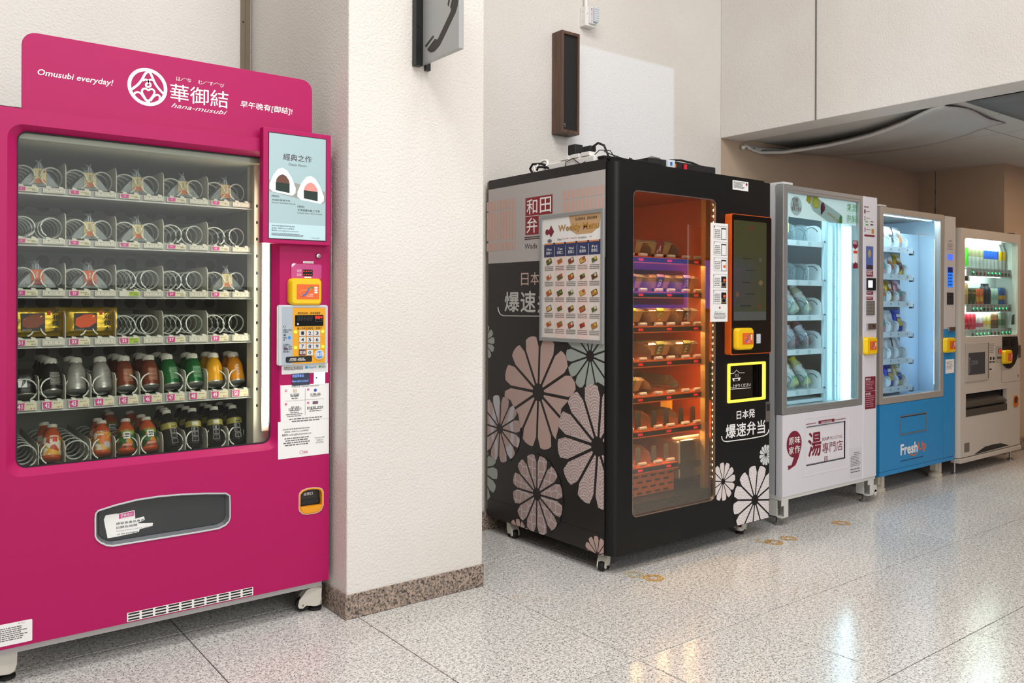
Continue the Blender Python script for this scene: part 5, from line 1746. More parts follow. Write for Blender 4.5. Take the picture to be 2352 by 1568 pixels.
for c in range(5):
    x0_, x1_ = 0.03 + 0.194 * c, 0.03 + 0.194 * c + 0.186
    MB().flat(PM, rr(fx(x0_), fx(x1_), fz(0.325), fz(0.222)), 0.0012).build('day_flag', NAVY, menu)
    MB().flat(PM, rr(fx(x0_ + 0.165), fx(x1_ + 0.012), fz(0.235), fz(0.208)), 0.0014).build('day_clip', NAVY, menu)
    for s_t, q in ((('Mon', 'Tue', 'Wed', 'Thu', 'Fri')[c], (0.05, 0.135, 0.272, 0.252)), (('星期一', '星期二', '星期三', '星期四', '星期五')[c], (0.04, 0.145, 0.305, 0.28))):
        o = MB()
        text_ab(o, PM, s_t, fx(x0_ + q[0]), fx(x0_ + q[1]), fz(q[2]), fz(q[3]), 0.0018, bold=0.01)
        o.build('day_lettering', PRINTW, menu)
    if c % 2: MB().flat(PM, rr(fx(x0_), fx(x1_), fz(1), fz(0.325)), 0.0008).build('menu_column', mat('menu_blush', '#ecd3cb', 0.5), menu)
    for r in range(5):
        zc = 0.365 + 0.131 * r
        cx, cy = fx(x0_ + 0.09), fz(zc)
        ang = 0.35
        ru = lambda pts, k=1.0: [(cx + (x * math.cos(ang) - y * math.sin(ang)) * k, cy + (x * math.sin(ang) + y * math.cos(ang)) * k) for x, y in pts]
        MB().flat(PM, ru(rr(-0.0205, 0.0205, -0.013, 0.013, 0.004, 3)), 0.0012).build('dish_tray', mat('dish_tray_%d' % ((c + r) % 3), ['#3a2f2a', '#d5cdc0', '#8a7a5a'][(c + r) % 3], 0.4), menu)
        MB().flat(PM, ru(rr(-0.0175, 0.0175, -0.010, 0.010, 0.003, 3)), 0.0016).build('dish_food', mat('dish_%d' % rnd.randrange(10), DISHES[rnd.randrange(10)], 0.5, vary=0.4), menu)
        MB().flat(PM, ru(rr(0.002, 0.016, -0.002, 0.009, 0.002, 3)), 0.002).build('dish_side', mat('dish_side_%d' % ((r * 2 + c) % 4), ['#d9b24a', '#6f8a38', '#d8cdb8', '#b8472c'][(r * 2 + c) % 4], 0.5), menu)
        o = fine_print(menu, PM, (0, 0, 1, 1), 1, GREYINK) if False else None
        q = MB()
        for kk in range(3):
            a_ = fx(x0_ + 0.012)
            while a_ < fx(x0_ + 0.165):
                a2_ = a_ + rnd.uniform(0.004, 0.011)
                zz = fz(zc + 0.045 + 0.014 * kk)
                q.flat(PM, rr(a_, min(a2_, fx(x0_ + 0.17)), zz, zz + 0.0035), 0.0012)
                a_ = a2_ + 0.0016
        q.build('dish_fine_print', GREYINK, menu)['kind'] = 'stuff'

# door prints -------------------------------------------------------
LIMF = (2.64, 3.752, 0.089, 1.85)
fb = lambda x, y: BF.px(*Zb(x, y))
DB = _M['black_satin']
hz_ = lambda x, y0, y1: abs(fb(x, y0)[1] - fb(x, y1)[1])
LIM2 = (win[1] + 0.004, 3.752, 0.089, 1.85)
flower(blk, BF, fb(815, 888), hz_(815, 760, 888), FLT, LIM2, 0, 0.1)
flower(blk, BF, fb(1100, 710), hz_(1100, 641, 710), FPL, LIMF, 0, 0.1)
flower(blk, BF, fb(1027, 1010), hz_(1027, 780, 1010), FWL, LIMF, 1, 0.13, DB)
text(blk, BF, ['日本発', '爆速弁当'], [Zb(906, 416, 1027, 458), Zb(834, 510, 1094, 562)], PRINTW, 0.0009, bold=0.022)
cv = [(805, 585), (808, 605), (818, 618), (840, 621), (1000, 600), (1085, 583), (1106, 572), (1117, 556), (1119, 538)]
MB().tube([BF.pt(*fb(*q), 0.001) for q in cv], 0.0026, 5).build('name_bracket', PRINTW, blk)
Zc = zb(1400, 400, 3.4075)
ns = rect(blk, BF, Zc(963, 45, 1085, 135), 'notice_label', PAPER, 0, 0.001)
fine_print(ns, BF, Zc(970, 55, 1060, 120), 6, GREYINK, 0.0014, 2)
MB().flat(BF, [(BF.px(*Zc(x, y))) for x, y in ((1062, 80), (1070, 96), (1080, 82), (1071, 66))], 0.0016).build('label_crest', STAMP, ns)
lkh = rect(blk, BF, Zb(1097, 357, 1125, 486), 'door_lock', STEEL, 0, 0.004, 0.002)
rect(lkh, BF, Zb(1103, 370, 1120, 415), 'lock_paddle', mat('dark_steel', '#56585a', 0.3, metal=0.9), 0.004, 0.007, 0.002)

# serving port with glowing yellow frame
YGL = mat('glow_yellow', '#ffe14a', 0.4, emit=1.7, ecol='#ffd83a')
op = (fb(844, 220)[0], fb(1096, 220)[0], fb(970, 352)[1], fb(970, 94)[1])
MB().ring(BF, rr(*op, 0.008), rr(*port, 0.004), 0, 0.004).build('port_frame', YGL, blk)
pb = MB().box(port[0], port[1], 2.80, 2.81, port[2], port[3]).box(port[0] - 0.01, port[0], 2.69, 2.81, port[2], port[3]).box(port[1], port[1] + 0.01, 2.69, 2.81, port[2], port[3])
pb.box(port[0], port[1], 2.69, 2.81, port[2] - 0.01, port[2]).box(port[0], port[1], 2.69, 2.81, port[3], port[3] + 0.01)
pt_ = pb.build('port_box', mat('port_dark', '#1a1614', 0.35), blk)
PP = Plane('Y', 2.668)
dv = MB().plate(PP, rr(port[0] + 0.001, port[0] + (port[1] - port[0]) * 0.74, port[2] + 0.004, port[3] - 0.004, 0.003), -0.006, 0.0).build('port_door', mat('port_door', '#120f0e', 0.25), blk)
text(dv, PP, 'し上がりください', Zb(862, 240, 1000, 252), PRINTW, 0.0008, bold=0.01)
for cvp in ([(860, 168), (886, 166), (905, 144), (925, 163), (958, 162)], [(862, 272), (1000, 262)]):
    MB().tube([PP.pt(*PP.px(*Zb(*q)), 0.0008) for q in cvp], 0.0016, 4).build('port_line', PRINTW, dv)
MB().flat(PP, [PP.px(*Zb(*q)) for q in ((883, 219), (925, 214), (932, 193), (876, 199))], 0.0008).build('bowl_symbol', PRINTW, dv)
MB().flat(PP, rr(*PP.box(*Zb(890, 204, 916, 214))), 0.0012).build('bowl_window', _M['port_door'], dv)
for x in (896, 905, 914):
    MB().tube([PP.pt(*PP.px(*Zb(x + 2 * (k % 2), 190 - 7 * k)), 0.0008) for k in range(4)], 0.001, 4).build('steam_symbol', PRINTW, dv)

# touch screen with orange surround
PT = Plane('Y', 2.62)
tf = PT.box(*Zc(956, 305, 1268, 1398))
tsz = MB().plate(PT, rr(tf[0], tf[1], tf[2], tf[3], 0.012), -0.04, -0.003).build('touchscreen_housing', ORE, blk, smooth=40)
tb_ = PT.box(*Zc(962, 311, 1263, 1392))
MB().plate(PT, rr(*tb_, 0.01), -0.003, 0.0).build('touchscreen_bezel', mat('bezel_black', '#0b0b0c', 0.12), tsz)
tsn = PT.box(*Zc(973, 356, 1225, 1142))
MB().plate(PT, rr(*tsn), 0, 0.0006).build('touchscreen', mat('dim_screen', '#3a3c26', 0.12, emit=0.06, ecol='#6a6c3a'), tsz)
MB().plate(PT, rr(*PT.box(*Zc(972, 1075, 1224, 1141))), 0.0006, 0.0009).build('screen_menu_bar', mat('dim_bar', '#45483f', 0.15, emit=0.08, ecol='#7a8090'), tsz)
for x, y, w_, cc_ in ((1180, 670, 34, '#4d4a40'), (1000, 752, 36, '#4a4036'), (1182, 850, 44, '#6b5a3a'), (1000, 940, 34, '#6b4a2a'), (1172, 1034, 36, '#5a3a26'), (1110, 425, 30, '#6a2a24')):
    MB().flat(PT, circ(*PT.px(*Zc(x, y)), 0.0016 * w_ / 4, 10, 0.013), 0.001).build('screen_dish_picture', mat('dimpic' + cc_, cc_, 0.2, emit=0.05), tsz)
for x, y in ((1080, 662), (1110, 755), (1075, 850), (1112, 940), (1066, 1032)):
    fine_print(tsz, PT, Zc(x - 42, y - 6, x + 42, y + 6), 1, mat('dim_text', '#1e2013', 0.3), 0.001, int(x))
card_reader(tsz, Plane('Y', 2.62), Zc(1006, 1205, 1133, 1370), Zc(1040, 1243, 1122, 1330), 0.028)
rect(tsz, PT, Zc(1150, 1250, 1180, 1322), 'receipt_slot', mat('slot_white', '#c9ccd2', 0.3), 0, 0.002)
# instruction board clamped beside the screen
PI = Plane('Y', 2.595)
Zi = zb(1625, 500, 4.613)
ib = MB().plate(PI, rr(*PI.box(*Zi(44, 50, 214, 1100))), -0.008, 0.0).build('instruction_board', mat('board_white', '#f0efee', 0.4), blk, bevel=0.001)
for k, (yt, yb) in enumerate(((82, 235), (250, 402), (420, 567), (595, 742), (764, 912))):
    x0_ = 66 - 4 * (k > 2)
    q = PI.box(*Zi(x0_, yt, 207, yb))
    MB().ring(PI, rr(*q), rr(q[0] + 0.001, q[1] - 0.001, q[2] + 0.001, q[3] - 0.001), 0, 0.0006).build('step_outline', GREYINK, ib)
    fine_print(ib, PI, Zi(x0_ + 6, yt + 40, 138, yb - 12), 5, GREYINK, 0.0008, k, 0.4, align='c')
    text(ib, PI, str(k + 1), Zi(x0_ + 3, yt + 4, x0_ + 10, yt + 22), INK, 0.0008)
    ph = rect(ib, PI, Zi(146, yt + 26, 198, yb - 2), 'step_phone', mat('phone_frame', '#2a1d1a', 0.4), 0, 0.0008, 0.002)
    rect(ib, PI, Zi(150, yt + 40, 194, yb - 6), 'step_phone_screen', PAPER if k < 3 else mat('port_door', '#120f0e', 0.25), 0.0008, 0.0014)
    if k > 1: rect(ib, PI, Zi(164, yt + 52 + (30 if k == 2 else 0), 190, yt + 80 + (30 if k == 2 else 0)), 'step_reader', ORP, 0.0014, 0.002)
    if k > 2:
        q = PI.box(*Zi(148, yt + 92, 193, yb - 14))
        MB().ring(PI, rr(*q), rr(q[0] + 0.0015, q[1] - 0.0015, q[2] + 0.0015, q[3] - 0.0015), 0.0014, 0.002).build('step_port', mat('print_yellow', '#d9c23a', 0.5), ib)
fine_print(ib, PI, Zi(60, 1010, 200, 1075), 5, GREYINK, 0.0008, 9, 0.4, align='c')
text(ib, PI, 'WeChat Pay', Zi(92, 992, 158, 1003), mat('print_green', '#35a84a', 0.5), 0.0008)
MB().flat(PI, circ(*PI.px(*Zi(82, 998)), 0.003, 12), 0.0008).build('pay_mark', _M['print_green'], ib)
MB().flat(PI, [PI.px(*Zi(*q)) for q in ((120, 952), (130, 968), (138, 952), (130, 936))], 0.0008).build('board_crest', STAMP, ib)

# window -----------------------------------------------------------
w_in = rr(win[0] + 0.001, win[1] - 0.001, win[2] + 0.001, win[3] - 0.001, 0.029)
MB().ring(BF, rr(*win, 0.03), rr(win[0] + 0.003, win[1] - 0.003, win[2] + 0.003, win[3] - 0.003, 0.028), -0.012, 0.0012).build('window_trim', mat('window_trim', '#8a8076', 0.3, metal=0.7), blk)
MB().plate(BF, w_in, -0.010, -0.006).build('window_pane', glass('window_glass_b', '#f7f4ee', 0.36), blk)
xa, xb = 2.64, Plane('Y', 2.80).px(1619, 800)[0]
zl0, zl1 = win[2] - 0.03, win[3] + 0.03
lo = MB()
lo.box(xa, xb + 0.06, 3.44, 3.46, zl0, zl1).box(xa - 0.012, xa, 2.70, 3.46, zl0, zl1).box(xb + 0.05, xb + 0.062, 2.70, 3.46, zl0, zl1).box(xa, xb + 0.06, 2.70, 3.46, zl1, zl1 + 0.012).box(xa, xb + 0.06, 2.70, 3.46, zl0 - 0.012, zl0)
lo.build('warm_compartment', ORL, blk)
pq = Plane('Y', 2.77)
MB().box(pq.px(1620, 800)[0], pq.px(1629.5, 800)[0], 2.77, 2.80, zl0, zl1).build('shelf_post', mat('post_gold', '#c9a468', 0.35, metal=0.3), blk)
MB().box(xa, xb, 3.425, 3.44, zl0 + 0.3, zl1 - 0.14).build('rear_screen', mat('rear_dark', '#4f382b', 0.5), blk)
LEDW = mat('led_warm', '#ffe7a0', 0.4, emit=180.0, ecol='#ffd28a')
PLd = Plane('Y', 2.682)
la = PLd.px(1638, 800)[0] - 0.005
strip = MB().box(la - 0.002, la + 0.012, 2.682, 2.686, win[2] + 0.09, win[3] - 0.01).build('led_strip_base', mat('strip_base', '#3b2f22', 0.5), blk)
dots = MB()
for k in range(46):
    z = win[2] + 0.11 + k * (win[3] - win[2] - 0.13) / 45
    dots.box(la + 0.003, la + 0.008, 2.6795, 2.682, z - 0.004, z + 0.004)
for k in range(46):  # hidden left row, added to brighten the compartment
    z = win[2] + 0.11 + k * (win[3] - win[2] - 0.13) / 45
    dots.box(win[0] - 0.022, win[0] - 0.017, 2.6795, 2.682, z - 0.004, z + 0.004)
dots.build('led_dots_and_hidden_fill', LEDW, blk)['kind'] = 'stuff'
MB().box(win[0] - 0.03, win[0] - 0.01, 2.682, 2.686, win[2] + 0.09, win[3] - 0.01).build('led_strip_base', _M['strip_base'], blk)  # backing of the added hidden left row
tl = MB()
for k in range(10): tl.box(xa + 0.03, xa + 0.042, 2.72 + k * 0.05, 2.74 + k * 0.05, win[3] + 0.016, win[3] + 0.02)
tl.build('ceiling_led_dots', LEDW, blk)['kind'] = 'stuff'

# shelves ------------------------------------------------------------
PSB = Plane('Y', 2.80)
rowv = [599, 677.6, 755.4, 833, 912, 989, 1069]
rz = [PSB.px(1536.5, v)[1] for v in rowv]
lanes = [PSB.px(u, 700)[0] for u in (1471, 1536.5, 1598)]
lp = (lanes[2] - lanes[0]) / 2
STRIPB = mat('shelf_strip', '#2a2320', 0.35)
ROLL = mat('roller_white', '#e9e4d6', 0.4)
ACR = glass('acrylic', '#f2efe6', 2.0, 0.02, '#e8dfc4', 0.10)
PUSHD = mat('pusher_grey', '#33373a', 0.5)
LEDR2 = mat('led_red_digits', '#ff2a30', 0.5, emit=2.2, ecol='#ff1c22')
sx1 = xb + 0.0
bsh = []
for r, z in enumerate(rz):
    xr = sx1 if r < 6 else PSB.px(1556, 1069)[0]
    s = MB().box(xa + 0.002, xr, 2.812, 3.30, z + 0.010, z + 0.016).box(xa + 0.002, xr, 2.802, 2.812, z - 0.016, z + 0.016).build('heated_shelf', ORL, blk)
    MB().box(xa + 0.002, xr, 2.797, 2.803, z - 0.0105, z + 0.011).build('display_strip', STRIPB, s)
    for zz in (z + 0.011, z - 0.016): MB().box(xa + 0.002, xr, 2.794, 2.804, zz, zz + 0.005).build('shelf_edge', ORE, s)
    for k in range(3 if r < 6 else 2):
        q = MB()
        text_ab(q, Plane('Y', 2.797), '000', lanes[k] - 0.016, lanes[k] + 0.016, z - 0.006, z + 0.006, 0.0006)
        q.build('price_digits', LEDR2, s)
        for dx in (-0.055, 0.035):
            if lanes[k] + dx + 0.02 < xr: MB().cyl((lanes[k] + dx - 0.024, 2.818, z + 0.025), (lanes[k] + dx + 0.024, 2.818, z + 0.025), 0.0085, 12).build('roller', ROLL, s, smooth=40)
        if r < 6: MB().box(lanes[k] - 0.04, lanes[k] + 0.04, 2.822, 2.832, z - 0.0145, z - 0.0125).build('shelf_lamp', mat('shelf_lamp', '#fff0b8', 0.4, emit=130.0, ecol='#ffd790'), s)
        if k and (r != 5 or True):
            x = (lanes[k - 1] + lanes[k]) / 2
            o = [(2.825, z + 0.017), (3.25, z + 0.017), (3.25, z + 0.098), (2.885, z + 0.098), (2.835, z + 0.07), (2.825, z + 0.055)]
            m = len(o)
            MB().add([(x - 0.0015, y, zz) for y, zz in o] + [(x + 0.0015, y, zz) for y, zz in o], [tuple(range(m)), tuple(range(2 * m - 1, m - 1, -1))] + [(i, m + i, m + (i + 1) % m, (i + 1) % m) for i in range(m)]).build('lane_partition', ACR, s)
    bsh.append(s)
for r, m_ in ((5, PUSHD), (6, ACR)):
    for k in range(3 if r == 5 else 2):
        for dx in (-0.055, 0.035):
            x = lanes[k] + dx
            MB().plate(Plane('Y', 2.845), [(x - 0.018, rz[r] + 0.018), (x + 0.018, rz[r] + 0.018), (x + 0.015, rz[r] + 0.094), (x + 0.008, rz[r] + 0.1), (x - 0.008, rz[r] + 0.1), (x - 0.015, rz[r] + 0.094)], -0.004, 0).build('pusher', m_, bsh[r])
MB().plate(Plane('Y', 2.9), rr(lanes[0] - 0.03, lanes[0] + 0.01, rz[3] + 0.018, rz[3] + 0.095, 0.008), -0.004, 0).build('pusher', PUSHD, bsh[3])
# steel steam box and slotted panel at the bottom
xs = PSB.px(1559, 1050)[0]
zs1 = PSB.px(1590, 1008)[1]
zs0 = PSB.px(1590, 1096)[1]
sb = MB().box(xs, xb + 0.045, 2.80, 3.25, zs0, zs1).build('steam_box', mat('brushed_steel', '#b3a892', 0.28, metal=0.9, bump=(30, 0.05)), blk, bevel=0.01)
MB().box(xs + 0.003, xb + 0.045, 2.797, 2.80, zs0 + 0.052, zs0 + 0.082).build('steam_box_band', mat('dark_band', '#4a3b2e', 0.4), sb)
MB().box(xs + 0.03, xb + 0.03, 2.86, 2.868, zs1 + 0.001, zs1 + 0.006).build('steam_box_lamp', mat('steam_lamp', '#fff0b8', 0.4, emit=2.5, ecol='#ffd790'), sb)
spn = MB().box(xa, xs - 0.003, 2.83, 2.84, PSB.px(1500, 1128)[1] - 0.02, rz[6] - 0.025).build('slotted_panel', ORL, blk)
zsp = rz[6] - 0.045
for j in range(4):
    for i in range(9):
        x = xa + 0.02 + i * 0.062 + (0.03 if j % 2 else 0)
        if x + 0.04 < xs: MB().plate(Plane('Y', 2.83), rr(x, x + 0.038, zsp - j * 0.027, zsp - j * 0.027 + 0.010, 0.003, 3), 0, 0.0006).build('panel_slot', INK, spn)
MB().box(xa, xb + 0.05, 2.75, 3.44, zl0, zl0 + 0.06).build('machine_floor', mat('floor_dark', '#33373b', 0.3), blk)

# ------------------------------------------------ lunch boxes
KRAFT = mat('kraft_board', '#b58a52', 0.6)
LIDM = glass('clear_lid', '#f4f0e4', 2.5, 0.05, '#f2ead2', 0.18)


def lunch_box(band, letter, ink):
    t = proto('lunch_box')
    def frustum(w0, d0_, w1, d1_, z0, z1):
        return MB().add([(-w0, -d0_, z0), (w0, -d0_, z0), (w0, d0_, z0), (-w0, d0_, z0), (-w1, -d1_, z1), (w1, -d1_, z1), (w1, d1_, z1), (-w1, d1_, z1)],
                        [(0, 3, 2, 1), (4, 5, 6, 7), (0, 1, 5, 4), (1, 2, 6, 5), (2, 3, 7, 6), (3, 0, 4, 7)])
    frustum(0.066, 0.045, 0.082, 0.058, 0, 0.052).build('tray', KRAFT, t, bevel=0.004)
    MB().box(-0.086, 0.086, -0.062, 0.062, 0.052, 0.055).build('tray_rim', mat('kraft_rim', '#c9a468', 0.5), t)
    frustum(0.084, 0.06, 0.074, 0.05, 0.0555, 0.068).build('lid', LIDM, t)
    bw = 0.027
    b_ = MB().add([(-bw, -0.0465, 0.001), (bw, -0.0465, 0.001), (bw, -0.0635, 0.056), (-bw, -0.0635, 0.056), (bw, -0.054, 0.070), (-bw, -0.054, 0.070), (bw, 0.05, 0.0705), (-bw, 0.05, 0.0705)],
                  [(0, 1, 2, 3), (3, 2, 4, 5), (5, 4, 6, 7)])
    bd = b_.build('paper_band', band, t)
    co, fs, _ = glyphs(letter, 0.15, 0.03)
    MB().add([(-0.012 + x * 0.022, -0.0475 - 0.0165 * (0.16 + 0.62 * y), 0.010 + y * 0.034) for x, y in co], fs).build('band_letter', INK, t)
    MB().add([(-0.012 + x * 0.022, -0.0479 - 0.0165 * (0.16 + 0.62 * y), 0.010 + y * 0.034) for x, y in glyphs(letter, 0.15, 0.0)[0]], glyphs(letter, 0.15, 0.0)[1]).build('band_letter_edge', PRINTW, t)
    MB().add([(-0.02, -0.0505, 0.008), (-0.006, -0.0505, 0.006), (-0.004, -0.0545, 0.02), (-0.016, -0.0545, 0.022)], [(0, 1, 2, 3)]).build('band_blossom', ink, t)
    return t


BA = lunch_box(mat('band_maroon', '#8a2230', 0.5), 'A', mat('blossom_pink', '#d8a48a', 0.5))
BB = lunch_box(mat('band_purple', '#5f3a86', 0.5), 'B', mat('blossom_lilac', '#c0a0d0', 0.5))
BC = lunch_box(mat('band_olive', '#a89a2e', 0.5), 'C', mat('blossom_red', '#c8503a', 0.5))
BD = lunch_box(mat('band_dark', '#3a2c26', 0.5), 'D', mat('blossom_tan', '#b08a60', 0.5))
BE = lunch_box(mat('band_leaf', '#5d6a26', 0.5), 'E', mat('blossom_green', '#9fb04a', 0.5))
gB = 'banded lunch boxes in the black machine'
for r, k, p, lab in ((0, 0, BA, 'kraft lunch box with maroon band lettered A, left one on the top warm shelf'), (0, 1, BA, 'kraft lunch box with maroon band lettered A, right one on the top warm shelf'),
                     (1, 0, BB, 'kraft lunch box with purple band lettered B, left of three'), (1, 1, BB, 'kraft lunch box with purple band lettered B, middle of three'), (1, 2, BB, 'kraft lunch box with purple band lettered B, right of three'),
                     (2, 0, BC, 'kraft lunch box with yellow-olive band lettered C, left one'), (2, 1, BC, 'kraft lunch box with yellow-olive band lettered C, right one'), (2, 2, BD, 'kraft lunch box with dark brown band lettered D'),
                     (3, 1, BE, 'kraft lunch box with leaf-green band lettered E, middle lane of the fourth shelf'), (3, 2, BE, 'kraft lunch box with leaf-green band lettered E, right lane of the fourth shelf'), (4, 0, BE, 'kraft lunch box with green band, alone at left of the fifth shelf')):
    place(p, (lanes[k] - 0.012, 2.905, rz[r] + 0.034), lab, 'lunch box', gB, (0, 0, random.Random(r * 5 + k).uniform(-0.05, 0.05)))
# loose things on the lower shelves
t = thing('loose_lid', (lanes[1] - 0.01, 2.92, rz[4] + 0.035), 'thin dark curved tray lid lying in the middle lane of the fifth warm shelf', 'lid')
vs = []
for k in range(9):
    u = -0.06 + 0.015 * k
    for yy in (-0.03, 0.03): vs.append((lanes[1] - 0.01 + u, 2.92 + yy, rz[4] + 0.038 + 0.014 * math.sin(math.pi * k / 8)))
q = MB().add(vs, [(2 * k, 2 * k + 2, 2 * k + 3, 2 * k + 1) for k in range(8)]).build('lid_sheet', mat('lid_dark', '#2a231d', 0.3), t, smooth=60)
q.modifiers.new('thick', 'SOLIDIFY').thickness = 0.002
t = thing('snack_pack', (lanes[2] - 0.05, 2.95, rz[5] + 0.017), 'yellow and green snack pack standing behind the dark pushers', 'snack pack')
pillow(0.09, 0.125, 0.02, 8, 8, crinkle=0.001, seed=9).xf(Matrix.Translation((lanes[2] - 0.05, 2.95, rz[5] + 0.018))).build('pack', mat('pack_yellow', '#c9a520', 0.4), t, smooth=50)
MB().plate(Plane('Y', 2.938), [(lanes[2] - 0.085, rz[5] + 0.03), (lanes[2] - 0.03, rz[5] + 0.03), (lanes[2] - 0.05, rz[5] + 0.09), (lanes[2] - 0.08, rz[5] + 0.085)], 0, 0.001).build('leaf_print', mat('leaf_green', '#4e7a1e', 0.5), t)

# ------------------------------------------------ casters
caster(blk, 2.655, 2.765, 0.086, math.radians(28))
caster(blk, 2.64, 3.43, 0.086, math.radians(75))
caster(blk, 3.66, 2.77, 0.086, math.radians(200))
caster(blk, 3.68, 3.45, 0.086, 0.5)
MB().box(2.70, 2.76, 2.80, 2.86, 0.0, 0.09).build('support_block', mat('block_grey', '#4a4c4d', 0.6), blk)

# ------------------------------------------------ clutter on the roof
RZ = 1.868
PR = Plane('X', 2.66)
ps = thing('power_strip', (2.68, 3.02, 1.866), 'white multi-socket power strip lying on the left edge of the black machine roof', 'power strip')
MB().box(2.645, 2.70, 2.83, 3.17, 1.866, 1.906).build('strip_body', WHITE, ps, bevel=0.006)
for k in range(3):
    MB().box(2.643, 2.702, 2.86 + k * 0.075, 2.92 + k * 0.075, 1.906, 1.926 if k < 2 else 1.912).build('socket_block', WHITE, ps, bevel=0.003)
pg = thing('power_plug', (2.67, 2.99, 1.926), 'big black square adapter plug standing in the white power strip', 'plug')
MB().box(2.645, 2.697, 2.962, 3.015, 1.9265, 1.975).build('plug_body', RUBBER, pg, bevel=0.004)
pg2 = thing('power_plug', (2.67, 2.88, 1.926), 'black plug with bent cable in the near end of the white power strip', 'plug')
MB().box(2.65, 2.69, 2.862, 2.918, 1.9265, 1.955).build('plug_body', RUBBER, pg2, bevel=0.006)
MB().tube([(2.67, 2.862, 1.95), (2.67, 2.83, 1.962), (2.67, 2.79, 1.945), (2.67, 2.765, 1.90), (2.68, 2.76, 1.874)], 0.0055, 8).build('plug_cable', RUBBER, pg2, smooth=60)
cb1 = thing('cable_loop', (2.67, 3.24, 1.868), 'white cable reel clip with black cables at the far left of the roof', 'cable')
MB().tube([(2.65 + 0.02 * math.sin(t * 0.9), 3.22 + 0.038 * math.cos(t), 1.9 + 0.032 * math.sin(t)) for t in [k * 0.42 for k in range(16)]], 0.007, 8).build('white_loop', WHITE, cb1, smooth=60)
MB().tube([(2.66, 3.30, 1.874), (2.65, 3.31, 1.90), (2.65, 3.29, 1.92), (2.66, 3.24, 1.918), (2.66, 3.17, 1.895), (2.66, 3.1, 1.874)], 0.006, 8).build('black_cable', RUBBER, cb1, smooth=60)
MB().tube([(2.64, 3.25, 1.874), (2.63, 3.22, 1.895), (2.64, 3.17, 1.89), (2.66, 3.14, 1.873)], 0.006, 8).build('black_cable', RUBBER, cb1, smooth=60)
tw = thing('thin_wire', (2.65, 2.9, 1.868), 'thin dark wire looping over the edge of the power strip', 'wire')
MB().tube([(2.642, 3.03, 1.87), (2.638, 3.02, 1.895), (2.64, 2.97, 1.905), (2.64, 2.92, 1.872), (2.65, 2.87, 1.885), (2.66, 2.81, 1.925), (2.68, 2.76, 1.918), (2.70, 2.74, 1.875)], 0.0022, 6).build('wire', INK, tw, smooth=60)
ar = thing('hinge_arm', (2.75, 2.76, 1.868), 'flat black hinge arm and grey sheet at the front-left roof corner', 'hinge arm')
MB().box(2.60, 2.98, 2.715, 2.76, 1.868, 1.882).build('arm', BLK, ar, bevel=0.002)
MB().add([(2.61, 2.73, 1.90), (2.66, 2.74, 1.895), (2.9, 2.80, 1.875), (2.9, 2.76, 1.873), (2.61, 2.725, 1.905), (2.66, 2.735, 1.898)], [(0, 1, 5, 4), (1, 2, 3, 5)]).build('grey_sheet', mat('sheet_grey', '#9a9b9c', 0.4, metal=0.5), ar)
cbx = thing('control_box', (3.22, 2.84, 1.863), 'flat black control box with red rocker switch and breaker on the roof', 'control box')
MB().box(2.98, 3.48, 2.80, 2.98, 1.863, 1.925).build('box', mat('box_black', '#1b1b1d', 0.45), cbx, bevel=0.002)
PC = Plane('Y', 2.80)
MB().plate(PC, rr(3.10, 3.155, 1.885, 1.927), 0, 0.012).build('breaker', mat('breaker_white', '#d7dde4', 0.4), cbx, bevel=0.002)
MB().plate(PC, rr(3.118, 3.13, 1.900, 1.915), 0.012, 0.016).build('breaker_lever', mat('breaker_blue', '#2f6fb8', 0.4), cbx)
MB().plate(PC, rr(3.152, 3.16, 1.892, 1.91), 0.0, 0.014).build('breaker_button', mat('breaker_orange', '#e0761e', 0.4), cbx)
MB().plate(PC, rr(3.225, 3.25, 1.888, 1.92), 0, 0.003).build('switch_frame', INK, cbx)
MB().plate(PC, rr(3.228, 3.247, 1.891, 1.916), 0.003, 0.009).build('rocker_switch', mat('switch_red', '#d0182a', 0.35, emit=0.3), cbx)
cc2 = thing('black_cable', (3.35, 2.88, 1.925), 'thick black cable arching over the roof control box', 'cable')
MB().tube([(3.16, 2.88, 1.932), (3.22, 2.88, 1.948), (3.30, 2.88, 1.955), (3.38, 2.87, 1.948), (3.45, 2.86, 1.931)], 0.0055, 8).build('cable', RUBBER, cc2, smooth=60)
MB().tube([(3.02, 2.86, 1.928), (3.06, 2.86, 1.945), (3.12, 2.86, 1.942), (3.16, 2.88, 1.932)], 0.004, 8).build('cable_grey', mat('cable_grey', '#8a8a88', 0.5), cc2, smooth=60)
cc3 = thing('wire_bundle', (2.90, 2.86, 1.87), 'tangle of thin red and black wires behind the hinge arm', 'wire')
for k, m_ in enumerate((INK, RED, INK, WHITE, INK)):
    MB().tube([(2.86 + 0.01 * k, 2.86 + 0.008 * k, 1.87), (2.88 + 0.01 * k, 2.87, 1.91 + 0.004 * k), (2.92 + 0.006 * k, 2.86 + 0.006 * k, 1.92 - 0.006 * k), (2.95, 2.85 + 0.01 * k, 1.895), (2.972, 2.85, 1.88)], 0.0026, 6).build('wire', m_, cc3, smooth=60)

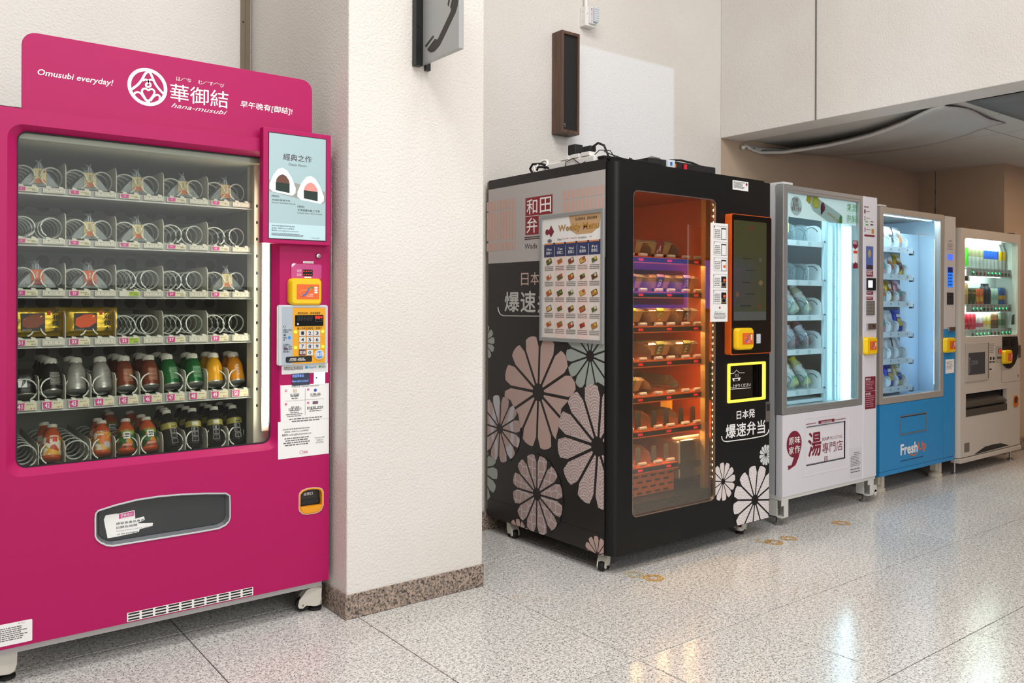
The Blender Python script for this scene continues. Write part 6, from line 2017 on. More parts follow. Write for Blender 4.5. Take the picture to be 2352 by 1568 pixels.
# ------------------------------------------------ lit display on the far wall of the recess, seen mirrored in the black machine's window
wd = thing('wall_display', (6.5, -0.2, 1.1), 'wide purple-blue lit display on the recess wall, mirrored in the black machine window', 'display')
MB().box(5.45, 7.32, -0.2, -0.16, 1.13, 1.68).build('display_frame', BLACKM, wd, bevel=0.004)
MB().box(5.48, 7.29, -0.16, -0.157, 1.16, 1.65).build('display_face', mat('display_violet', '#5a62c8', 0.3, emit=1.5, ecol='#5c60c4'), wd)
MB().box(5.5, 6.35, -0.157, -0.155, 1.42, 1.53).build('display_panel', mat('display_teal', '#2f6f86', 0.3, emit=0.7), wd)
MB().box(5.5, 6.35, -0.157, -0.155, 1.2, 1.3).build('display_panel', mat('display_teal', '#2f6f86'), wd)
MB().box(6.95, 7.24, -0.157, -0.155, 1.2, 1.55).build('display_panel', mat('display_purple', '#6a3ab0', 0.3, emit=0.9), wd)

# ================================================================== white soup machine
def shell(parent, x0, x1, y0, y1, z0, z1, m, t=0.025, name='cabinet'):
    MB().box(x0, x0 + t, y0, y1, z0, z1).box(x1 - t, x1, y0, y1, z0, z1).box(x0 + t, x1 - t, y1 - t, y1, z0, z1).box(x0 + t, x1 - t, y0, y1 - t, z1 - t, z1).box(x0 + t, x1 - t, y0, y1 - t, z0, z0 + t).build(name, m, parent)


WY = 2.70
WF = Plane('Y', WY)
W1, W2 = zb(1760, 400, 3.92), zb(1760, 760, 3.41)
wx0, wxd, wx1 = WF.px(1798.5, 700)[0], WF.px(1981.5, 700)[0], WF.px(2012.5, 700)[0]
wz1 = WF.px(1890, 436)[1]
wzd = WF.px(1890, 941)[1]
wzb = WF.px(1900, 1118)[1]
wzs = wzb - 0.02
MAROON = mat('maroon_vinyl', '#7a1430', 0.5)
WPAN = mat('white_enamel', '#dedbe2', 0.4)
ALF = mat('door_aluminium', '#a5a6a6', 0.38, metal=0.6)
ICE = mat('cool_liner', '#cfe0e6', 0.5)
COOL = mat('cool_hidden_fill', '#f2fdff', 0.4, emit=55.0, ecol='#e2f8ff')  # for the added, hidden fill lights behind the door frames
COOLV = mat('cool_lamp_soft', '#f2fdff', 0.4, emit=13.0, ecol='#e2f8ff')
wm = thing('vending_machine', ((wx0 + wx1) / 2, 3.1, 0), 'white soup vending machine with grey-framed glass door and maroon lettering', 'vending machine')
shell(wm, wx0 + 0.004, wx1 - 0.002, WY + 0.055, 3.52, wzb, wz1 + 0.005, mat('cabinet_white', '#c9cacb', 0.45))
MB().box(wx0 + 0.01, wx0 + 0.10, WY + 0.01, WY + 0.12, wz1 + 0.004, wz1 + 0.016).build('top_hinge', mat('hinge_white', '#d5d6d4', 0.4), wm)
# aluminium door frame and pane
gi = (WF.px(1809, 700)[0], WF.px(1972.5, 700)[0], WF.px(1890, 925)[1], WF.px(1890, 453)[1])
MB().ring(WF, rr(wx0, wxd, wzd, wz1), rr(*gi), -0.05, 0.0).build('door_frame', ALF, wm, bevel=0.003)
MB().ring(WF, rr(gi[0] - 0.02, gi[1] + 0.02, gi[2] - 0.02, gi[3] + 0.02), rr(gi[0] - 0.016, gi[1] + 0.016, gi[2] - 0.016, gi[3] + 0.016), 0, 0.0015).build('frame_groove', mat('groove_grey', '#7f8080', 0.5), wm)
MB().plate(WF, rr(*gi), -0.014, -0.010).build('window_pane', glass('window_glass_w', '#eef9fb', 0.32), wm)
# lower front, right control column, base frame
flp = WF.box(*W2(313, 757, 621, 1002))
flp = (WF.px(*W2(313, 900))[0], WF.px(*W2(621, 850))[0], WF.px(*W2(460, 1030))[1], WF.px(*W2(460, 727))[1])
MB().plate_holes(WF, rr(wx0, wxd, wzb, wzd - 0.002), [rr(*flp)], -0.04, 0.0).build('lower_panel', WPAN, wm)
MB().plate(WF, rr(wxd + 0.001, wx1, wzb, WF.px(1995, 452)[1]), -0.055, 0.004).build('control_column', WPAN, wm, bevel=0.002)
MB().box(wx0, wx1, WY + 0.004, WY + 0.05, wzs, wzb).box(wx0, wx0 + 0.05, WY + 0.05, 3.5, wzs, wzb).box(wx1 - 0.05, wx1, WY + 0.05, 3.5, wzs, wzb).build('base_frame', mat('base_white', '#d6d5d0', 0.5), wm)
for lx, ly in ((wx0 + 0.002, WY + 0.005), (wx1 - 0.075, WY + 0.005), (wx0 + 0.002, 3.4), (wx1 - 0.075, 3.4)):
    lg = MB().box(lx + 0.055, lx + 0.06, ly, ly + 0.08, 0.045, wzs).box(lx, lx + 0.06, ly, ly + 0.004, wzs - 0.03, wzs).box(lx, lx + 0.06, ly, ly + 0.08, 0.045, 0.05)
    lg.box(lx + 0.022, lx + 0.06, ly - 0.001, ly + 0.003, 0.047, wzs).box(lx, lx + 0.005, ly + 0.03, ly + 0.08, 0.045, wzs)
    lg = lg.build('leg', _M['base_white'], wm)
    MB().lathe([(0.026, 0.0), (0.026, 0.006), (0.012, 0.014), (0.008, 0.02), (0.008, 0.09)], 16, Matrix.Translation((lx + 0.028, ly + 0.045, 0))).build('levelling_foot', mat('foot_grey', '#7f7f7c', 0.45, metal=0.5), lg, smooth=40)
cst = MB().box(wx1 + 0.002, wx1 + 0.07, WY + 0.03, WY + 0.07, 0.05, 0.09).cyl((wx1 + 0.055, WY + 0.03, 0.045), (wx1 + 0.055, WY + 0.07, 0.045), 0.018, 14).build('transport_bracket', _M['base_white'], wm)
# delivery flap
PFw = Plane('Y', WY + 0.006)
MB().ring(WF, rr(flp[0] - 0.035, flp[1] + 0.03, flp[2] - 0.055, flp[3] + 0.045, 0.02), rr(*flp, 0.0005), -0.002, 0.0015, -0.012).build('flap_surround', WPAN, wm, smooth=40)
fw_ = MB().plate(PFw, rr(flp[0] + 0.002, flp[1] - 0.003, flp[2] + 0.006, flp[3] - 0.008), -0.01, 0.0).build('delivery_flap', mat('flap_white', '#e4e1e6', 0.4), wm, bevel=0.003)
MB().box(flp[0], flp[1], WY + 0.02, WY + 0.03, flp[2], flp[3]).build('flap_shadow_box', mat('dark_gap', '#b3b1b8', 0.7), wm)
text(fw_, PFw, '湯', W2(330, 800, 428, 968), MAROON, 0.0008, bold=0.03)
text(fw_, PFw, '專門店', W2(437, 878, 597, 930), MAROON, 0.0008)
text(fw_, PFw, 'SOUP', W2(437, 836, 492, 851), MAROON, 0.0008, bold=0.015)
text(fw_, PFw, 'PRO:STORE', W2(499, 826, 595, 835), mat('rose_print', '#b0808c', 0.5), 0.0008)
q = PFw.box(*W2(455, 984, 479, 1016))
MB().ring(PFw, rr(*q), rr(q[0] + 0.003, q[1] - 0.003, q[2] + 0.003, q[3] - 0.003), 0, 0.0008).build('seal', MAROON, fw_)
text(fw_, PFw, '純', W2(459, 990, 475, 1008), MAROON, 0.0008)
bar = rect(wm, WF, W2(408, 704, 532, 705), 'flap_caption', MAROON, 0, 0.0008) if False else MB().plate(WF, [WF.px(*W2(*q)) for q in ((408, 727), (532, 707), (532, 685), (408, 704))], 0.001, 0.0022).build('flap_caption', MAROON, wm)
text(bar, WF, '經加熱的食品可即食', W2(428, 707, 511, 710), PRINTW, 0.0026)
for x0_, x1_ in ((310, 400), (536, 626)):
    fine_print(bar, WF, W2(x0_, 728 - (x0_ - 310) * 0.155, x1_, 738 - (x1_ - 310) * 0.155), 1, MAROON, 0.0024, x0_)
# speech-drop emblem
drop = []
for k in range(26):
    t = math.radians(-70 + 300 * k / 25)
    drop.append((218 + 58 * math.sin(t + math.pi * 0.0) * 1.0, 885 - 104 * math.cos(t)))
ce_ = WF.px(*W2(218, 885))
rx_ = abs(WF.px(*W2(276, 885))[0] - ce_[0])
rz_ = abs(WF.px(*W2(218, 781))[1] - ce_[1])
pts = [(ce_[0] + rx_ * math.cos(t), ce_[1] + rz_ * math.sin(t)) for t in [math.radians(-25 + 290 * k / 30) for k in range(31)]]
tip = WF.px(*W2(172, 1090))
pts += [(ce_[0] - rx_ * 0.05, ce_[1] - rz_ * 1.02), (ce_[0] - rx_ * 0.35, ce_[1] - rz_ * 1.55), (tip[0] - 0.004, tip[1] + 0.025), tip, (ce_[0] + rx_ * 0.2, ce_[1] - rz_ * 1.6), (ce_[0] + rx_ * 0.62, ce_[1] - rz_ * 1.05)]
de = MB().flat(WF, pts, 0.0008).build('drop_emblem', MAROON, wm)
text(wm, WF, ['原', '味', '家', '作'], [W2(176, 838, 214, 888), W2(222, 826, 264, 876), W2(176, 910, 214, 962), W2(222, 898, 264, 950)], PRINTW, 0.0013, bold=0.008, name='emblem_lettering')
nt_ = MB().plate(WF, [WF.px(*W2(*q)) for q in ((650, 1155), (762, 1140), (762, 905), (650, 918))], 0, 0.0008).build('test_certificate', mat('notice_film', '#d6d5da', 0.5), wm)
fine_print(nt_, WF, W2(660, 985, 740, 1052), 7, GREYINK, 0.0012, 3, 0.4)
fine_print(nt_, WF, W2(685, 952, 742, 968), 2, GREYINK, 0.0012, 4, 0.4)
fine_print(nt_, WF, W2(660, 1082, 738, 1108), 2, GREYINK, 0.0012, 5, 0.4)
# control column fittings
PCw = Plane('Y', WY - 0.004)
W3 = zb(1970, 440, 3.136)
text(wm, PCw, '購買流程', W3(46, 102, 78, 118), MAROON, 0.0008, bold=0.01, name='column_lettering')
for dg, y in (('1', 127), ('2', 176), ('3', 258)):
    text(wm, PCw, dg, W3(46, y, 56, y + 30), MAROON, 0.0008, bold=0.01, name='column_lettering')
    fine_print(wm, PCw, W3(60, y + 12, 95, y + 22), 1, GREYINK, 0.0008, y, 0.7)
for x, y, m_ in ((54, 212, 'print_green'), (92, 212, 'grey_ink'), (57, 234, 'print_green'), (92, 234, 'black_ink')):
    rect(wm, PCw, W3(x, y, x + 20, y + 10), 'pay_symbol', _M[m_], 0, 0.0006)
rect(wm, PCw, W3(100, 268, 117, 304), 'bottle_symbol', mat('print_amber', '#c8862c', 0.5), 0, 0.0006)
rect(wm, PCw, W3(48, 307, 122, 328), 'caption_bar', MAROON, 0, 0.0006)
ph = rect(wm, PCw, W3(60, 392, 107, 562), 'promo_screen', mat('promo_screen', '#4c5e94', 0.25, emit=0.25), 0, 0.004)
MB().flat(PCw, circ(*PCw.px(*W3(80, 445)), 0.018, 14, 0.024), 0.0044).build('screen_picture', mat('promo_gold', '#a08a5a', 0.4, emit=0.2), ph)
rect(ph, PCw, W3(61, 528, 105, 560), 'screen_footer', mat('promo_brown', '#3a2e30', 0.4), 0.004, 0.0046)
for yt, yb in ((566, 612), (718, 742), (755, 780)):
    lb_ = rect(wm, PCw, W3(63, yt, 110, yb), 'maroon_label', MAROON, 0, 0.0008, 0.003)
    fine_print(lb_, PCw, W3(67, yt + 6, 106, yb - 6), 2 if yb - yt < 30 else 4, PRINTW, 0.0012, yt, 0.4)
rdr = rect(wm, PCw, W3(62, 621, 118, 712), 'code_reader', BLACKM, 0, 0.014, 0.004, bevel=0.002)
rect(rdr, Plane('Y', WY - 0.018), W3(76, 638, 107, 692), 'reader_window', mat('reader_window', '#e8ecff', 0.3, emit=0.6), 0, 0.001, 0.002)
kpw = rect(wm, PCw, W3(60, 786, 117, 888), 'keypad', mat('keypad_metal', '#8f8b87', 0.4, metal=0.6), 0, 0.006)
kq = Plane('Y', WY - 0.010)
ka = kq.box(*W3(63, 792, 114, 884))
for i in range(3):
    for j in range(4):
        MB().plate(kq, rr(ka[0] + (i + 0.14) * (ka[1] - ka[0]) / 3, ka[0] + (i + 0.86) * (ka[1] - ka[0]) / 3, ka[2] + (j + 0.15) * (ka[3] - ka[2]) / 4, ka[2] + (j + 0.85) * (ka[3] - ka[2]) / 4), 0, 0.002).build('key', mat('key_metal', '#a6a29d', 0.35, metal=0.6), kpw)
lkw = rect(wm, PCw, W3(62, 948, 122, 992), 'lock', STEEL, 0, 0.012, 0.002, bevel=0.002)
MB().plate(Plane('Y', WY - 0.016), circ(*PCw.px(*W3(100, 968)), 0.006, 14), 0, 0.003).build('lock_barrel', mat('dark_steel', '#56585a'), lkw)
card_reader(wm, PCw, W3(68, 1050, 145, 1172), W3(88, 1078, 136, 1138), 0.028)
for yt, yb in ((1335, 1430), (1441, 1558)):
    lb_ = rect(wm, PCw, W3(53, yt, 128, yb), 'maroon_notice', MAROON, 0, 0.0008, 0.003)
    text(lb_, PCw, '購買須知' if yt < 1400 else '客戶服務', W3(57, yt + 8, 92, yt + 22), PRINTW, 0.0012)
    fine_print(lb_, PCw, W3(57, yt + 32, 122, yb - 6), 6, mat('pale_rose', '#c89aa4', 0.5), 0.0012, yt, 0.35)
# interior: liner, header banner, side light panel
Yi = WY + 0.15
PSW = Plane('Y', Yi)
iz0, iz1 = wzd + 0.01, wz1 - 0.02
li = MB().box(wx0 + 0.03, wx1 - 0.03, 3.30, 3.32, iz0, iz1).box(wx0 + 0.028, wx0 + 0.034, WY + 0.06, 3.3, iz0, iz1).box(wx1 - 0.034, wx1 - 0.028, WY + 0.06, 3.3, iz0, iz1)
li.box(wx0 + 0.03, wx1 - 0.03, WY + 0.06, 3.3, iz1, iz1 + 0.01).box(wx0 + 0.03, wx1 - 0.03, WY + 0.06, 3.3, iz0 - 0.01, iz0)
li.build('cool_liner', mat('liner_steel', '#b4c6cf', 0.45), wm)
PWb = Plane('Y', WY + 0.02)
bn = MB().plate(PWb, [PWb.px(*W1(*q)) for q in ((187, 378), (830, 466), (830, 250), (187, 155))], -0.004, 0.0).build('header_banner', mat('banner_white', '#e9ece8', 0.5, emit=0.55), wm)
text(bn, PWb, ['果潤', '熱解'], [W1(725, 262, 809, 345), W1(725, 360, 812, 446)], mat('banner_green', '#5fb458', 0.5), 0.0008)
rect(bn, PWb, W1(725, 346, 810, 358), 'banner_rule', mat('banner_green_pale', '#a9cfa2', 0.5), 0, 0.0004)
MB().flat(PWb, [PWb.px(*W1(*q)) for q in ((384, 250), (400, 200), (440, 200), (660, 355), (680, 380), (670, 446), (640, 440), (560, 432), (420, 330))], 0.0008).build('picture_bottle', mat('banner_bottle', '#dfe3dc', 0.5), bn)
MB().flat(PWb, [PWb.px(*W1(*q)) for q in ((357, 235), (366, 188), (410, 194), (404, 232), (386, 270))], 0.0012).build('picture_cap', mat('banner_yellow', '#e4c32a', 0.5), bn)
ca_ = PWb.px(*W1(447, 255))
MB().flat(PWb, circ(ca_[0], ca_[1], abs(PWb.px(*W1(480, 255))[0] - ca_[0]), 20, abs(PWb.px(*W1(447, 200))[1] - ca_[1])), 0.0014).build('picture_lemon', _M['banner_yellow'], bn)
MB().flat(PWb, circ(ca_[0], ca_[1] - 0.005, abs(PWb.px(*W1(472, 255))[0] - ca_[0]), 20, abs(PWb.px(*W1(447, 215))[1] - ca_[1])), 0.0018).build('picture_lemon_flesh', mat('banner_lemon', '#efd95e', 0.5), bn)
cd_ = PWb.px(*W1(508, 305))
MB().flat(PWb, [(cd_[0] + 0.022 * math.cos(t), cd_[1] + 0.034 * math.sin(t)) for t in [math.radians(-20 + 280 * k / 18) for k in range(19)]] + [PWb.px(*W1(490, 365)), PWb.px(*W1(512, 340))], 0.0018).build('picture_drop', MAROON, bn)
text(bn, PWb, ['生', '津', '甘', '蔗', '水', '糖'], [W1(548 + 18 * k, 338 + 14 * k, 566 + 18 * k, 366 + 15 * k) for k in range(6)], mat('banner_amber', '#dda02c', 0.5), 0.0014)
MB().flat(PWb, [PWb.px(*W1(*q)) for q in ((658, 440), (682, 444), (684, 385), (668, 362), (656, 400))], 0.0012).build('picture_leaf', mat('banner_leaf', '#3f9a46', 0.5), bn)
ci_ = PWb.px(*W1(268, 285))
MB().flat(PWb, circ(ci_[0], ci_[1], abs(PWb.px(*W1(320, 290))[0] - ci_[0]), 24, abs(PWb.px(*W1(268, 198))[1] - ci_[1])), 0.0008).build('banner_disc', mat('banner_disc', '#f0f0ea', 0.5), bn)
text(bn, PWb, ['低糖', '無添加', '鮮果汁使用'], [W1(232, 208, 286, 260), W1(237, 254, 289, 298), W1(226, 288, 312, 338)], mat('banner_brown', '#8d3a4a', 0.5), 0.0014)
XP = PSW.px(1890, 700)[0]
lpn = MB().box(XP, wx1 - 0.034, Yi - 0.01, Yi + 0.01, iz0, iz1).build('light_panel', mat('panel_ice', '#d5eef4', 0.35), wm)
for u in (1897, 1917, 1924, 1930, 1941, 1961):
    xx = Plane('Y', Yi - 0.014).px(u, 700)[0]
    MB().box(xx - 0.004, xx + 0.004, Yi - 0.02, Yi - 0.01, iz0, iz1).build('panel_rib', mat('rib_ice', '#b9d3dc', 0.35), lpn)
for u, v in ((1917, 583), (1925, 597), (1918, 658), (1926, 685), (1919, 734), (1926, 772), (1919, 810), (1927, 860), (1919, 886)):
    xx, zz = Plane('Y', Yi - 0.02).px(u, v)
    MB().cyl((xx, Yi - 0.0205, zz), (xx, Yi - 0.022, zz), 0.004, 8).build('panel_screw', mat('screw_blue', '#4a5c68', 0.4), lpn)
xl = Plane('Y', WY + 0.09).px(1950, 700)[0]
MB().box(xl - 0.028, xl + 0.012, WY + 0.085, WY + 0.1, iz0 + 0.01, iz1 - 0.16).build('lamp_tube_or_hidden_fill', COOLV, wm)
MB().box(gi[0] - 0.022, gi[0] - 0.006, WY + 0.07, WY + 0.085, iz0 + 0.01, iz1 - 0.02).build('lamp_tube_or_hidden_fill', COOL, wm)  # added fill light hidden behind the left frame, brightens the goods
MB().box(wx0 + 0.06, XP - 0.02, WY + 0.07, WY + 0.09, iz1 - 0.02, iz1 - 0.008).build('top_lamp_or_hidden_fill', COOL, wm)  # added fill light hidden above, brightens the shelf fronts
W5 = zb(1800, 480, 5.6)
Pst = Plane('Y', WY + 0.0095)
MB().plate(Pst, [Pst.px(*W5(*q)) for q in ((886, 470), (920, 522), (956, 475), (957, 408), (886, 403))], 0, 0.0006).build('window_sticker', MAROON, wm)
MB().plate(Pst, [Pst.px(*W5(*q)) for q in ((890, 762), (960, 764), (960, 722), (924, 678), (890, 718))], 0, 0.0006).build('window_sticker', MAROON, wm)
wk = MB().plate(Pst, [Pst.px(*W5(*q)) for q in ((888, 690), (958, 692), (957, 508), (887, 500))], -0.0004, 0.0).build('window_sticker', PAPER, wm)
rect(wk, Pst, W5(897, 533, 945, 572), 'sticker_symbol', mat('sticker_red', '#d8472a', 0.5), 0, 0.0006)
fine_print(wk, Pst, W5(892, 415, 950, 460), 3, PRINTW, 0.001, 8, 0.5)
# shelves, coils
DKW = mat('dark_wire', '#5f6a70', 0.35, metal=0.4)
RAILW = mat('rail_white', '#e3eef2', 0.4)
wcoil = helix(4.0, 0.043, 0.36, 1, wire=0.003, start=0.4).mesh('coil', DKW, smooth=60)
wrow = [PSW.px(1884, v)[1] for v in (562, 650.5, 729, 805.5, 896.5)]
wlane = [PSW.px(u, 700)[0] for u in (1812, 1843, 1872)]
wsh = []
for r, z in enumerate(wrow):
    s = MB().box(wx0 + 0.035, XP - 0.003, Yi, Yi + 0.4, z + 0.008, z + 0.014).box(wx0 + 0.035, XP - 0.004, Yi - 0.008, Yi, z - 0.016, z + 0.016).build('shelf', RAILW, wm)
    for k in range(4):
        xk = wlane[0] - 0.06 + k * (wlane[2] - wlane[0]) / 2.2
        if xk < XP - 0.05: MB().plate(Plane('Y', Yi - 0.008), rr(xk, xk + 0.03, z - 0.012, z + 0.012), 0, 0.0008).build('number_ticket', mat('ticket_ice', '#c2d2da', 0.5), s)
    o = [(Yi + 0.004, z + 0.014), (Yi + 0.36, z + 0.014), (Yi + 0.36, z + 0.12), (Yi + 0.05, z + 0.12), (Yi + 0.02, z + 0.108), (Yi + 0.004, z + 0.085)]
    m = len(o)
    for xx in (XP - 0.010,):
        MB().add([(xx - 0.0015, y, zz) for y, zz in o] + [(xx + 0.0015, y, zz) for y, zz in o], [tuple(range(m)), tuple(range(2 * m - 1, m - 1, -1))] + [(i, m + i, m + (i + 1) % m, (i + 1) % m) for i in range(m)]).build('side_plate', RAILW, s)
    for k in (1, 2):
        xx = (wlane[k - 1] + wlane[k]) / 2
        MB().add([(xx - 0.001, y, zz) for y, zz in o] + [(xx + 0.001, y, zz) for y, zz in o], [tuple(range(m)), tuple(range(2 * m - 1, m - 1, -1))] + [(i, m + i, m + (i + 1) % m, (i + 1) % m) for i in range(m)]).build('lane_partition', glass('acrylic_cool', '#f0fafc', 1.5, 0.02, '#e4f2f6', 0.10), s)
    MB().tube([(XP - 0.002, Yi - 0.01, z + 0.02), (XP + 0.012, Yi - 0.014, z + 0.012), (XP + 0.016, Yi - 0.014, z - 0.03)], 0.005, 8).build('shelf_latch', mat('latch_grey', '#5c6670', 0.4), s, smooth=50)
    for k in range(3):
        link_mesh('coil', wcoil, (wlane[k] + 0.004, Yi + 0.012, z + 0.06), s)
    wsh.append(s)
MB().box(wx0 + 0.035, XP - 0.006, Yi - 0.004, Yi + 0.3, wrow[4] - 0.062, wrow[4] - 0.042).build('sump_rail', RAILW, wm)

# goods
LABW = mat('label_white', '#e9eae6', 0.45)
CLEARL = mat('pale_liquid', '#c9cdb4', 0.2)


def soup_bottle(name, body, label, cap, accent, top=0.19, r=0.034):
    t = proto(name)
    MB().lathe([(r * 0.8, 0), (r, 0.008), (r, top * 0.68), (r * 0.9, top * 0.76), (0.02, top * 0.88), (0.02, top * 0.9)], 18).build('body', body, t, smooth=40)
    MB().lathe([(0.0225, top * 0.89), (0.0225, top * 0.985), (0.02, top)], 16).build('cap', cap, t, smooth=40)
    lb = MB()
    m_ = 20
    for z in (top * 0.16, top * 0.66): lb.v += [((r + 0.0007) * math.cos(2 * math.pi * k / m_), (r + 0.0007) * math.sin(2 * math.pi * k / m_), z) for k in range(m_)]
    lb.f = [(k, (k + 1) % m_, m_ + (k + 1) % m_, m_ + k) for k in range(m_)]
    lb.build('label_sleeve', label, t, smooth=40)
    MB().add([((r + 0.0015) * math.sin(a), -(r + 0.0015) * math.cos(a), z) for z in (top * 0.16, top * 0.26) for a in (-0.7, -0.35, 0, 0.35, 0.7)], [(i, i + 1, 6 + i, 5 + i) for i in range(4)]).build('label_band', accent, t)
    MB().add([((r + 0.0016) * math.sin(a), -(r + 0.0016) * math.cos(a), z) for a, z in ((-0.15, top * 0.5), (0.12, top * 0.5), (0.15, top * 0.6), (-0.12, top * 0.6))], [(0, 1, 2, 3)]).build('label_mark', MAROON, t)
    return t


SBa = soup_bottle('soup_bottle', CLEARL, LABW, mat('cap_white', '#e8eceb', 0.4), mat('band_herb', '#b7c29a', 0.5))
SBb = soup_bottle('soup_bottle', mat('plum_soup', '#6d4a5c', 0.25), mat('label_lilac', '#cfd0dc', 0.45), _M['cap_white'], mat('band_plum', '#8d6a86', 0.5))
SBc = soup_bottle('soup_bottle', mat('cane_juice', '#c6c788', 0.25), LABW, mat('cap_yellow', '#d3c425', 0.4), mat('band_lime', '#54c455', 0.5))
SBd = soup_bottle('soup_bottle', mat('carrot_soup', '#d1664a', 0.25), mat('label_blush', '#e6c8bc', 0.45), _M['cap_white'], mat('band_coral', '#d8644a', 0.5))
gW = 'soup bottles in the white machine'
LN = ['left', 'middle', 'right']
for r, ps_, nm in ((2, (SBa, SBa, SBa), 'clear soup bottle with white label'), (3, (SBd, SBb, SBb), None), (4, (SBc, SBc, SBc), 'pale juice bottle with yellow cap and green band')):
    for k, p in enumerate(ps_):
        lab = nm or ('coral soup bottle' if p is SBd else 'plum-coloured soup bottle')
        place(p, (wlane[k] - 0.002, Yi + 0.05, wrow[r] + 0.034), f'{lab}, {LN[k]} lane, {["", "", "third", "fourth", "fifth"][r]} shelf, front one', 'bottle', gW, (math.radians(-34), 0, 0.05 * (k - 1)))
        if k < 2 or r > 2:
            place(p, (wlane[k] - 0.004, Yi + 0.155, wrow[r] + 0.034), f'{lab}, {LN[k]} lane, {["", "", "third", "fourth", "fifth"][r]} shelf, rear one', 'bottle', gW, (math.radians(-34), 0, 0.08 * (k - 1)))
t = thing('soup_pouch', (wlane[0], Yi + 0.03, wrow[0] + 0.015), 'white stand-up pouch with leaf print, top shelf of the white machine', 'pouch')
pillow(0.11, 0.19, 0.05, 8, 10, crinkle=0.001, seed=4).xf(Matrix.Translation((wlane[0] - 0.015, Yi + 0.045, wrow[0] + 0.016))).build('pouch', mat('pouch_white', '#e4e7e2', 0.4), t, smooth=50)
MB().flat(Plane('Y', Yi + 0.018), [(wlane[0] - 0.01, wrow[0] + 0.07), (wlane[0] + 0.02, wrow[0] + 0.06), (wlane[0] + 0.025, wrow[0] + 0.11), (wlane[0], wrow[0] + 0.13)], 0.001).build('leaf_print', mat('leaf_straw', '#c9c08c', 0.5), t)

# ================================================================== blue snack machine
UY = 2.77
UF = Plane('Y', UY)
U1, U2 = zb(2000, 440, 4.127), zb(2000, 780, 4.355)
ux0, uxd, ux1 = UF.px(2021.5, 700)[0], UF.px(2168, 700)[0], UF.px(2193.5, 700)[0]
uz1 = UF.px(2096, 483.5)[1]
uzd = UF.px(2096, 920)[1]
uzb = UF.px(2105, 1076)[1]
SKY = mat('blue_enamel', '#1d88c6', 0.42)
ALW = mat('door_champagne', '#b3aca4', 0.42, metal=0.4)
um = thing('vending_machine', ((ux0 + ux1) / 2, 3.15, 0), 'blue and white snack vending machine with brightly lit glass door', 'vending machine')
shell(um, ux0 + 0.004, ux1 - 0.002, UY + 0.05, 3.56, uzb + 0.03, uz1 + 0.004, mat('cabinet_greywhite', '#b5b2ac', 0.45))
gu = (UF.px(2029.3, 700)[0], UF.px(2160.5, 700)[0], UF.px(2096, 905)[1], UF.px(2096, 498)[1])
MB().ring(UF, rr(ux0, uxd, uzd, uz1), rr(*gu), -0.045, 0.0).build('door_frame', ALW, um, bevel=0.003)
MB().plate(UF, rr(*gu), -0.014, -0.010).build('window_pane', glass('window_glass_u', '#eef6fb', 0.32), um)
MB().box(ux0 + 0.002, ux0 + 0.09, UY + 0.01, UY + 0.1, uz1 + 0.003, uz1 + 0.014).build('top_hinge', _M['hinge_white'], um)
MB().plate(UF, rr(ux0, uxd, uzb + 0.03, uzd - 0.002), -0.045, 0.0).build('lower_panel', SKY, um)
MB().plate(UF, rr(ux0, ux1, uzb, uzb + 0.028), -0.06, 0.0).build('kick_plate', SKY, um, bevel=0.002)
uzw = UF.px(2181, 755)[1]
MB().plate(UF, rr(uxd + 0.001, ux1, uzw, UF.px(2181, 497)[1]), -0.045, 0.003).build('control_column', mat('column_white', '#c9c6c3', 0.42), um, bevel=0.002)
MB().plate(UF, rr(uxd + 0.001, ux1, uzb + 0.03, uzw - 0.001), -0.045, 0.003).build('column_lower', SKY, um, bevel=0.002)
q = (UF.px(*U2(293, 860))[0], UF.px(*U2(555, 830))[0], UF.px(*U2(425, 930))[1], UF.px(*U2(425, 742))[1])
fu = MB().plate(UF, rr(q[0] + 0.006, q[1] - 0.006, q[2] + 0.008, q[3] - 0.008), 0.0, 0.002).build('delivery_flap', SKY, um)
MB().ring(UF, rr(*q), rr(q[0] + 0.005, q[1] - 0.006, q[2] + 0.007, q[3] - 0.006), 0.0, 0.004).build('flap_trim', mat('flap_trim_grey', '#8a8f92', 0.35, metal=0.5), um)
MB().plate(UF, rr(q[0] + 0.006, q[1] - 0.008, q[3] - 0.012, q[3] - 0.006), 0.002, 0.003).build('flap_gap', INK, um)
text(um, UF, 'Fresh', U2(297, 1048, 468, 1122), PRINTW, 0.0008, bold=0.03)
text(um, UF, 'Up', U2(472, 1022, 553, 1114), mat('logo_orange', '#e0703a', 0.5), 0.0008, bold=0.03)
MB().flat(UF, [UF.px(*U2(*q_)) for q_ in ((370, 1163), (395, 1152), (430, 1162), (470, 1135), (475, 1120), (458, 1135), (430, 1148), (398, 1142))], 0.0008).build('logo_swoosh', _M['logo_orange'], um)
fine_print(um, UF, U2(297, 1210, 550, 1172), 1, mat('navy_print', '#1a4a70', 0.5), 0.0008, 5, 0.6)
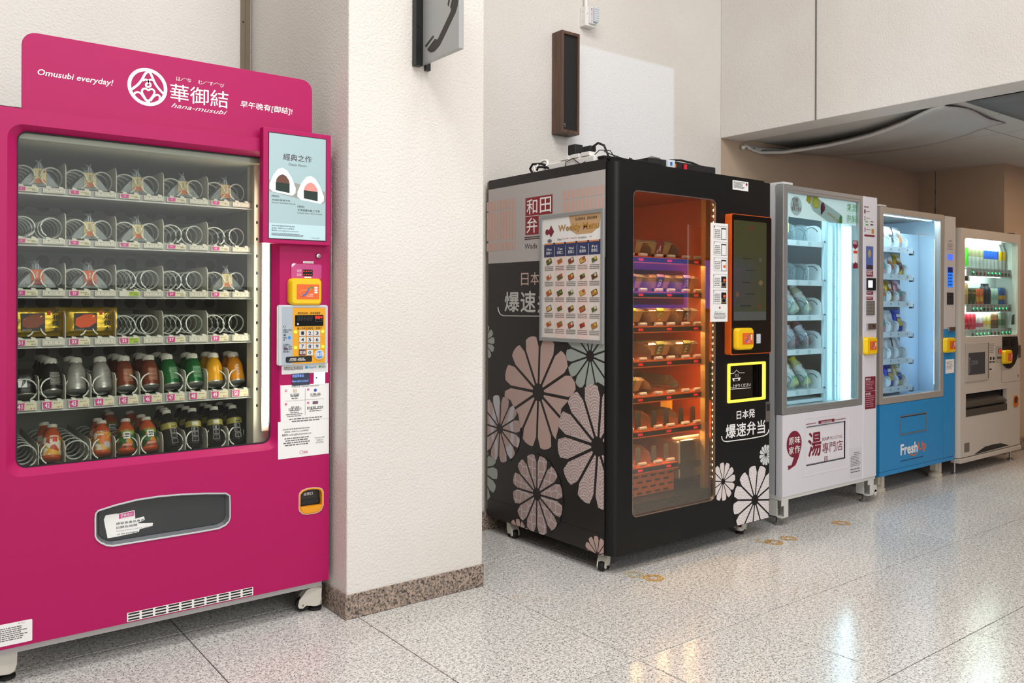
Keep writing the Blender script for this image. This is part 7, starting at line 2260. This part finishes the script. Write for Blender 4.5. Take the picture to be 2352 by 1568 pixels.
# column fittings
PCu = Plane('Y', UY - 0.003)
fine_print(um, PCu, U1(740, 458, 776, 480), 2, mat('print_steelblue', '#5a86a8', 0.5), 0.0006, 1)
fine_print(um, PCu, U1(728, 490, 784, 560), 5, GREYINK, 0.0006, 2, 0.35)
rect(um, PCu, U1(728, 592, 774, 650), 'status_screen', mat('screen_blue', '#3f62e8', 0.3, emit=1.1), 0, 0.002)
kb = rect(um, PCu, U1(727, 714, 775, 906), 'keypad_screen', mat('screen_azure', '#1e6fe0', 0.3, emit=0.9), 0, 0.002)
rect(kb, PCu, U1(728, 716, 774, 768), 'keypad_screen_head', mat('screen_navy', '#15246a', 0.3, emit=0.3), 0.002, 0.0026)
for i in range(3):
    for j in range(4): rect(kb, PCu, U1(733 + i * 14, 784 + j * 30, 741 + i * 14, 798 + j * 30), 'screen_key', mat('screen_key', '#0d2f7a', 0.4), 0.002, 0.0026)
ku = rect(um, PCu, U1(722, 955, 780, 1070), 'keypad', mat('keypad_dark', '#3e3a38', 0.4), 0, 0.004)
for i in range(3):
    for j in range(4): rect(ku, PCu, U1(728 + i * 18, 963 + j * 27, 740 + i * 18, 980 + j * 27), 'key', mat('key_dark', '#2a2a34', 0.35), 0.004, 0.006)
rect(um, PCu, U1(727, 1281, 788, 1321), 'lock', STEEL, 0, 0.012, 0.002, bevel=0.002)
card_reader(um, PCu, U1(720, 1386, 808, 1522), U1(750, 1416, 802, 1490), 0.026)
su = rect(um, PCu, U2(748, 198, 832, 330), 'help_sticker', PAPER, 0, 0.001)
fine_print(su, PCu, U2(757, 222, 824, 300), 6, GREYINK, 0.0014, 6, 0.35)
an = MB().cyl((uxd - 0.004, UY + 0.06, uz1), (uxd - 0.004, UY + 0.06, uz1 + 0.012), 0.014, 12, 0.006).build('antenna', INK, um)
MB().cyl((uxd - 0.004, UY + 0.06, uz1 + 0.012), (uxd - 0.004, UY + 0.06, uz1 + 0.06), 0.004, 8).cyl((uxd - 0.004, UY + 0.06, uz1 + 0.06), (uxd - 0.004, UY + 0.06, uz1 + 0.31), 0.0022, 6).cyl((uxd - 0.004, UY + 0.06, uz1 + 0.15), (uxd - 0.004, UY + 0.06, uz1 + 0.18), 0.0038, 6).build('antenna_whip', INK, an)
for lx in (ux0 + 0.10, ux1 - 0.14):
    cu = MB().box(lx, lx + 0.035, UY + 0.04, UY + 0.10, 0.03, uzb + 0.02).box(lx - 0.03, lx, UY + 0.05, UY + 0.09, 0.05, uzb + 0.01).build('caster', mat('cream_enamel', '#d3cab8', 0.45), um)
    MB().lathe([(0.045, 0.0), (0.048, 0.006), (0.048, 0.022), (0.03, 0.034)], 18, Matrix.Translation((lx + 0.01, UY + 0.075, 0))).build('foot_pad', mat('cream_enamel', '#d3cab8'), cu, smooth=40)
for lx in (ux0 + 0.08, ux1 - 0.12): MB().box(lx, lx + 0.05, 3.42, 3.48, 0.0, uzb + 0.035).build('rear_foot', _M['cream_enamel'], um)
# interior
Yu = UY + 0.14
PSU = Plane('Y', Yu)
jz0, jz1 = uzd + 0.01, uz1 - 0.02
GALV = mat('galvanised', '#b9cbd8', 0.4, metal=0.15, bump=(14, 0.2), vary=0.18)
li = MB().box(ux0 + 0.03, ux1 - 0.03, 3.36, 3.38, jz0, jz1).box(ux0 + 0.028, ux0 + 0.034, UY + 0.06, 3.36, jz0, jz1).box(ux1 - 0.036, ux1 - 0.03, UY + 0.06, 3.36, jz0, jz1)
li.box(ux0 + 0.03, ux1 - 0.03, UY + 0.06, 3.36, jz1, jz1 + 0.01).box(ux0 + 0.03, ux1 - 0.03, UY + 0.06, 3.36, jz0 - 0.01, jz0)
li.build('cool_liner', GALV, um)
XU = PSU.px(2094, 700)[0]
ipn = MB().box(XU + 0.03, ux1 - 0.04, Yu + 0.10, Yu + 0.115, jz0, jz1 - 0.1).build('inner_panel', GALV, um)
PIu = Plane('Y', UY + 0.009)
sn = rect(um, PIu, U1(430, 397, 560, 418), 'machine_number_plate', mat('plate_pale', '#e6eef0', 0.5), 0, 0.002)
text(sn, PIu, '571277', U1(446, 398, 550, 413), mat('plate_ink', '#7c8c94', 0.5), 0.0026)
xl = Plane('Y', UY + 0.07).px(2147, 700)[0]
lz0, lz1 = UF.px(2147, 893)[1] + 0.02, UF.px(2147, 545)[1]
MB().box(xl - 0.009, xl + 0.009, UY + 0.062, UY + 0.07, lz0, lz1).build('lamp_tube_or_hidden_fill', COOLV, um)
xl2 = Plane('Y', Yu + 0.098).px(2132, 700)[0]
MB().box(xl2 - 0.006, xl2 + 0.006, Yu + 0.085, Yu + 0.095, lz0, lz1).build('lamp_tube_or_hidden_fill', mat('cool_lamp_dim', '#f2fdff', 0.4, emit=4.0, ecol='#d5f2ff'), um)
MB().box(gu[0] - 0.022, gu[0] - 0.006, UY + 0.062, UY + 0.075, lz0, jz1 - 0.03).build('lamp_tube_or_hidden_fill', COOL, um)  # hidden fill light added at the left to brighten the bags
MB().box(ux0 + 0.06, uxd - 0.05, UY + 0.062, UY + 0.08, jz1 - 0.02, jz1 - 0.008).build('top_lamp_or_hidden_fill', COOL, um)  # second added fill light, hidden at the top
urow = [PSU.px(2088, v)[1] for v in (575.5, 637, 698, 766, 826, 889.5)]
ulane = [PSU.px(u, 700)[0] for u in (2040, 2058, 2078)]
ucoil = helix(3.5, 0.036, 0.34, 1, wire=0.0026, start=0.4).mesh('coil', mat('coil_pale', '#9fb0bb', 0.35), smooth=60)
for r, z in enumerate(urow):
    s = MB().box(ux0 + 0.035, XU - 0.002, Yu, Yu + 0.4, z + 0.008, z + 0.014).box(ux0 + 0.035, XU, Yu - 0.008, Yu, z - 0.02, z + 0.018).build('shelf', RAILW, um)
    for k in range(3): MB().flat(Plane('Y', Yu - 0.008), circ(ulane[k] + 0.02, z, 0.008, 10), 0.0008).build('rail_dot', mat('rail_dot', '#3fa0d8', 0.5), s)
    for k in range(3):
        xx = ulane[k] + (ulane[1] - ulane[0]) * 0.5
        o = rr(Yu + 0.006, Yu + 0.3, z + 0.014, z + 0.09, 0.03, 4)
        m = len(o)
        MB().add([(xx - 0.002, y, zz) for y, zz in o] + [(xx + 0.002, y, zz) for y, zz in o], [tuple(range(m)), tuple(range(2 * m - 1, m - 1, -1))] + [(i, m + i, m + (i + 1) % m, (i + 1) % m) for i in range(m)]).build('lane_partition', RAILW, s)
        link_mesh('coil', ucoil, (ulane[k], Yu + 0.012, z + 0.052), s)
    MB().box(XU, XU + 0.02, Yu - 0.006, Yu + 0.02, z - 0.03, z + 0.0).build('shelf_latch', mat('latch_dark', '#3c4650', 0.4), s)


def snack_bag(m1, m2, w_=0.085, h_=0.15):
    t = proto('snack_bag')
    pillow(w_, h_, 0.04, 8, 10, crinkle=0.0025, seed=int(h_ * 1000)).build('bag', m1, t, smooth=50)
    MB().flat(Plane('Y', -0.0235), [(-w_ * 0.3, h_ * 0.2), (w_ * 0.3, h_ * 0.25), (w_ * 0.33, h_ * 0.55), (-w_ * 0.25, h_ * 0.6)], 0.0).build('bag_picture', m2, t)
    MB().flat(Plane('Y', -0.0235), rr(-w_ * 0.28, w_ * 0.25, h_ * 0.64, h_ * 0.78), 0.0).build('bag_title', PRINTW, t)
    return t


fo_ = lambda n, c, mt=0.5: mat('foil_' + n, c, 0.28, metal=mt, bump=(40, 0.4))
KIND = {'silver': (fo_('silver', '#c7ccd0', 0.8), mat('pic_orange', '#c9772e', 0.5)), 'gold': (fo_('gold2', '#c8a23c', 0.7), mat('pic_brown', '#7a4422', 0.5)),
        'pink': (fo_('pink', '#d79aa6'), mat('pic_teal', '#3aa093', 0.5)), 'blue': (fo_('blue', '#2446b8'), mat('pic_yellow', '#dcc23c', 0.5)),
        'white': (fo_('white', '#dfe6ea', 0.1), mat('pic_ice', '#c3d4da', 0.5)), 'black and white': (fo_('bw', '#d9dcde', 0.1), mat('pic_black', '#2a2c30', 0.5)),
        'cream and blue': (fo_('cream', '#d8cf9a', 0.3), mat('pic_blue', '#2c55b0', 0.5))}
bags = {k: snack_bag(*v) for k, v in KIND.items()}
RN = ['top', 'second', 'third', 'fourth', 'fifth', 'bottom']
gU = 'snack bags in the blue machine'
for r, row in enumerate((('black and white', 'silver'), ('pink', 'silver', 'gold'), ('silver', 'gold', 'pink'), ('pink', 'white', 'blue'), ('white', 'white', 'white'), ('white', 'blue', 'cream and blue'))):
    for k, c in enumerate(row):
        kk = k if len(row) == 3 else k + 1
        place(bags[c], (ulane[kk], Yu + 0.045, urow[r] + 0.016), f'{c} snack bag, {LN[kk]} lane, {RN[r]} shelf of the blue machine', 'snack bag', gU, (math.radians(-12), 0, 0.12 * math.sin(r * 3 + k)))

# ================================================================== white drinks machine at the end
VY = 2.75
VF = Plane('Y', VY)
V1, V2 = zb(2190, 520, 5.809), zb(2190, 760, 4.611)
vx0, vx1 = VF.px(2207, 700)[0], VF.px(2343.5, 700)[0]
vz1 = VF.px(2276, 531)[1]
vzb = VF.px(2273, 1047.5)[1]
vzp = VF.px(2274, 1036)[1]
VWH = mat('pale_enamel', '#c6beb4', 0.42)
vm = thing('vending_machine', ((vx0 + vx1) / 2, 3.15, 0), 'off-white bottle and can vending machine with rows of lit buttons, farthest right', 'vending machine')
shell(vm, vx0 - 0.02, vx1 - 0.004, VY + 0.10, 3.5, vzb + 0.01, vz1 - 0.005, mat('pale_cabinet', '#b3aca3', 0.45))
wv = (VF.px(2216, 660)[0], VF.px(2337.5, 660)[0], VF.px(2276, 771)[1], VF.px(2276, 552)[1])
ov = (VF.px(*V2(131, 790))[0], VF.px(*V2(566, 720))[0], VF.px(*V2(350, 872))[1], VF.px(*V2(350, 637))[1])
dv_ = MB().plate_holes(VF, rr(vx0, vx1, vzp, vz1, 0.006), [rr(*wv, 0.03), rr(*ov)], -0.04, 0.0)
dv_.add([(a, b, z) for z in (vzp, vz1) for a, b in ((vx0, VY), (vx0 - 0.012, VY + 0.012), (vx0 - 0.022, VY + 0.04), (vx0 - 0.022, VY + 0.10), (vx0, VY + 0.10))],
        [(0, 5, 6, 1), (1, 6, 7, 2), (2, 7, 8, 3), (4, 3, 8, 9), (0, 1, 2, 3, 4), (9, 8, 7, 6, 5)])
dv_.build('door', VWH, vm, smooth=30)
MB().plate(VF, rr(vx0 - 0.02, vx1 - 0.002, vzb, vzp - 0.004), -0.06, 0.012).build('base_skirt', VWH, vm, bevel=0.004)
MB().plate(VF, rr(vx0 + 0.03, vx1 - 0.02, vzp - 0.003, vzp), -0.03, 0.002).build('skirt_gap', INK, vm)
for lx in (vx0 + 0.02, vx1 - 0.05):
    for ly in (VY + 0.05, 3.42):
        fo2 = MB().cyl((lx, ly, 0.0), (lx, ly, vzb + 0.01), 0.008, 12).build('levelling_foot', STEEL, vm, smooth=40)
        MB().lathe([(0.022, 0), (0.022, 0.008), (0.01, 0.016)], 14, Matrix.Translation((lx, ly, 0))).build('foot_disc', STEEL, fo2, smooth=40)
MB().plate(VF, rr(*wv, 0.03), -0.012, -0.008).build('window_pane', glass('window_glass_v', '#f2f8f6', 0.32), vm)
li = MB().box(wv[0] - 0.02, wv[1] + 0.02, VY + 0.16, VY + 0.17, wv[2] - 0.01, wv[3] + 0.03).box(wv[0] - 0.02, wv[0] - 0.01, VY + 0.04, VY + 0.16, wv[2] - 0.01, wv[3] + 0.03).box(wv[1] + 0.01, wv[1] + 0.02, VY + 0.04, VY + 0.16, wv[2] - 0.01, wv[3] + 0.03)
li.box(wv[0] - 0.02, wv[1] + 0.02, VY + 0.04, VY + 0.16, wv[3] + 0.02, wv[3] + 0.03).box(wv[0] - 0.02, wv[1] + 0.02, VY + 0.04, VY + 0.16, wv[2] - 0.01, wv[2]).build('display_case', mat('case_white', '#dfe6e4', 0.45), vm)
VL = mat('case_lamp', '#f6fffb', 0.4, emit=80.0, ecol='#ecfff6')
MB().box(wv[0] + 0.02, wv[1] - 0.18, VY + 0.05, VY + 0.075, wv[3] - 0.012, wv[3] - 0.002).build('lamp_tube_or_hidden_fill', VL, vm)
PB = Plane('Y', VY + 0.05)
rails = [((256, 600), (787, 641)), ((254, 1080), (786, 1098)), ((252, 1428), (783, 1405))]
LEDGc = mat('button_green', '#3dffa0', 0.4, emit=4.0, ecol='#2cff92')
LEDRc = mat('button_red', '#c03038', 0.4, emit=0.5)
BTN = mat('button_dark', '#4c4846', 0.4)
RAILV = mat('rail_grey', '#c5c8c9', 0.4)
states = ['grrrggggdddg', 'gggdddggggdd', 'dggggdddgggg']
rz3 = []
for ri, (p0, p1) in enumerate(rails):
    xA, zA = PB.px(*V1(*p0))
    xB, zB = PB.px(*V1(*p1))
    zc = (zA + zB) / 2
    rz3.append(zc)
    rl = MB().box(xA - 0.13, xB + 0.04, VY + 0.052, VY + 0.15, zc + 0.018, zc + 0.026).box(xA - 0.10, xB + 0.05, VY + 0.05, VY + 0.065, zc - 0.03, zc + 0.03).build('button_rail', RAILV, vm)
    for k in range(12):
        x = xA + (xB - xA) * k / 11
        bt = MB().plate(PB, circ(x, zc - 0.008, 0.013, 12), 0, 0.006).build('button', BTN, rl)
        st1 = states[ri][k]
        if st1 != 'd': MB().flat(PB, circ(x, zc - 0.002, 0.0075, 10), 0.0066).build('button_light', LEDGc if st1 == 'g' else LEDRc, rl)
        MB().plate(PB, rr(x - 0.015, x + 0.013, zc + 0.012, zc + 0.022), 0, 0.001).build('price_tag', mat('price_blue', '#7f97a8', 0.5) if ri != 1 or k > 5 else mat('price_rose', '#b8637c', 0.5), rl)
    if ri: MB().box(wv[0], wv[1] - 0.15, VY + 0.066, VY + 0.08, rz3[ri - 1] - 0.032, rz3[ri - 1] - 0.026).build('shelf_lamp_strip', mat('case_lamp_dim', '#f6fffb', 0.4, emit=40.0, ecol='#ecfff6'), rl)
for u0, v0, u1, v1 in ((147, 652, 213, 730), (790, 706, 842, 762)):
    rb = rect(vm, PB, V1(u0, v0, u1, v1), 'price_card', PAPER, 0, 0.002)
    rect(rb, PB, V1(u0 + 4, v0 + 8, u0 + (u1 - u0) * 0.6, v1 - 8), 'card_picture', INK, 0.002, 0.003)


# sample drinks
def drink(name, body, label, h_, r, cap=None, z0=0.25, z1=0.75, can=False, capm=None):
    t = proto(name)
    if can:
        MB().lathe([(r * 0.85, 0), (r, 0.006), (r, h_ - 0.01), (r * 0.84, h_)], 16).build('can', body, t, smooth=40)
        MB().lathe([(r * 0.86, h_ - 0.001), (r * 0.86, h_ + 0.003), (r * 0.8, h_ + 0.003)], 16).build('can_rim', ALU, t, smooth=40)
        lo2, hi2, rr2 = 0.02, h_ - 0.02, r
    else:
        MB().lathe([(r * 0.85, 0), (r, 0.008), (r, h_ * 0.68), (r * 0.8, h_ * 0.8), (0.013, h_ * 0.9), (0.013, h_ * 0.93)], 16).build('body', body, t, smooth=40)
        MB().lathe([(0.0155, h_ * 0.91), (0.0155, h_)], 14).build('cap', capm or CAPW, t, smooth=40)
        rr2 = r
    if label:
        lb = MB()
        m_ = 18
        for z in (h_ * z0, h_ * z1):
            rz_2 = rr2 + 0.0008 if z <= h_ * 0.7 else rr2 * 0.9
            lb.v += [(rz_2 * math.cos(2 * math.pi * k / m_), rz_2 * math.sin(2 * math.pi * k / m_), z) for k in range(m_)]
        lb.f = [(k, (k + 1) % m_, m_ + (k + 1) % m_, m_ + k) for k in range(m_)]
        lb.build('label_sleeve', label, t, smooth=40)
    return t


PCL = mat('clear_water', '#d3dcdc', 0.15)
m2 = lambda n, c: mat('drink_' + n, c, 0.4)
D = {
    'green': drink('drink_bottle', PCL, m2('green', '#5cc23e'), 0.235, 0.0305, z0=0.08, z1=0.66, capm=m2('greencap', '#79a84a')),
    'olive': drink('drink_bottle', PCL, m2('olive', '#9d9a78'), 0.215, 0.030, z0=0.42, z1=0.67),
    'blue': drink('drink_bottle', PCL, m2('blue', '#2458c0'), 0.215, 0.030, z0=0.38, z1=0.67),
    'yellow': drink('drink_bottle', PCL, m2('yellow', '#e2c11e'), 0.215, 0.0305, z0=0.36, z1=0.67),
    'tan': drink('drink_can', m2('tan', '#c39a6c'), m2('tanlight', '#d8b98e'), 0.155, 0.030, can=True, z0=0.5, z1=0.8),
    'dark green': drink('drink_can', m2('darkgreen', '#4a4c34'), m2('amber', '#c8862e'), 0.12, 0.03, can=True, z0=0.7, z1=0.9),
    'orange': drink('drink_can', m2('redorange', '#c05a2e'), m2('peach', '#d8a04a'), 0.12, 0.03, can=True, z0=0.2, z1=0.5),
    'navy': drink('drink_bottle', m2('navy', '#2b3040'), None, 0.16, 0.0295, capm=m2('blackcap', '#2a2a2a')),
    'mint': drink('drink_can', m2('mint', '#b9d6cc'), m2('mintdark', '#8fb8aa'), 0.125, 0.03, can=True, z0=0.3, z1=0.6),
    'blue-gold': drink('drink_can', m2('bluecan', '#3a62a8'), m2('goldband', '#d0a03c'), 0.13, 0.03, can=True, z0=0.3, z1=0.55),
    'red': drink('drink_can', m2('red', '#b8283c'), m2('rose', '#c84a5a'), 0.125, 0.03, can=True, z0=0.3, z1=0.9),
    'pink-white': drink('drink_can', m2('pinkwhite', '#d8ccd0'), m2('rosered', '#b05a72'), 0.12, 0.029, can=True, z0=0.15, z1=0.4),
    'cream': drink('drink_can', m2('cream', '#d3c79a'), m2('honey', '#d0a63c'), 0.125, 0.03, can=True, z0=0.3, z1=0.5),
    'brown': drink('drink_can', m2('brown', '#6a4a34'), m2('ember', '#c8702e'), 0.12, 0.03, can=True, z0=0.6, z1=0.85),
    'sage': drink('drink_can', m2('sage', '#a9b8a4'), m2('sagedark', '#5a7a5c'), 0.12, 0.029, can=True, z0=0.2, z1=0.6),
}
rowsD = (('green', 'green', 'olive', 'olive', 'olive', 'olive', 'blue', 'blue', 'blue', 'blue', 'yellow', 'yellow'),
         ('tan', 'tan', 'dark green', 'dark green', 'orange', 'orange', 'navy', 'navy', 'mint', 'mint', 'blue-gold', 'blue-gold'),
         ('red', 'red', 'red', 'red', 'pink-white', 'pink-white', 'cream', 'cream', 'brown', 'brown', 'sage', 'sage'))
xa1, xb1 = PB.px(*V1(185, 400))[0], PB.px(*V1(735, 400))[0]
RW = ['top', 'middle', 'bottom']
for r, row in enumerate(rowsD):
    seen = {}
    for k, c in enumerate(row):
        i = seen[c] = seen.get(c, -1) + 1
        n = row.count(c)
        pos = (['left', 'right'] if n == 2 else ['first', 'second', 'third', 'fourth'])[i]
        kind_ = 'bottle' if c in ('green', 'olive', 'blue', 'yellow', 'navy') else 'can'
        tail = ' of two' if n == 2 else ' from left'
        place(D[c], (xa1 + (xb1 - xa1) * k / 11, VY + 0.105, rz3[r] + 0.027), f'{c} sample {kind_}, {pos}{tail}, {RW[r]} row of the off-white machine', kind_, 'sample drinks in the end machine', (0, 0, 0.3 * k))
Pd2 = Plane('Y', VY + 0.022)
pd_ = MB().plate(Pd2, [Pd2.px(*V1(*q)) for q in ((772, 1310), (835, 1305), (845, 1250), (840, 1180), (815, 1165), (790, 1185), (778, 1240))], -0.004, 0.0).build('product_paddle', mat('paddle_dark', '#3a3f3e', 0.5), vm)
# lower front of the machine
q = (VF.px(*V2(124, 300))[0], VF.px(*V2(362, 300))[0], VF.px(*V2(242, 527))[1], VF.px(*V2(242, 123))[1])
scu = MB().plate(VF, rr(*q), 0, 0.008).build('screen_unit', mat('unit_pale', '#b9b3aa', 0.4), vm, bevel=0.002)
q2 = (VF.px(*V2(147, 340))[0], VF.px(*V2(321, 340))[0], VF.px(*V2(234, 457))[1], VF.px(*V2(234, 226))[1])
Pq = Plane('Y', VY - 0.008)
MB().plate(Pq, rr(*q2), 0, 0.001).build('lower_screen', mat('lcd_grey', '#46474a', 0.2, emit=0.05), scu)
text(scu, Pq, '2000', V2(183, 312, 260, 352), mat('lcd_pale', '#787a7d', 0.4, emit=0.1), 0.0016)
MB().flat(Pq, [Pq.px(*V2(*p)) for p in ((162, 300), (170, 272), (180, 298))], 0.0016).build('lcd_arrow', _M['lcd_pale'], scu)
rect(scu, Pq, V2(168, 298, 173, 445), 'lcd_line', _M['lcd_pale'], 0, 0.0016)
MB().plate(Pq, rr(q[1] - 0.012, q[1] - 0.002, q[2] + 0.01, q[3] - 0.004), 0, 0.002).build('unit_edge', mat('unit_edge', '#6f6a66', 0.4), scu)
nl = rect(vm, VF, V2(375, 122, 440, 432), 'info_label', mat('info_paper', '#cbc5bd', 0.5), 0, 0.0008)
fine_print(nl, VF, V2(380, 135, 436, 240), 6, GREYINK, 0.0012, 2, 0.35)
for x0_, y0_, x1_, y1_ in ((385, 274, 402, 305), (415, 274, 433, 305), (378, 322, 403, 334), (410, 320, 436, 332), (378, 398, 404, 410)):
    rect(nl, VF, V2(x0_, y0_, x1_, y1_), 'label_picture', INK, 0.0008, 0.0014)
bl_ = rect(vm, VF, V2(447, 160, 500, 325), 'bill_unit', mat('bill_grey', '#aaa8a4', 0.4), 0, 0.004)
rect(bl_, VF, V2(470, 186, 497, 236), 'bill_display', INK, 0.004, 0.005)
text(bl_, VF, ['8', '8'], [V2(477, 192, 491, 208), V2(477, 215, 491, 231)], LEDR, 0.0056)
rect(bl_, VF, V2(457, 272, 498, 290), 'bill_slot', mat('slot_dark', '#3a3836', 0.4), 0.004, 0.006)
cp = MB().plate(VF, [VF.px(*V2(*p)) for p in ((516, 60), (515, 335), (530, 365), (555, 390), (580, 396), (610, 385), (640, 350), (662, 300), (676, 215), (678, 130), (670, 56))], 0, 0.006).build('coin_panel', mat('coin_black', '#1e1b1a', 0.35), vm)
Pc = Plane('Y', VY - 0.006)
MB().plate(Pc, circ(*Pc.px(*V2(628, 125)), 0.028, 18), 0, 0.004).build('coin_slot_ring', mat('coin_ring', '#0d0c0c', 0.25), cp)
rect(cp, Pc, V2(532, 100, 582, 158), 'coin_recess', mat('coin_ring', '#0d0c0c'), 0, 0.002)
card_reader(cp, Pc, V2(547, 206, 627, 342), V2(578, 234, 624, 313), 0.026)
rect(vm, VF, V2(679, 150, 705, 280), 'door_lock', STEEL, 0, 0.006, 0.008)
MB().flat(VF, circ(*VF.px(*V2(684, 473)), 0.006, 10, 0.014), 0.0006).build('key_hole', INK, vm)
MB().tube([VF.pt(*VF.px(*V2(*p)), 0.0005) for p in ((508, 400), (509, 530), (516, 545), (530, 546), (708, 523))], 0.0012, 4).build('hatch_seam', mat('seam_grey', '#7d766e', 0.5), vm)
# outlet with clear flap
MB().box(ov[0], ov[1], VY + 0.12, VY + 0.13, ov[2], ov[3]).box(ov[0] - 0.01, ov[0], VY + 0.03, VY + 0.13, ov[2], ov[3]).box(ov[1], ov[1] + 0.01, VY + 0.03, VY + 0.13, ov[2], ov[3]).box(ov[0], ov[1], VY + 0.03, VY + 0.13, ov[2] - 0.01, ov[2]).box(ov[0], ov[1], VY + 0.03, VY + 0.13, ov[3], ov[3] + 0.01).build('outlet_box', mat('outlet_dark', '#3a3632', 0.5), vm)
ofl = MB().add([(ov[0] + 0.005, VY + 0.07, ov[3] - 0.02), (ov[1] - 0.03, VY + 0.07, ov[3] - 0.02), (ov[1] - 0.005, VY - 0.004, ov[2] + 0.075), (ov[0] + 0.005, VY - 0.004, ov[2] + 0.075), (ov[0] + 0.005, VY + 0.012, ov[2] + 0.055), (ov[1] - 0.005, VY + 0.012, ov[2] + 0.055)],
               [(0, 3, 2, 1), (3, 4, 5, 2)]).build('outlet_flap', mat('flap_smoke', '#4b4640', 0.18), vm)
ofl.modifiers.new('thick', 'SOLIDIFY').thickness = 0.004
MB().box(ov[0], ov[1], VY - 0.002, VY + 0.03, ov[2], ov[2] + 0.05).build('outlet_sill', mat('sill_dark', '#45403b', 0.35), vm)
orc = VF.box(*V2(634, 688, 682, 802))
cr2 = MB().ring(VF, rr(*orc, 0.03), rr(orc[0] + 0.008, orc[1] - 0.008, orc[2] + 0.03, orc[3] - 0.008, 0.025), 0, 0.004).build('coin_return', mat('orange_dull', '#c9691e', 0.4), vm)
MB().plate(VF, rr(orc[0] + 0.008, orc[1] - 0.008, orc[2] + 0.03, orc[3] - 0.008, 0.025), 0, 0.001).build('coin_cup', mat('cup_brown', '#4a3320', 0.5), cr2)
rect(vm, VF, V2(115, 1190, 168, 1275), 'rating_plate', mat('plate_worn', '#6f665c', 0.5, vary=0.3), 0, 0.001)
MB().plate(VF, [VF.px(*V2(*p)) for p in ((218, 1306), (585, 1208), (500, 1187), (420, 1200), (330, 1227))], 0, 0.002).build('skirt_vent', INK, vm)
for k in range(4):
    MB().plate(VF, [VF.px(*V2(*p)) for p in ((300 + 10 * k, 1262 - 12 * k), (530 - 8 * k, 1210 - 4 * k), (530 - 8 * k, 1206 - 4 * k), (300 + 10 * k, 1258 - 12 * k))], 0.002, 0.004).build('vent_bar', mat('vent_bar', '#3b3733', 0.5), vm)
MB().box(vx1 - 0.12, vx1 - 0.03, VY + 0.03, VY + 0.1, vz1 - 0.002, vz1 + 0.012).build('top_bracket', INK, vm)
